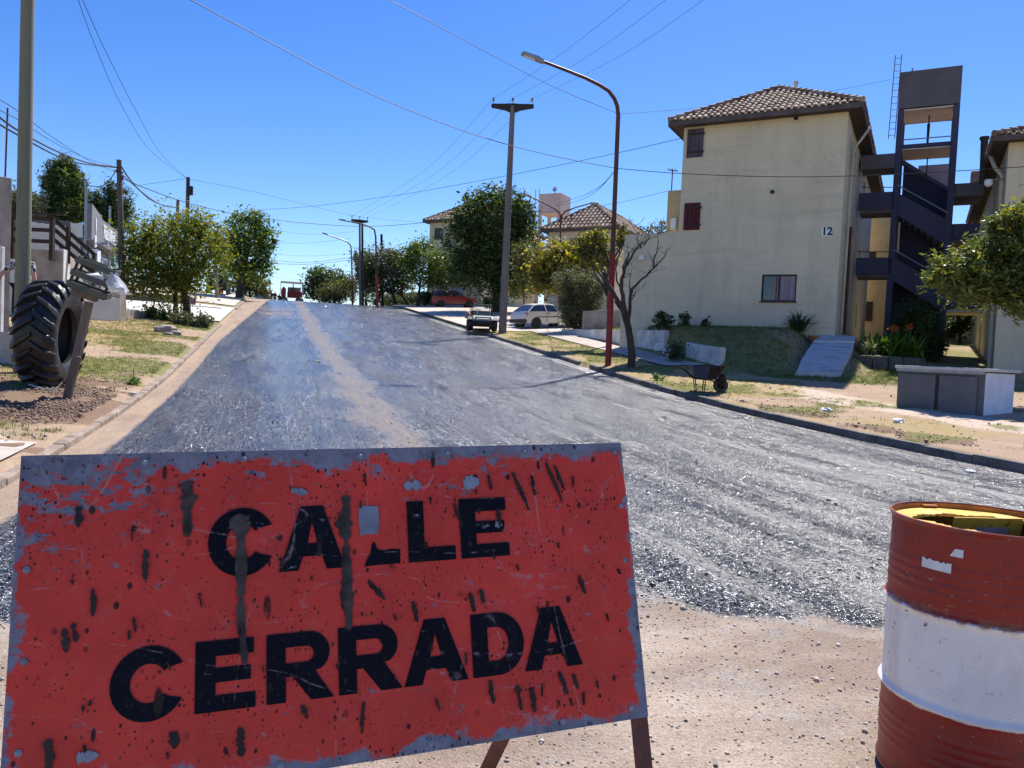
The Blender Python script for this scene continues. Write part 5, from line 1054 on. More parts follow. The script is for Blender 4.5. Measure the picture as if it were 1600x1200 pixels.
# ---- right-hand block
b2 = thing('apartment_block', 'cream apartment block cut off by the right edge, behind the overhanging tree', 'building', (B2[0], B2[1], B2Z), TH)
H2 = 8.1; D2 = 17
mb = MB(); mb.add([(0, 0, -.6), (11, 0, -.6), (11, 0, H2), (0, 0, H2)], [(0, 1, 2, 3)]); mb.build('wall', M['cream'], b2)
sw2 = [(1.2, 1.8, 5.9, 7.3), (2.4, 3.0, 5.9, 7.3), (5, 6, 5.9, 7.3), (1.4, 2.2, 3.1, 4.4), (4, 4.8, 3.1, 4.4), (7, 8, 3.1, 4.4), (3.2, 4.2, .1, 2.1), (8, 9, .1, 2.1)]
sw2m = [(D2-b, D2-a, c, d) for a, b, c, d in sw2]
wallpanel('wall', D2, H2, sw2m, M['cream_c'], b2, loc=(0, D2, 0), rz=-math.pi/2, z0=-.6)
for a, b, c, d in sw2: mb = MB(); mb.box((.12, (a+b)/2, (c+d)/2), (.03, b-a, d-c)); mb.build('window', M['glass_dark'], b2)
hip_roof(b2, 11, D2, H2+.05, .5, 2.2)
pipe(b2, [(-.45, 1.7, H2-.1), (-.3, 1.1, H2-.7), (-.08, .75, H2-1.1), (-.08, .7, 0)], .075, M['cream_c'])
fl_ = thing_part('flue', b2); mb = MB(); mb.tube([(-.55, 3.2, H2-.8), (-.6, 3.2, H2+.95)], .13, 12); mb.tube([(-.6, 3.2, H2+.9), (-.6, 3.2, H2+1.0)], .17, 12); mb.build('pipe', M['pole_dark'], fl_, smooth=True)
dm = thing('security_lamp', 'round white security lamp bracketed under the eave of the right-hand block', 'lamp', (B2[0]+Tx*(-.5)-Mx*.6, B2[1]+Ty*(-.5)-My*.6, B2Z+H2-1.35), TH); mb = MB(); mb.lathe([(.001, .13), (.12, .11), (.15, 0), (.12, -.1), (.001, -.16)], 14); mb.build('globe', M['white_paint'], dm, smooth=True); mb = MB(); mb.tube([(0, 0, .1), (.45, 0, .12)], .025, 6); mb.build('bracket', M['galv'], dm)
wt = thing('roof_tank', 'rusty pale water heater standing on the bridge beside the right-hand block', 'tank', (TW[0]+Tx*3.1-Mx*1.2, TW[1]+Ty*3.1-My*1.2, tzb+Tt(1500, 286)[1]), TH); mb = MB(); mb.box((0, 0, .35), (.45, .4, .7)); mb.build('casing', simple('rusty_casing', (.42, .3, .24), .8, .5, 4, col2=(.25, .09, .05)), wt, bevel=.05)
# passage ground floor: ochre inner blocks seen through the openings
ib = thing('rear_block', 'sunlit ochre block seen through the gap left of the stair tower', 'building', (19.4, 44.2, f(19.4, 44.2)), math.radians(-20)); mb = MB(); mb.box((2.1, 3, 3.4), (4.2, 6, 6.9)); mb.build('wall', M['cream_b'], ib)
for x, z in ((.6, 1.4), (2.2, 1.4), (.6, 4.2), (2.2, 4.2)): mb = MB(); mb.box((x, -.01, z), (.7, .05, 1.1)); mb.build('window', M['dark_brown'], ib)
ib = thing('rear_block', 'ochre block with a dark doorway seen through the right-hand passage under the tree', 'building', (23.6, 44.5, f(23.6, 44.5)), math.radians(-28)); mb = MB(); mb.box((2, 2, 2.6), (4, 4, 6)); mb.build('wall', M['cream_b'], ib); mb = MB(); mb.box((1.2, -.02, .9), (.9, .06, 2.0)); mb.build('door', M['dark_brown'], ib)
# ---- walkway ramp, planter, utility cabinet
rp = thing('entrance_ramp', 'pale blue-grey concrete stepped ramp climbing to the entrance right of block 12', 'ramp', (*gp(1277, 24.6).xy, 0))
ox, oy = rp.location.x, rp.location.y
rows = [((1242, 588), (1312, 590), 24.35), ((1244, 582), (1314, 583), 24.6), ((1252, 562), (1322, 564), 25.6), ((1264, 543), (1331, 544), 26.8), ((1271, 534), (1334, 535), 27.6), ((1280, 523), (1337, 525), 28.8)]
V_ = [];
for (a, b, Y_) in rows:
    for p_ in (a, b):
        p = W(*p_, Y_); V_.append((p.x-ox, p.y-oy, p.z))
V_ += [(x, y, z-.28) for x, y, z in V_]; n = 12; mb = MB(); mb.add(V_, [(2*i, 2*i+1, 2*i+3, 2*i+2) for i in range(5)]+[(n+2*i, n+2*i+2, n+2*i+3, n+2*i+1) for i in range(5)]+[(2*i, 2*i+2, n+2*i+2, n+2*i) for i in range(5)]+[(2*i+1, n+2*i+1, n+2*i+3, 2*i+3) for i in range(5)]+[(0, n, n+1, 1), (10, 11, n+11, n+10)])
M['ramp'] = simple('blue_grey_ribbed_concrete', (.47, .49, .54), .85, .22, 2, bscale=12, bstr=.3); mb.build('slab', M['ramp'], rp, bevel=.02)
for i, t_ in ((0, .3), (0, .8), (1, .12), (1, .3), (1, .48), (1, .66), (1, .84), (2, .1), (2, .3), (2, .5), (2, .7), (2, .9), (3, .4), (3, .99), (4, .3), (4, .65)):
    a0 = Vector(V_[2*i]).lerp(Vector(V_[2*i+2]), t_); a1 = Vector(V_[2*i+1]).lerp(Vector(V_[2*i+3]), t_); big = (i, t_) in ((0, .8), (0, .3), (3, .99)); mb = MB(); mb.bar(a0+Vector((0, 0, .012)), a1+Vector((0, 0, .012)), .12 if big else .03, .07 if big else .022); mb.build('step_edge' if big else 'cleat', M['conc_light'] if big else M['ramp'], rp)
# planter mound with block edging
pc = gp(1392, 26.6); pm = Vector((pc.x+.1, 27.9, 0)); zpl = W(1395, 556, 27.6).z
bed = thing('raised_bed', 'raised grassy bed edged with grey blocks in front of the stair tower', 'planter', (pm.x, pm.y, f(pm.x, pm.y)))
V_ = []; nr_, na_ = 8, 40; rx_, ry_ = 1.45, 1.3; zc = zpl-bed.location.z
for i in range(nr_+1):
    for j in range(na_):
        a = 2*math.pi*j/na_; rr_ = i/nr_; V_.append((rx_*rr_*math.cos(a), ry_*rr_*math.sin(a), zc-.12*rr_**2-(.02 if i == nr_ else 0)+.04*mn.noise(Vector((rr_*4*math.cos(a), rr_*4*math.sin(a), 2)))))
mb = MB(); mb.add(V_+[(x, y, -.2) for x, y, z in V_[-na_:]], [(i*na_+j, i*na_+(j+1) % na_, (i+1)*na_+(j+1) % na_, (i+1)*na_+j) for i in range(nr_+1) for j in range(na_)])
M['turf'] = simple('dry_turf', (.22, .20, .07), .95, .5, 3, col2=(.11, .13, .03), bscale=40, bstr=1., bdist=.03); mb.build('turf', M['turf'], bed, smooth=True)
for k in range(9):
    a = math.pi*(1.03+.94*(k+.5)/9); x, y = (rx_+.06)*math.cos(a), (ry_+.06)*math.sin(a); mb = MB(); mb.box((x, y, (zc-.16)/2), (.47, .14, zc-.14+.2), rz=math.atan2(ry_*math.cos(a), -rx_*math.sin(a))); mb.build('edging_block', simple('dark_edging_block', (.11, .10, .095), .95, .35, 3), bed, bevel=.03)
cabp = gp(1400, 18.3); c2 = gp(1535, 16.55); c3 = gp(1587, 17.3)
def cab():
    a = Vector((cabp.x, cabp.y)); b = Vector((c2.x, c2.y)); d = (b-a); L = d.length; rz = math.atan2(d.y, d.x); zt_ = W(1400, 572, 18.3).z; zt2_ = W(1535, 584, 16.55).z; z0 = min(cabp.z, c2.z)-.05; H_ = (zt_+zt2_)/2-z0; dp = 1.15
    o = thing('utility_cabinet', 'long low grey utility cabinet with a white end on the dirt verge', 'cabinet', (a.x, a.y, z0), rz)
    G = simple('grey_cabinet_paint', (.115, .115, .125), .6, .2, 2, bstr=.1)
    mb = MB(); mb.box((L/2, dp/2, H_/2), (L, dp, H_)); mb.build('body', G, o, bevel=.015)
    mb = MB(); mb.box((L/2+.03, dp/2, H_+.035), (L+.16, dp+.14, .07)); mb.build('lid', M['conc_light'], o, bevel=.015)
    mb = MB(); mb.box((L/2, -.05, H_-.03), (L+.02, .03, .07)); mb.build('lid_edge', M['galv'], o)
    for x0, x1 in ((.05, L*.47), (L*.51, L*.93)):
        mb = MB(); mb.box(((x0+x1)/2, -.02, H_*.46), (x1-x0, .035, H_*.84)); mb.build('door', simple('grey_door_paint', (.13, .13, .14), .55, .2, 3, bstr=.1), o, bevel=.01)
    mb = MB(); mb.box((L*.49, -.012, H_*.46), (.05, .02, H_*.84)); mb.build('gap_trim', M['black_metal'], o)
    mb = MB(); mb.box((L+.012, dp/2, H_/2-.01), (.025, dp-.04, H_-.04)); mb.build('end_panel', M['white_wall2'], o)
M['white_wall2'] = simple('white_end_paint', (.70, .71, .78), .8, .15, 2, bstr=.2, speck=.2); cab()
# ---- far blocks
def farblock(pxL, pxR, Y, pye, label, group=None, depth=12., rise=2.3, H_=8.1, Lm=None):
    a = W(pxL, pye, Y); ang = TH; t_ = Vector((math.cos(ang), math.sin(ang)))
    r = ray(pxR, pye); k = r.x/r.y; L = (k*a.y-a.x)/(t_.x-k*t_.y) if Lm is None else Lm
    o = thing('apartment_block', label, 'building', (a.x, a.y, a.z-H_), ang, group)
    mb = MB(); mb.box((L/2, depth/2, H_/2-1), (L, depth, H_+2)); mb.build('wall', M['cream'], o); hip_roof(o, L, depth, H_+.03, .5, rise, sp=.34, rowh=.5); return o, L, H_
o, L, H_ = farblock(672, 757, 76, 346, 'distant cream block whose tiled roof shows left of the big dark tree')
s_ = 1.1; mb = MB(); mb.box((s_, -.02, H_-1.25), (.95, .06, 1.1)); mb.build('window', M['dark_wood_shutter'], o); mb = MB(); mb.box((3.2, -.02, .7), (2.2, .05, 1.8)); mb.build('mural', simple('blue_mural_paint', (.28, .42, .58), .85, .5, 1.5, col2=(.55, .5, .5)), o)
o, L, H_ = farblock(858, 960, 60, 360, 'distant cream block with a brown tiled hip roof behind the yellow tree'); mb = MB(); mb.box((L*.42, -.02, H_-1.3), (.9, .06, 1.2)); mb.build('window', M['dark_wood_shutter'], o)
# pink water tower beyond
a = W(842, 303, 82); wt = thing('water_tower', 'pale pink concrete water tank on legs rising behind the big dark tree', 'water tower', (a.x, a.y, f(a.x, a.y)), TH); hh = a.z-wt.location.z; w_ = 2.55
t_pink = simple('pale_pink_render', (.60, .47, .44), .85, .2, 1); zk = W(842, 334, 82).z-wt.location.z
mb = MB(); mb.box((w_/2, 1.3, (hh+zk)/2), (w_, 2.6, hh-zk)); mb.build('tank', t_pink, wt, bevel=.04)
for x in (.2, w_-.2):
    for y in (.2, 2.4): mb = MB(); mb.box((x, y, zk/2), (.3, .3, zk)); mb.build('leg', t_pink, wt)
mb = MB(); mb.tube([(w_*.55, 1, hh), (w_*.55, 1, hh+.35)], .05, 6); mb.lathe([(.001, 0), (.22, .02), (.26, .06)], 12, (w_*.55, .95, hh+.6), Matrix.Rotation(math.pi/2, 3, 'X')); mb.build('dish', M['galv'], wt)
for dx in (0, .45): mb = MB(); mb.tube([(dx-.9, 1, hh-.4), (dx-.9, 1, hh+.75)], .03, 5); mb.build('ladder_stile', M['rust_pole'], wt)
# ================================================================== LAMPS, POLES
def lamp(label, base, pts, r0, mats, head, group='arched street lamps', zsplit=None):
    """pts: world points from the top of the straight shaft to the arm end"""
    o = thing('street_lamp', label, 'street lamp', base, 0, group); h = pts[0].z-base.z; dx, dy = pts[0].x-base.x, pts[0].y-base.y; mb = MB()
    k = 8; low = [(dx*i/k*.45, dy*i/k*.45, -.1+(h*.45+.1)*i/k) for i in range(k+1)]; mb.tube(low, [r0*1.25]*k+[r0*1.2], 12); mb.build('post', M[mats[0]], o, smooth=True)
    mb = MB(); up_ = [(dx*.45, dy*.45, h*.45-.05), (dx, dy, h)]+[tuple(p-base) for p in pts[1:]]; mb.tube(up_, [r0*.98, r0*.85]+[r0*(.8-.35*i/len(pts)) for i in range(len(pts)-1)], 12); mb.build('arm', M[mats[1]], o, smooth=True)
    e = pts[-1]-base; d = (pts[-1]-pts[-2]).normalized(); mb = MB(); L = head; mb.prism([(-.06, -.05), (0, .05), (L*.25, .085), (L*.9, .06), (L, 0), (L*.9, -.035), (L*.2, -.05)], 'y', -.12, .12)
    hd = mb.build('luminaire', M['galv'], o, bevel=.02); x = d; y = Vector((0, 0, 1)).cross(x).normalized(); z = x.cross(y); hd.matrix_basis = Matrix(((x.x, y.x, z.x, e.x), (x.y, y.y, z.y, e.y), (x.z, y.z, z.z, e.z), (0, 0, 0, 1)))
    mb = MB(); mb.box((L*.6, 0, -.045), (L*.5, .16, .02)); lens = mb.build('lens', M['white_paint'], hd)
    return o
b = gp(950, 26.2)
def armpts(pxs, Y0, Y1): n = len(pxs)-1; return [W(px, py, Y0+(Y1-Y0)*i/n) for i, (px, py) in enumerate(pxs)]
lamp('tall street lamp with dark red lower post beside the bare tree', b, armpts([(966, 180), (964.5, 166), (960, 154), (951, 142), (937, 133), (915, 122), (880, 108), (848, 96)], 26.2, 25.3), .085, ('red_paint', 'rust_pole'), .75)
b = gp(551, 78); lamp('distant arched street lamp farthest left of the far poles at the crest', b, armpts([(549, 392), (548, 384), (543, 378), (533, 374), (520, 370), (512, 367)], 78, 77), .09, ('rust_pole', 'galv'), .6)
b = gp(590, 66); lamp('distant arched street lamp right of the far tapered-top pole', b, armpts([(587, 370), (585, 359), (577, 354), (565, 350), (550, 347), (540, 345)], 66, 65), .085, ('red_paint', 'rust_pole'), .6)
b = gp(874, 52); o = lamp('double-armed street lamp behind the yellow tree', b, armpts([(876, 345), (875, 334), (868, 327), (850, 317), (830, 308)], 52, 51.5), .07, ('rust_pole', 'rust_pole'), .6, group=None)
mb = MB(); pts = [Vector(p)-b for p in armpts([(877, 345), (878, 336), (884, 330), (900, 324), (922, 318)], 52, 52.5)]; mb.tube(pts, [.06, .055, .05, .045, .04], 8); mb.build('arm', M['rust_pole'], o, smooth=True); mb = MB(); e = pts[-1]; mb.box(e+Vector((.28, 0, .02)), (.6, .25, .13)); mb.build('luminaire', M['galv'], o, bevel=.03)
def tpole(label, px, Y, pyt, pxt, r0, r1, wpx, span=2.3, group='poles with tapered concrete crossheads'):
    o, tp = cyl_pole('power_pole', 'pole', label, 'power pole', px, Y, pyt, pxt, r0, r1, M['pole_conc'], group, 14)
    cd = Vector((RPx, RPy, 0)); cd = Vector((math.cos(-.10), math.sin(-.10), 0)) if Y < 50 else cd; mb = MB(); n_ = Vector((-cd.y, cd.x, 0)); V_ = []
    for s_, t_, b_ in ((-1, .09, -.07), (-.35, .10, -.2), (0, .12, -.36), (.35, .10, -.2), (1, .09, -.07)):
        for q_ in (-.1, .1): V_ += [tp+cd*s_*span/2+n_*q_+Vector((0, 0, b_)), tp+cd*s_*span/2+n_*q_+Vector((0, 0, t_))]
    mb.add(V_, [f_ for i in range(4) for f_ in ((4*i, 4*i+4, 4*i+5, 4*i+1), (4*i+2, 4*i+3, 4*i+7, 4*i+6), (4*i+1, 4*i+5, 4*i+7, 4*i+3), (4*i, 4*i+2, 4*i+6, 4*i+4))]+[(0, 1, 3, 2), (16, 18, 19, 17)])
    mb.build('crosshead', M['pole_dark'], o); ends = []
    for s_ in (-.92, 0, .92):
        c_ = tp+cd*s_*span/2+Vector((0, 0, .09)); mb = MB(); mb.tube([c_, c_+Vector((0, 0, .2))], .02, 6); mb.lathe([(.001, .34), (.05, .33), (.07, .27), (.04, .24), (.075, .2), (.03, .15)], 10, c_); mb.build('insulator', M['galv'], o, smooth=True); ends.append(o.location+c_+Vector((0, 0, .3)))
    return o, ends
P5, e5 = tpole('tall tapered concrete power pole with three insulators beside the parked utility vehicle', 785, 39.5, 166, 801, .21, .13, 65, 2.15)
P6_, e6 = tpole('distant power pole with a tapered crosshead rising at the crest', 563, 74, 345, 562, .12, .09, 25, 1.6)
cyl_pole('utility_pole', 'pole', 'dark timber pole just right of the distant crosshead pole', 'utility pole', 567, 72, 350, 566, .12, .10, M['pole_dark'], 'wooden utility poles')
cyl_pole('utility_pole', 'pole', 'short dark pole end showing above the row of trees at the crest', 'utility pole', 598, 76, 366, 596, .13, .12, M['pole_dark'], 'wooden utility poles')
# ================================================================== CABLES
def cable(label, pts, r_=.012, group=None):
    """pts: (px, py, Y) samples of a hanging cable between its supports"""
    P_ = [Vector(p) if len(p) == 3 and isinstance(p, Vector) else W(*p) for p in pts]; out = []
    for i in range(len(P_)-1):
        p0, p1, p2, p3 = P_[max(i-1, 0)], P_[i], P_[i+1], P_[min(i+2, len(P_)-1)]
        for k in range(8):
            t_ = k/8; out.append(.5*((2*p1)+(p2-p0)*t_+(2*p0-5*p1+4*p2-p3)*t_*t_+(3*p1-p0-3*p2+p3)*t_**3))
    out.append(P_[-1]); b0 = out[0].copy(); mb = MB(); mb.tube([p-b0 for p in out], r_, 5); o = mb.build('cable', M['wire'], smooth=True); o.location = b0; return tag(o, label, 'cable', group)
cable('long thin cable from the top edge down to the red lamp post', [(270, -15, 16), (420, 65, 17.5), (560, 138, 19.5), (700, 196, 22), (800, 228, 23.5), (880, 247, 25), (962, 263, 26.2)], .011)
cable('cable sagging across block 12 from the red lamp post to the right edge', [(962, 263, 26.2), (1060, 271, 25), (1200, 276, 24), (1330, 275, 22.5), (1480, 268, 21), (1640, 258, 20)], .011)
cable('thin cable from the top edge to the bend of the red street lamp', [(580, -15, 17), (680, 38, 19), (780, 92, 21.5), (870, 138, 24), (962, 176, 26.2)], .009)
cable('short thin cable from the red street lamp to the roof of block 12', [(968, 178, 26.2), (1040, 173, 28), (1130, 164, 31), (1300, 142, 36), (1392, 124, 37)], .007)
for k, (tx, ty) in enumerate(((1000, -12), (1056, -12), (1116, -12))):
    cable(('leftmost', 'middle', 'rightmost')[k]+' power wire rising from the near crosshead to the top edge', [e5[k], ((770+32*k)*.55+tx*.45, e5[0].z*0+(158+5*k)*.55+ty*.45+5, 30), (tx, ty, 21)], .006, 'power wires on the crossheads')
    cable(('leftmost', 'middle', 'rightmost')[k]+' power wire between the near and the far crosshead', [e5[k], ((770+30*k)*.5+(554+9*k)*.5, (158+5*k)*.5+345*.5+16, 55), e6[k]], .007, 'power wires on the crossheads')
cable('higher thick black cable from the left edge to the shop pole', [(-10, 176, 15), (30, 205, 17), (90, 237, 22), (140, 255, 27), (184, 261, 33)], .022)
cable('lower thick black cable from the left edge to the shop pole', [(-10, 189, 15), (30, 212, 17), (90, 244, 22), (130, 256, 27), (184, 262, 33)], .022)
cable('upper thin grey wire from the left edge towards the pole behind the shop sign', [(-10, 150, 15), (30, 175, 17), (80, 213, 22), (140, 251, 28), (184, 270, 33)], .009)
cable('second thin grey wire from the left edge towards the pole behind the shop sign', [(-10, 168, 15), (30, 188, 18), (80, 220, 23), (130, 245, 28), (184, 262, 33)], .009)
cable('thick twisted cable sagging from the shop pole to the short pole', [(190, 261, 33), (205, 283, 38), (225, 303, 44), (250, 319, 50), (278, 325, 56)], .035)
cable('thinner cable just below the thick twisted one between the same two poles', [(190, 272, 33), (210, 290, 38), (235, 312, 45), (258, 322, 51), (278, 325, 56)], .025)
cable('long cable from the shop pole to the distant tiled block', [(190, 278, 33), (230, 295, 36), (290, 316, 43), (360, 333, 55), (440, 345, 64), (540, 353, 70), (600, 353, 74), (672, 347, 76)], .022)
cable('dipping cable from the pole behind the shop sign to the pale steel pipe', [(184, 262, 33), (172, 280, 34), (158, 291, 35), (137, 290, 36)], .02)
cable('cable looping down from the pole behind the shop sign towards the lantern', [(190, 280, 33), (205, 300, 37), (214, 305, 40), (204, 318, 42)], .012)
cable('left one of two steep thin wires down to the black box pole', [(118, -12, 18), (150, 75, 22), (190, 165, 28), (235, 235, 35), (292, 279, 44)], .008, 'steep wires to the black box pole')
cable('right one of two steep thin wires down to the black box pole', [(124, -12, 18), (165, 80, 22), (215, 178, 29), (250, 238, 36), (292, 279, 44)], .008, 'steep wires to the black box pole')
cable('thin wire from the black box pole sinking towards the far crosshead pole', [(296, 280, 44), (380, 296, 52), (460, 315, 60), (560, 338, 68), (664, 348, 76)], .012)
cable('short wire joining the thick cables to the black box pole', [(215, 290, 46), (292, 279, 44)], .01)
cable('long wire rising low across the sky from the left trees to block 12', [(380, 329, 62), (480, 323, 60), (600, 308, 52), (720, 288, 44), (850, 263, 38), (960, 240, 34), (1066, 216, 31.5)], .012)
cable('upper of two short cables from the red lamp post to the pink water tower', [(960, 268, 26.2), (935, 293, 40), (905, 308, 60), (868, 319, 80)], .014)
cable('lower of two short cables from the red lamp post to the pink water tower', [(960, 268, 26.2), (930, 300, 42), (900, 315, 62), (868, 322, 80)], .014)
cable('thin wire rising from behind the big dark tree to the stair head of block 12', [(800, 332, 58), (880, 330, 50), (960, 318, 42), (1045, 298, 36)], .01)
for k, (y0, y1, y2) in enumerate(((357, 366, 362), (378, 380, 372), (396, 400, 396), (406, 410, 402), (411, 413, 406), (432, 438, 440), (450, 452, 455))):
    cable(('highest', 'second highest', 'third highest', 'thick fourth', 'thick fifth', 'second lowest', 'lowest')[k]+' of the stacked cables crossing the road above the crest', [(418, y0, 80), (480, y1, 80), (552, y2, 78)], .018 if k in (3, 4) else .009, 'stacked cables above the crest')
# ================================================================== VEHICLES
def wheel(parent, x, y, r_, w_, tm='rubber'):
    wh = thing_part('wheel', parent); wh.location = (x, y, r_); R_ = Matrix.Rotation(math.pi/2, 3, 'X'); mb = MB()
    mb.lathe([(r_*.62, -w_/2), (r_*.93, -w_/2), (r_, -w_*.36), (r_, w_*.36), (r_*.93, w_/2), (r_*.62, w_/2), (r_*.6, 0), (r_*.62, -w_/2)], 24, M=R_); mb.build('tyre', M[tm], wh, smooth=True)
    mb = MB(); s_ = -1 if y < 0 else 1
    mb.lathe([(.01, w_*.30), (r_*.2, w_*.34), (r_*.5, w_*.22), (r_*.62, w_*.40), (r_*.62, w_*.1), (.01, w_*.08)], 18, M=Matrix.Rotation(-s_*math.pi/2, 3, 'X')); mb.build('rim', M['galv'], wh, smooth=True)
def car(label, loc, rz, st, paint, wheels, wr, pitch=0, rack=False, win_split=(.5,), group=None):
    """st: list of (x, z_sill, z_belt, z_roof, half_width, half_roof); roof==belt means no cabin"""
    o = thing('parked_car', label, 'car', loc, rz, group); o.rotation_euler = (0, pitch, rz); mb = MB(); V_ = []
    for x, zs_, zb_, zr_, hw_, hr_ in st: V_ += [(x, -hw_*.92, zs_), (x, -hw_, zs_+(zb_-zs_)*.45), (x, -hw_*.97, zb_), (x, -hw_*.6, zb_+.03), (x, 0, zb_+.04), (x, hw_*.6, zb_+.03), (x, hw_*.97, zb_), (x, hw_, zs_+(zb_-zs_)*.45), (x, hw_*.92, zs_)]
    n = len(st); F_ = [(9*i+j, 9*i+j+1, 9*i+j+10, 9*i+j+9) for i in range(n-1) for j in range(8)]+[tuple(range(9)), tuple(9*(n-1)+j for j in range(8, -1, -1))]+[(9*i, 9*i+9, 9*i+17, 9*i+8) for i in range(n-1)]
    mb.add(V_, F_); mb.build('body', paint, o, smooth=True)
    cab_ = [s_ for s_ in st if s_[3] > s_[2]+.01 or s_[5] > 0]; 
    mb = MB(); V_ = []
    for x, zs_, zb_, zr_, hw_, hr_ in cab_: V_ += [(x, -hw_*.95, zb_-.01), (x, -hr_, zr_-.03), (x, hr_, zr_-.03), (x, hw_*.95, zb_-.01)]
    m = len(cab_); mb.add(V_, [(4*i+j, 4*i+j+1, 4*i+j+5, 4*i+j+4) for i in range(m-1) for j in range(3)]+[(0, 1, 2, 3), (4*m-1, 4*m-2, 4*m-3, 4*m-4)]); mb.build('windows', M['glass_dark'], o, smooth=False)
    rf_ = [s_ for s_ in cab_ if s_[3] > s_[2]+.2]; mb = MB(); V_ = []
    for x, zs_, zb_, zr_, hw_, hr_ in rf_: V_ += [(x, -hr_-.02, zr_-.06), (x, -hr_+.04, zr_+.0), (x, 0, zr_+.03), (x, hr_-.04, zr_+.0), (x, hr_+.02, zr_-.06)]
    m = len(rf_); mb.add(V_, [(5*i+j, 5*i+j+1, 5*i+j+6, 5*i+j+5) for i in range(m-1) for j in range(4)]+[(5*i, 5*i+5, 5*i+9, 5*i+4) for i in range(m-1)]+[(0, 1, 2, 3, 4), tuple(5*m-1-j for j in range(5))]); mb.build('roof', paint, o, smooth=True)
    def at_x(x):
        for a, b_ in zip(cab_, cab_[1:]):
            if a[0] <= x <= b_[0] or b_[0] <= x <= a[0]: t_ = (x-a[0])/(b_[0]-a[0]); return [a[i]+(b_[i]-a[i])*t_ for i in range(6)]
        return cab_[0]
    for s_ in (-1, 1):
        for (xa_, xb_) in win_split:
            A_, B_ = at_x(xa_), at_x(xb_); mb = MB(); mb.bar((xa_, s_*(A_[4]*.955), A_[2]), (xb_, s_*(B_[5]+.008), B_[3]-.04), .06, .03); mb.build('pillar', paint, o)
    if rack:
        for s_ in (-1, 1): mb = MB(); mb.tube([(rf_[0][0]+.2*(1 if rf_[-1][0] > rf_[0][0] else -1), s_*.5, rf_[0][3]+.07), (rf_[-1][0]*.8, s_*.5, rf_[-1][3]+.08)], .02, 6); mb.build('roof_rail', M['black_metal'], o)
    for x in wheels:
        for s_ in (-1, 1):
            hw_ = max(q_[4] for q_ in st); wheel(o, x, s_*(hw_-.10), wr, .19)
            mb = MB(); R_ = Matrix.Rotation(math.pi/2, 3, 'X'); mb.lathe([(wr*1.17, -.012), (wr*1.17, .012), (.01, .014)], 24, (x, s_*(hw_-.015), wr*1.0), R_); mb.build('wheel_arch', M['black_metal'], o)
    return o
pw = simple('white_car_paint', (.62, .60, .56), .32, .05, 2, bstr=0, spec=.6); pr_ = simple('red_car_paint', (.20, .008, .016), .3, .06, 2, bstr=0, spec=.6)
# white three-door hatchback, tail towards the road
a = gp(825, 43.6); b = gp(890, 45.4); rz_ = math.atan2(b.y-a.y, b.x-a.x); pz = -math.atan2(b.z-a.z, (b-a).xy.length)
st = [(-.72, .42, .62, .62, .70, 0), (-.66, .30, .80, .80, .78, 0), (-.58, .28, .92, .93, .80, .70), (-.02, .27, .93, 1.31, .81, .56), (.3, .26, .93, 1.36, .815, .57), (1.1, .26, .91, 1.36, .815, .57), (1.5, .26, .90, 1.30, .81, .56), (2.15, .26, .88, .90, .80, .66), (2.3, .26, .86, .86, .79, 0), (2.85, .28, .78, .78, .77, 0), (3.05, .34, .60, .60, .70, 0)]
cr = car('white three-door hatchback parked in the lot beside the olive bush', (a.x, a.y, a.z), rz_, st, pw, (0.0, 2.45), .29, pz, win_split=((-.52, -.04), (.75, .72), (1.62, 1.35)))
mb = MB(); mb.box((-.69, 0, .42), (.14, 1.52, .2)); mb.build('bumper', M['black_metal'], cr, bevel=.03)
for s_ in (-1, 1): mb = MB(); mb.box((-.60, s_*.70, .80), (.10, .16, .16)); mb.build('tail_light', simple('red_lens', (.4, .02, .02), .2), cr, bevel=.02)
mb = MB(); mb.box((.98, -.822, .62), (1.75, .012, .04)); mb.build('trim_strip', M['black_metal'], cr)
for x in (.72, 1.85): mb = MB(); mb.box((x, -.822, .58), (.012, .010, .58)); mb.build('door_gap', M['black_metal'], cr)
mb = MB(); mb.box((.86, -.83, .80), (.16, .02, .035)); mb.build('handle', M['black_metal'], cr); mb = MB(); mb.box((1.75, -.88, .97), (.12, .16, .12)); mb.build('mirror', pw, cr, bevel=.02)
# red estate car, nose to the right
a = gp(688, 68.4); b = gp(738, 68.9); rz_ = math.atan2(b.y-a.y, b.x-a.x); pz = -math.atan2(b.z-a.z, (b-a).xy.length)
st = [(-.85, .45, .65, .65, .72, 0), (-.78, .32, .90, .90, .80, 0), (-.72, .30, .95, .96, .81, .74), (-.50, .30, .96, 1.40, .82, .62), (.5, .28, .95, 1.46, .82, .62), (1.35, .28, .93, 1.44, .82, .62), (1.6, .28, .92, 1.38, .82, .60), (2.25, .28, .90, .92, .81, .66), (2.4, .28, .86, .86, .80, 0), (3.05, .30, .76, .76, .76, 0), (3.2, .38, .60, .60, .70, 0)]
cr = car('red estate car with a roof rack parked far back in the lot', (a.x, a.y, a.z), rz_, st, pr_, (0.0, 2.5), .30, pz, True, ((-.62, -.48), (.05, .05), (.85, .8), (1.75, 1.5)))
for s_ in (-1, 1): mb = MB(); mb.box((3.1, s_*.55, .66), (.16, .28, .13)); mb.build('headlight', M['galv'], cr, bevel=.02)
mb = MB(); mb.box((3.16, 0, .45), (.14, 1.5, .18)); mb.build('bumper', M['black_metal'], cr, bevel=.03)
mb = MB(); mb.box((-.83, 0, .48), (.14, 1.5, .2)); mb.build('bumper', M['black_metal'], cr, bevel=.03)
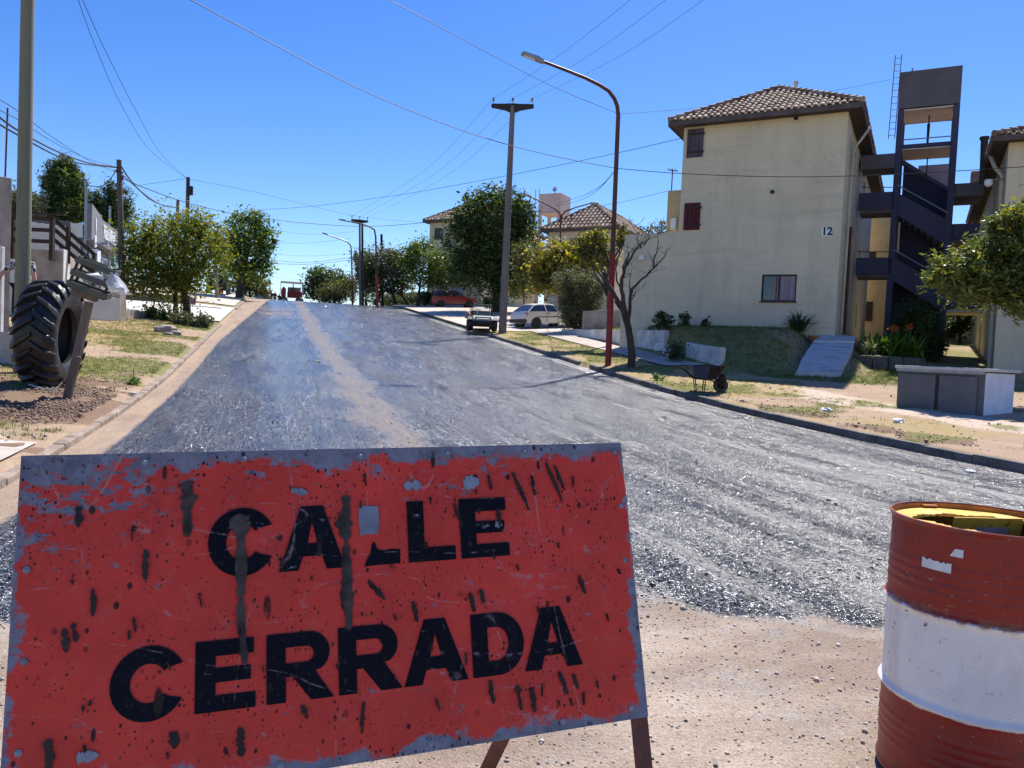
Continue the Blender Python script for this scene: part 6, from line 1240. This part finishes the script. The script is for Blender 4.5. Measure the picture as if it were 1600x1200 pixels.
# open utility vehicle facing the viewer, beside the near pole
a = gp(752, 40.6); uv_ = thing('utility_vehicle', 'small open utility vehicle with a pale bonnet and windscreen facing down the road', 'buggy', a, .10)
for x in (-.62, .62):
    for y in (-.75, 1.0):
        w_ = thing_part('wheel', uv_); w_.location = (x, y, .32); mb = MB(); mb.lathe([(.18, -.13), (.29, -.14), (.33, -.08), (.33, .08), (.29, .14), (.18, .13), (.18, -.13)], 18, M=Matrix.Rotation(math.pi/2, 3, 'Y')); mb.build('tyre', M['rubber'], w_, smooth=True); mb = MB(); mb.lathe([(.01, .05), (.18, .08), (.18, -.08), (.01, -.05)], 14, M=Matrix.Rotation(math.pi/2, 3, 'Y')); mb.build('rim', M['galv'], w_)
M['bonnet'] = simple('pale_green_bonnet', (.33, .37, .33), .35, .1, 2, bstr=0, spec=.5)
mb = MB(); mb.prism([(-1.15, .42), (-1.18, .58), (-.95, .74), (-.35, .80), (-.3, .42)], 'x', -.52, .52); mb.build('bonnet', M['bonnet'], uv_, bevel=.04)
for x in (-.62, .62): mb = MB(); mb.prism([(-1.12, .55), (-.9, .70), (-.5, .70), (-.32, .55), (-.5, .62), (-.9, .62)], 'x', x-.16, x+.16); mb.build('mudguard', M['black_metal'], uv_)
mb = MB(); mb.box((0, .35, .38), (1.1, 2.4, .22)); mb.build('chassis', M['black_metal'], uv_, bevel=.02)
mb = MB(); mb.box((0, -1.22, .42), (1.0, .07, .16)); mb.tube([(-.4, -1.26, .36), (-.4, -1.26, .66), (.4, -1.26, .66), (.4, -1.26, .36)], .03, 8); mb.build('bumper', M['black_metal'], uv_)
for x in (-.36, .36): mb = MB(); mb.lathe([(.001, .03), (.075, .02), (.085, 0)], 14, (x, -1.2, .57), Matrix.Rotation(math.pi/2, 3, 'X')); mb.build('headlight', M['white_paint'], uv_)
mb = MB(); mb.tube([(-.52, -.28, .78), (-.50, -.05, 1.36), (.50, -.05, 1.36), (.52, -.28, .78)], .03, 8); mb.build('windscreen_frame', M['black_metal'], uv_, smooth=True)
t = NT('clear_screen'); t.set((.8, .85, .85), .05, trans=.9); t.b.inputs['IOR'].default_value = 1.02; mb = MB(); mb.prism([(-.27, .80), (-.06, 1.33), (-.05, 1.33), (-.26, .80)], 'x', -.47, .47); mb.build('windscreen', t.m, uv_)
mb = MB()
for x in (-.55, .55): mb.tube([(x, .95, .5), (x, .85, 1.42), (x*.95, .2, 1.40)], .03, 8)
mb.tube([(-.55, .85, 1.42), (.55, .85, 1.42)], .03, 8); mb.build('roll_frame', M['black_metal'], uv_, smooth=True)
mb = MB(); mb.box((0, .55, .62), (1.0, .45, .14)); mb.box((0, .8, .88), (1.0, .12, .45)); mb.build('seat', M['black_metal'], uv_, bevel=.03)
mb = MB(); mb.tube([(-.25, -.2, .85), (-.25, .1, 1.0)], .02, 6); mb.lathe([(.15, .0), (.17, .02), (.19, 0), (.17, -.02), (.15, 0)], 16, (-.25, .1, 1.0), Matrix.Rotation(-.9, 3, 'X')); mb.build('steering_wheel', M['black_metal'], uv_)
mb = MB(); mb.box((0, 1.35, .68), (1.2, .9, .28)); mb.build('cargo_bed', M['bonnet'], uv_, bevel=.02)
mb = MB(); crumple(mb, (0, 0, 0), .16, (1, 1, 1.3), 4, 8, 10, .3); o = mb.build('jacket', simple('pink_cloth', (.55, .33, .26), .9), smooth=True); o.location = a+Vector((-.72, -.62, .78)); tag(o, 'pinkish cloth bundle hung on the left front of the utility vehicle', 'cloth')
# vehicles and people past the crest
def crest(px, Y): p = gp(px, Y); return p
a = crest(411, 92); o = thing('road_roller', 'dark machine with a flat canopy showing over the crest on the left', 'machine', a, .3); mb = MB(); mb.box((0, 0, 2.62), (1.7, 1.9, .1)); mb.build('canopy', M['black_metal'], o)
for x in (-.75, .75):
    for y in (-.8, .8): mb = MB(); mb.box((x, y, 1.9), (.08, .08, 1.4)); mb.build('post', M['black_metal'], o)
mb = MB(); mb.box((0.15, .2, 1.25), (1.4, 1.6, .9)); mb.build('body', M['grey_plaster'], o, bevel=.1)
mb = MB(); mb.lathe([(.01, -.8), (.6, -.8), (.6, .8), (.01, .8)], 24, (0, -1.1, .6), Matrix.Rotation(math.pi/2, 3, 'Y')); mb.build('drum', M['galv'], o, smooth=True); mb = MB(); mb.box((0, .3, 1.75), (.6, .5, .6)); mb.build('seat', M['black_metal'], o, bevel=.05)
a = crest(455, 92); o = thing('flatbed_truck', 'red and white works truck with an open frame roof showing over the crest', 'truck', a, .3); mb = MB(); mb.box((0, 0, 2.72), (2.6, 2.6, .07)); mb.build('roof', M['white_paint'], o)
for x in (-1.25, 1.25):
    for y in (-1.2, 1.2): mb = MB(); mb.box((x, y, 2.0), (.07, .07, 1.4)); mb.build('post', M['conc_light'], o)
mb = MB(); mb.prism([(-1.2, 1.0), (-1.2, 1.75), (-.95, 2.2), (-.65, 1.85), (-.65, 1.0)], 'y', -1.1, -.4); mb.build('hopper', simple('red_machine_paint', (.38, .03, .03), .5), o, bevel=.03)
mb = MB(); mb.box((.35, .1, 1.3), (1.7, 1.6, .7)); mb.build('body', simple('red_truck_paint', (.30, .03, .03), .5), o, bevel=.04); mb = MB(); mb.box((.3, .5, 1.95), (1.5, .7, .5)); mb.build('load', M['stone'], o, bevel=.06); mb = MB(); mb.box((.15, -.3, 1.95), (.12, .12, 1.2)); mb.build('exhaust', M['black_metal'], o)
for x in (-.9, .9): wheel(o, x, -.9, .5, .3)
for k, (px, Y, h_) in enumerate(((423.5, 93, 1.0), (429, 93.5, 1.0), (436, 96, .98))):
    a = crest(px, Y); person(('dark figure beside the road roller on the crest, leftmost of three', 'middle one of three dark figures on the crest', 'rightmost dark figure on the crest, nearest the red truck')[k], a, .3*k, h_, 'trouser', 'workers on the crest')
a = gp(362, 61.5); st = [(-.85, .5, .8, .8, .75, 0), (-.7, .4, 1.0, 1.0, .82, 0), (-.6, .35, 1.05, 1.06, .84, .76), (-.4, .35, 1.05, 1.6, .85, .68), (1.2, .35, 1.03, 1.65, .85, .68), (1.9, .35, 1.0, 1.05, .84, .7), (2.0, .35, 1.0, 1.0, .84, 0), (2.9, .4, .95, .95, .8, 0), (3.0, .5, .7, .7, .75, 0)]
car('dark off-road car parked behind the trunk of the loose green tree', (a.x-1.6, a.y+1.2, f(a.x-1.6, a.y+1.2)), RANG+math.pi/2, st, simple('dark_car_paint', (.02, .025, .03), .3, .1, 2, bstr=0), (0, 2.4), .36, -.09, win_split=((-.5, -.4), (.6, .6)))
# ================================================================== WHEELBARROW
a = gp(1100, 20.3); wb = thing('wheelbarrow', 'tar-stained blue wheelbarrow with a rusty tray standing on the dirt verge', 'wheelbarrow', a, -.12)
M['barrow'] = simple('scuffed_navy_tray_paint', (.02, .035, .10), .6, .5, 5, col2=(.05, .05, .055), bstr=.3, bscale=20)
M['barrow_rust'] = simple('rusty_tarred_steel', (.028, .014, .011), .8, .6, 7, col2=(.008, .007, .008), bstr=.6, bscale=20)
def tray(mb, t0, t1, z0, z1, hw0, hw1, th=.012):
    o_ = [(t0[0], -hw0, z0), (t0[1], -hw0, z0), (t0[1], hw0, z0), (t0[0], hw0, z0), (t1[0], -hw1, z1), (t1[1], -hw1, z1+.02), (t1[1], hw1, z1+.02), (t1[0], hw1, z1)]
    i_ = [(x+(th if k in (0, 3, 4, 7) else -th), y+(th if y < 0 else -th), z+(th if k < 4 else 0)) for k, (x, y, z) in enumerate(o_)]
    mb.add(o_+i_, [(0, 3, 2, 1), (0, 1, 5, 4), (1, 2, 6, 5), (2, 3, 7, 6), (3, 0, 4, 7), (8, 9, 10, 11), (8, 12, 13, 9), (9, 13, 14, 10), (10, 14, 15, 11), (11, 15, 12, 8), (4, 5, 13, 12), (5, 6, 14, 13), (6, 7, 15, 14), (7, 4, 12, 15)])
mb = MB(); tray(mb, (-.28, .26), (-.36, .46), .33, .67, .20, .33); mb.build('tray', M['barrow'], wb, bevel=.008)
mb = MB(); mb.add([(.06, -.225, .36), (.25, -.225, .36), (.445, -.345, .67), (.10, -.345, .67), (.06, -.205, .36), (.25, -.205, .36), (.445, -.325, .67), (.10, -.325, .67)], [(0, 1, 2, 3), (7, 6, 5, 4), (0, 4, 5, 1), (1, 5, 6, 2), (2, 6, 7, 3), (3, 7, 4, 0)]); mb.build('tarred_side', M['barrow_rust'], wb)
mb = MB(); mb.tube([(-.36, -.33, .68), (.46, -.33, .70), (.46, .33, .70), (-.36, .33, .68), (-.36, -.33, .68)], .014, 6); mb.build('rim', M['barrow_rust'], wb)
for s_ in (-1, 1):
    mb = MB(); mb.tube([(.52, s_*.07, .19), (.15, s_*.17, .32), (-.28, s_*.22, .34), (-.58, s_*.27, .60), (-.70, s_*.28, .63)], .017, 8); mb.build('handle', M['barrow_rust'], wb, smooth=True)
    mb = MB(); mb.tube([(-.27, s_*.21, .34), (-.22, s_*.21, 0), (-.02, s_*.21, 0), (.0, s_*.2, .33)], .014, 8); mb.build('leg', M['barrow_rust'], wb, smooth=True)
mb = MB(); mb.tube([(-.22, -.21, .02), (-.22, .21, .02)], .012, 6); mb.tube([(-.2, -.2, .18), (-.2, .2, .18)], .012, 6); mb.build('crossbar', M['barrow_rust'], wb)
wl = thing_part('wheel', wb); wl.location = (.42, 0, .19); mb = MB(); mb.lathe([(.10, -.05), (.17, -.055), (.195, -.03), (.195, .03), (.17, .055), (.10, .05), (.10, -.05)], 20, M=Matrix.Rotation(math.pi/2, 3, 'X')); mb.build('tyre', M['rubber'], wl, smooth=True); mb = MB(); mb.lathe([(.01, .03), (.11, .04), (.11, -.04), (.01, -.03)], 16, M=Matrix.Rotation(math.pi/2, 3, 'X')); mb.build('rim', M['barrow_rust'], wl)
mb = MB(); crumple(mb, (.44, -.09, .34), .12, (.75, .35, 1.35), 3, 9, 12, .8); mb.build('tar_crust', M['barrow_rust'], wb)
# ================================================================== TREES AND PLANTS OF THE RIGHT SIDE
def PT(name, label, cat, px, Y, L, n, leaf, lm, bark='bark', tr=.12, fork=.45, **kw):
    b = gp(px, Y); return tree(name, label, cat, b, plobes(b, Y, L), n, leaf, lm, bark, tr, fork, **kw)
PT('street_tree', 'huge dense dark green tree behind the near crosshead pole', 'tree', 775, 61, [(770, 345, 52, 40, 0), (735, 385, 34, 52, 0), (790, 395, 50, 50, 0), (820, 350, 26, 36, 0), (755, 425, 48, 30, 0), (725, 350, 16, 22, 0), (775, 312, 24, 20, 0), (808, 320, 22, 20, 0), (745, 320, 18, 18, 0), (800, 435, 32, 26, 0), (712, 415, 16, 30, 0)], 32000, .22, 'leaf_dark', 'bark_dark', .32, .4, clump=.15, shell=.5, extra=(9000, 'leaf_green', .9), asp=.45)
PT('street_tree', 'mid-green forked tree in front of the painted wall left of the huge dark tree', 'tree', 652, 70, [(665, 400, 30, 22, 0), (690, 420, 20, 28, 0), (640, 410, 16, 22, 0), (675, 435, 30, 14, 0), (655, 390, 16, 12, 0)], 9000, .2, 'leaf_green', 'bark_dark', .13, .42, clump=.2, shell=.3)
PT('street_tree', 'wide flat-topped tree with grey twigs, first of the row beyond the parking lot', 'tree', 612, 76, [(600, 410, 38, 20, 0), (575, 420, 20, 24, 0), (625, 412, 24, 22, 0), (598, 440, 34, 18, 0), (632, 440, 18, 18, 0), (570, 440, 12, 22, 0)], 11000, .2, 'leaf_grey', 'bark_dark', .2, .35, clump=.18, shell=.35, trunks=[(-1.6, 0, .18), (.5, 0, .16), (1.8, .5, .15)], extra=(6000, 'leaf_dark', 1.))
PT('street_tree', 'dark tree at the left end of the row beyond the parking lot', 'tree', 572, 84, [(568, 425, 14, 22, 0), (572, 445, 12, 18, 0)], 3000, .2, 'leaf_dark', 'bark_dark', .16, .35, clump=.2, shell=.35)
PT('bush', 'broad dark green clump of trees right of the truck on the crest', 'tree', 505, 98, [(510, 445, 30, 22, 0), (500, 432, 16, 12, 0), (528, 440, 14, 14, 0), (485, 455, 10, 14, 0)], 7000, .26, 'leaf_dark', 'bark', .2, .3, clump=.18, shell=.3, extra=(2500, 'leaf_green', 1.))
PT('bush', 'brownish-green bush in front of the dark clump on the crest', 'bush', 530, 86, [(530, 458, 24, 14, 0), (545, 450, 12, 16, 0), (512, 464, 12, 10, 0)], 5000, .2, 'leaf_olive', 'bark_grey', .1, .3, clump=.2, shell=.3, extra=(1500, 'leaf_grey', 1.))
PT('street_tree', 'slender pale-barked tree right of the near crosshead pole', 'tree', 818, 52, [(815, 400, 15, 22, 0), (822, 430, 18, 24, 0), (812, 450, 12, 16, 0)], 2600, .17, 'leaf_olive', 'bark_grey', .07, .5, clump=.28, shell=.2, twigs=5)
PT('street_tree', 'tree turning bright yellow above the white hatchback', 'tree', 872, 48, [(865, 405, 36, 16, 0), (905, 398, 24, 14, 0), (845, 430, 20, 26, 0), (870, 435, 30, 22, 0), (895, 415, 26, 16, 0), (930, 412, 22, 12, 0)], 3600, .24, 'leaf_yellow', 'bark', .09, .45, clump=.25, shell=.25, twigs=5, extra=(3800, 'leaf_olive', .8), asp=.75)
PT('bush', 'tall grey-olive bush right of the white hatchback', 'bush', 908, 41.0, [(905, 455, 30, 26, 0), (890, 440, 24, 18, 0), (920, 470, 20, 30, 0), (900, 485, 22, 24, 0), (935, 455, 14, 20, 0), (892, 500, 13, 16, 0), (884, 480, 10, 22, 0), (905, 505, 20, 14, 0)], 19000, .125, 'leaf_grey', 'bark', .07, .3, clump=.18, shell=.3, asp=.3, extra=(3000, 'leaf_dark', 1.))
PT('street_tree', 'twiggy half-bare green tree just left of the red lamp post', 'tree', 952, 33, [(930, 385, 24, 18, 0), (925, 372, 18, 10, 0), (950, 400, 16, 14, 0), (972, 375, 12, 16, 0), (915, 395, 12, 12, 0)], 3800, .12, 'leaf_olive', 'bark_dark', .085, .5, clump=.22, shell=.2, twigs=8, extra=(1500, 'leaf_yellow', 1.1))
PT('bush', 'low pale green bush beside the huge dark tree trunk', 'bush', 765, 60, [(764, 473, 9, 6, 0)], 900, .15, 'leaf_green', clump=.3, shell=.1, tr=.03)
PT('bush', 'dark low bush behind the red estate car', 'bush', 667, 73, [(667, 466, 13, 7, 0)], 1400, .2, 'leaf_dark', clump=.3, shell=.1, tr=.03)
# bare tree
b = gp(988, 25.7); bt = thing('bare_tree', 'leafless dark tree with curling branches in front of the cream wall', 'tree', b); mb = MB()
def PP(l, Y=25.7): return [W(px, py, Y+(k if len(l[0]) < 3 else 0))-b for (px, py, *_), k in zip(l, [0]*len(l))]
def br(l, r0, r1, Ys=None):
    n = len(l); P_ = [W(px, py, (Ys[i] if Ys else 25.7))-b for i, (px, py) in enumerate(l)]; out = []
    for i in range(n-1):
        for k in range(4):
            p = P_[i].lerp(P_[i+1], k/4); out.append(p+Vector((mn.noise(p*4), mn.noise(p*4+Vector((9, 0, 0))), mn.noise(p*4+Vector((0, 9, 0)))))*.03)
    out.append(P_[-1]); m = len(out); mb.tube(out, [r0+(r1-r0)*(i/(m-1)) for i in range(m)], 8)
br([(986, 576), (987, 555), (985, 530), (980, 505), (974, 485)], .135, .10)
br([(974, 485), (966, 470), (957, 455), (948, 440), (944, 425)], .085, .05); br([(978, 490), (974, 470), (971, 452), (972, 435), (976, 420), (984, 405), (992, 392), (1001, 381)], .085, .022)
br([(982, 505), (984, 485), (984, 465), (987, 452), (1000, 440), (1012, 428), (1024, 417), (1033, 407), (1040, 397)], .065, .014)
br([(1021, 419), (1022, 405), (1027, 392), (1029, 378), (1027, 366)], .028, .008); br([(1027, 390), (1036, 385)], .012, .006)
br([(984, 464), (984, 450), (985, 430)], .03, .01); br([(985, 470), (992, 459)], .025, .014); br([(987, 462), (992, 459), (990, 461)], .02, .01)
br([(1001, 381), (1002, 388), (996, 377), (995, 365), (990, 355)], .022, .007); br([(999, 384), (1008, 379), (1013, 374)], .015, .006); br([(992, 392), (1003, 386), (1008, 382)], .014, .006)
br([(976, 420), (979, 407), (984, 395), (989, 389)], .03, .01); br([(973, 430), (974, 415), (978, 404), (982, 396)], .028, .01)
br([(957, 455), (945, 447), (935, 440), (926, 428), (916, 425), (905, 421)], .04, .008); br([(948, 440), (940, 425), (936, 410), (930, 395)], .035, .008); br([(948, 440), (950, 420), (955, 405), (957, 385), (962, 370)], .035, .008)
br([(944, 425), (938, 408), (925, 400)], .02, .006); br([(971, 452), (964, 440), (962, 420), (966, 400), (970, 385)], .035, .008); br([(926, 428), (922, 440), (920, 450)], .014, .006); br([(936, 410), (944, 396), (946, 384)], .014, .005)
br([(974, 487), (965, 478), (960, 470)], .05, .02)
rr2 = random.Random(5); tips = []
for l in ((1001, 381), (1040, 397), (1027, 366), (985, 430), (992, 459), (990, 355), (1013, 374), (989, 389), (982, 396), (905, 421), (930, 395), (962, 370), (925, 400), (970, 385), (946, 384), (1008, 382), (1012, 428), (1024, 417), (976, 420), (957, 385), (936, 410), (916, 425), (948, 440), (972, 435)):
    for k in range(3):
        p = W(l[0], l[1], 25.7)-b; a = rr2.uniform(-1.3, 1.3); L = rr2.uniform(.25, .6); d = Vector((math.sin(a), rr2.uniform(-.5, .5), math.cos(a)*.8)).normalized(); q1 = p+d*L*.5+Vector((rr2.uniform(-.05, .05), 0, .02)); mb.tube([p, q1, p+d*L+Vector((rr2.uniform(-.08, .08), 0, .06))], [.011, .007, .003], 5); mb.tube([q1, q1+Vector((d.z*.3, .05, abs(d.x)*.2+.08))*L], [.006, .003], 4)
mb.build('trunk', M['bark_dark'], bt, smooth=True)
block('garden_wall', 'distant cream boundary wall under the row of trees beyond the parking lot', 'wall', 598, 668, 92, 84, 460, M['cream_b'], .3)
PT('bush', 'dark hedge-like bush along the distant cream boundary wall', 'bush', 605, 82, [(600, 468, 26, 8, 0), (640, 468, 20, 8, 0)], 3000, .2, 'leaf_dark', clump=.25, shell=.1, tr=.04)
# foreground tree overhanging from the right edge
Yf = 19.0; b = gp(1680, Yf+.6)
tree('overhanging_tree', 'glossy green tree leaning in from the right edge above the utility cabinet', 'tree', b, plobes(b, Yf, [(1510, 420, 44, 24, 0), (1560, 385, 40, 28, .3), (1475, 438, 24, 14, -.2), (1540, 445, 50, 20, 0), (1590, 350, 30, 26, .2), (1600, 420, 50, 34, 0), (1590, 470, 32, 22, -.3), (1640, 380, 60, 60, .2), (1530, 400, 26, 18, 0), (1570, 345, 20, 16, 0), (1560, 465, 20, 12, 0)]), 24000, .125, 'leaf_gloss', 'bark_grey', .15, .5, clump=.2, shell=.25, twigs=6, asp=.36, tuft=34, droop=.4, extra=(3500, 'leaf_ygreen', 1.))
# shrubs against block 12
def spiky(name, label, cat, px, Y, n, L, w_, lm, spread=.9, group=None, flowers=0, h0=.1, scatter=.1):
    b = gp(px, Y); o = thing(name, label, cat, b, 0, group); V_ = []; k = 7
    for i in range(n):
        a = random.random()*6.283; e = random.uniform(.15, 1)*spread; l_ = L*random.uniform(.65, 1.1); x0, y0 = random.gauss(0, scatter), random.gauss(0, scatter*.6); side = Vector((-math.sin(a), math.cos(a), 0)); row = []
        for j in range(k):
            t_ = j/(k-1); r_ = l_*t_*math.sin(e*(.6+.7*t_)); z = h0*random.uniform(.2, 1)*0+h0*.5+l_*t_*math.cos(e*(.6+.8*t_)); ww = w_*math.sin(math.pi*(.12+.88*t_))**.8*.5; c_ = Vector((x0+r_*math.cos(a), y0+r_*math.sin(a), z)); row.append((c_-side*ww, c_+Vector((0, 0, -ww*.4)), c_+side*ww))
        V_.append(row)
    mb = MB()
    for row in V_: mb.add([p for r_ in row for p in r_], [(3*j+c_, 3*j+c_+1, 3*j+c_+4, 3*j+c_+3) for j in range(k-1) for c_ in range(2)])
    mb.build('foliage', M[lm], o, recalc=False)
    for i in range(flowers):
        x, y, h_ = random.gauss(0, .45), random.gauss(0, .2), L*random.uniform(.95, 1.25); mb = MB(); mb.tube([(x, y, 0), (x, y, h_)], .012, 5); st_ = mb.build('stem', M['leaf_canna'], o)
        P_ = np.array([[x, y, h_+.02]])+rng.normal(size=(26, 3))*.055; leaf_cloud('petals', P_, .07, M['flower'], st_, asp=.7)
    return o
spiky('spiky_plant', 'dark spiky plant against block 12 beside the orange pot', 'plant', 1247, 28.7, 60, .95, .07, 'leaf_dark', 1.0, scatter=.16)
b = gp(1271, 28.5); mb = MB(); mb.lathe([(.12, 0), (.2, .22), (.23, .23), (.23, .28), (.2, .28), (.16, .1), (.01, .1)], 20); o = mb.build('flower_pot', M['brick_red'], smooth=True); o.location = b; tag(o, 'squat orange clay pot beside the dark spiky plant', 'pot')
PT('shrub', 'leafy dark shrub at the foot of block 12, leftmost of three', 'shrub', 1037, 30.1, [(1037, 500, 12, 11, 0)], 900, .10, 'leaf_dark', clump=.3, shell=.2, tr=.03)
PT('shrub', 'upright dark shrub at the foot of block 12, middle of three', 'shrub', 1070, 29.8, [(1071, 497, 7, 7, 0), (1070, 507, 9, 5, 0)], 650, .10, 'leaf_dark', clump=.3, shell=.2, tr=.03)
PT('shrub', 'smallest dark shrub at the foot of block 12, rightmost of three', 'shrub', 1103, 29.5, [(1103, 507, 7, 6, 0)], 420, .10, 'leaf_dark', clump=.3, shell=.2, tr=.03)
PT('shrub', 'straggly plant growing out of the gap in the retaining wall', 'shrub', 1052, 27.6, [(1052, 556, 10, 8, 0), (1056, 546, 12, 8, .3)], 900, .09, 'leaf_dark', clump=.35, shell=.2, tr=.02)
for (px, Y, n, L, w_, lab, fl_) in ((1356, 27.9, 90, .75, .05, 'silvery narrow-leaved plant at the left of the raised bed', 0), (1385, 28.2, 110, 1.0, .12, 'tall flowering plant with orange blooms in the raised bed', 3), (1412, 27.7, 100, .85, .12, 'broad-leaved bright green plant with one orange bloom at the right of the raised bed', 1)):
    o = spiky('flowering_plant' if fl_ else 'grey_plant', lab, 'plant', px, Y, n, L, w_, 'leaf_canna' if fl_ else 'leaf_grey', .95, scatter=.30, flowers=fl_); o.location.z = max(o.location.z, bed.location.z+zc-.06)
PT('bush', 'large dark rounded bush in the shade of the stair tower', 'bush', 1442, 30.2, [(1440, 515, 26, 34, 0), (1425, 500, 22, 26, 0), (1455, 540, 20, 22, 0), (1410, 520, 14, 22, 0)], 13000, .085, 'leaf_dark', clump=.15, shell=.5, tr=.08)
PT('street_tree', 'dark tree deep in the passage right of the stair tower', 'tree', 1500, 40, [(1500, 505, 16, 18, 0)], 2500, .14, 'leaf_dark', clump=.25, shell=.2, tr=.08)
PT('street_tree', 'pale feathery tree top showing over the terrace wall', 'tree', 1025, 60, [(1025, 358, 14, 8, 0), (1005, 362, 10, 6, 0), (1035, 350, 6, 6, 0)], 900, .16, 'leaf_grey', clump=.3, shell=.1, tr=.08)
# ================================================================== GROUND COVER AND LITTER
Vt = []; Ft = []; cnt = 0
def blades(n, region, hmin, hmax, need):
    global cnt
    out = []
    while len(out) < n:
        u, v = region(); g_, s_, o_, p_ = masks(u, v)
        if (g_ if need == 'g' else s_) < random.uniform(.15, .9): 
            if random.random() < .5: n -= 1
            continue
        out.append((u, v))
    for u, v in out:
        x, y = xy(u, v); z = f(x, y)+.018*fb(x, y, 1.3)*min(1, abs(v-4)/7)+g_*.0
        for k in range(random.randint(5, 9)):
            a = random.random()*6.283; h_ = random.uniform(hmin, hmax); dx, dy = math.cos(a), math.sin(a); ox, oy = random.gauss(0, .03), random.gauss(0, .03); w_ = .004+.0025*random.random(); ln = random.uniform(.2, .9)*h_
            Vt.extend([(x+ox-dy*w_, y+oy+dx*w_, z-.01), (x+ox+dy*w_, y+oy-dx*w_, z-.01), (x+ox+dx*ln, y+oy+dy*ln, z+h_)]); Ft.append((cnt, cnt+1, cnt+2)); cnt += 3
M['grass'] = leafmat('grass_blades', [(.09, .13, .025), (.15, .19, .04), (.24, .22, .07)], .3); M['straw'] = leafmat('dry_grass_blades', [(.36, .29, .13), (.28, .22, .09), (.2, .2, .07)], .3)
blades(9000, lambda: (10+24*random.random()**1.3, -2.5-3.2*random.random()), .02, .06, 'g'); blades(5500, lambda: (13+25*random.random(), 10.55+3.2*random.random()), .02, .06, 'g'); blades(9000, lambda: (18+16*random.random(), 14.6+6*random.random()), .04, .13, 'g')
o = npmesh('green_grass', Vt, Ft, M['grass']); tag(o, 'short green grass tufts along both kerbs', 'grass', kind='stuff')
Vt, Ft, cnt = [], [], 0
blades(9000, lambda: (10+24*random.random()**1.3, -2.6-5*random.random()), .02, .07, 's'); blades(4000, lambda: (12+26*random.random(), 10.7+8*random.random()), .02, .06, 's')
o = npmesh('dry_grass', Vt, Ft, M['straw']); tag(o, 'dry straw-coloured grass scattered over both verges', 'grass', kind='stuff')
M['clod'] = stonemat('soil_clods', [(.13, .075, .05), (.20, .125, .08), (.26, .17, .11), (.09, .055, .04), (.34, .25, .18)])
pts = []
for i in range(14000):
    if i % 2: u, v = random.gauss(12.8, 1.7), -2.5-abs(random.gauss(0, 1.2))
    else: u, v = 8+16*random.random(), 10.5+abs(random.gauss(0, 1.6))
    if u < 9.6 or masks(u, v)[2] < random.random()*.8: continue
    x, y = xy(u, v); pts.append((x, y, f(x, y)+.02+(.05 if v < 0 else 0)*masks(u, v)[2]))
pebbles('soil_clods', pts, .011, M['clod'], 'crumbly brown soil clods by the tyre and along the right kerb')
pts = []
for i in range(2600):
    u, v = 9+26*random.random(), random.choice((-2.5-4.5*random.random(), 10.5+8*random.random())); x, y = xy(u, v); pts.append((x, y, f(x, y)+.015))
pebbles('small_stones', pts, .012, M['gravel'], 'small pale stones scattered over both verges')
for k, (px, Y, r_, lab) in enumerate(((1291, 17.0, .11, 'crumpled white paper on the dirt, left of the grey cabinet'), (1404, 15.4, .10, 'crumpled white plastic at the kerb edge in front of the grey cabinet'), (1515, 10.8, .06, 'small white scrap lying on the road near the drum'), (1208, 19.0, .05, 'pale scrap on the verge right of the wheelbarrow'), (498, 22.5, .07, 'white scrap lying on the left half of the road'), (1037, 15.8, .05, 'tiny white scrap on the road below the wheelbarrow'), (1160, 18.6, .06, 'flattened white scrap on the soil by the right kerb'), (207, 13.6, .06, 'pale flat scrap on the left verge beside the soil heap'))):
    b = gp(px, Y); mb = MB(); crumple(mb, (0, 0, r_*.25), r_, (1.2, .9, .5), k*5, 7, 9, .6); o = mb.build('litter', M['plastic_white'] if k < 3 else M['conc_light']); o.location = b; tag(o, lab, 'litter', 'scraps of litter')
b = W(72, 612, 12.4); mb = MB(); mb.tube([(-.35, .1, .10), (-.1, 0, .06), (.2, -.12, .03), (.25, .02, .16)], [.01, .012, .01, .006], 6); o = mb.build('stick', M['conc_light']); o.location = (b.x, b.y, f(b.x, b.y)+.05); tag(o, 'bent bare stick on the soil in front of the tractor tyre', 'stick')
for k, (px, Y) in enumerate(((208, 14.9), (1027, 21.5))): PT('weed', ('bright green weed tuft on the soil left of the kerb', 'green weed tuft on the dirt left of the wheelbarrow')[k], 'weed', px, Y, [(px, gp(px, Y).z*0+(598 if k == 0 else 590), 8, 5, 0)], 260, .06, 'leaf_canna', clump=.4, shell=.1, tr=.006)
sc.render.engine = 'CYCLES'
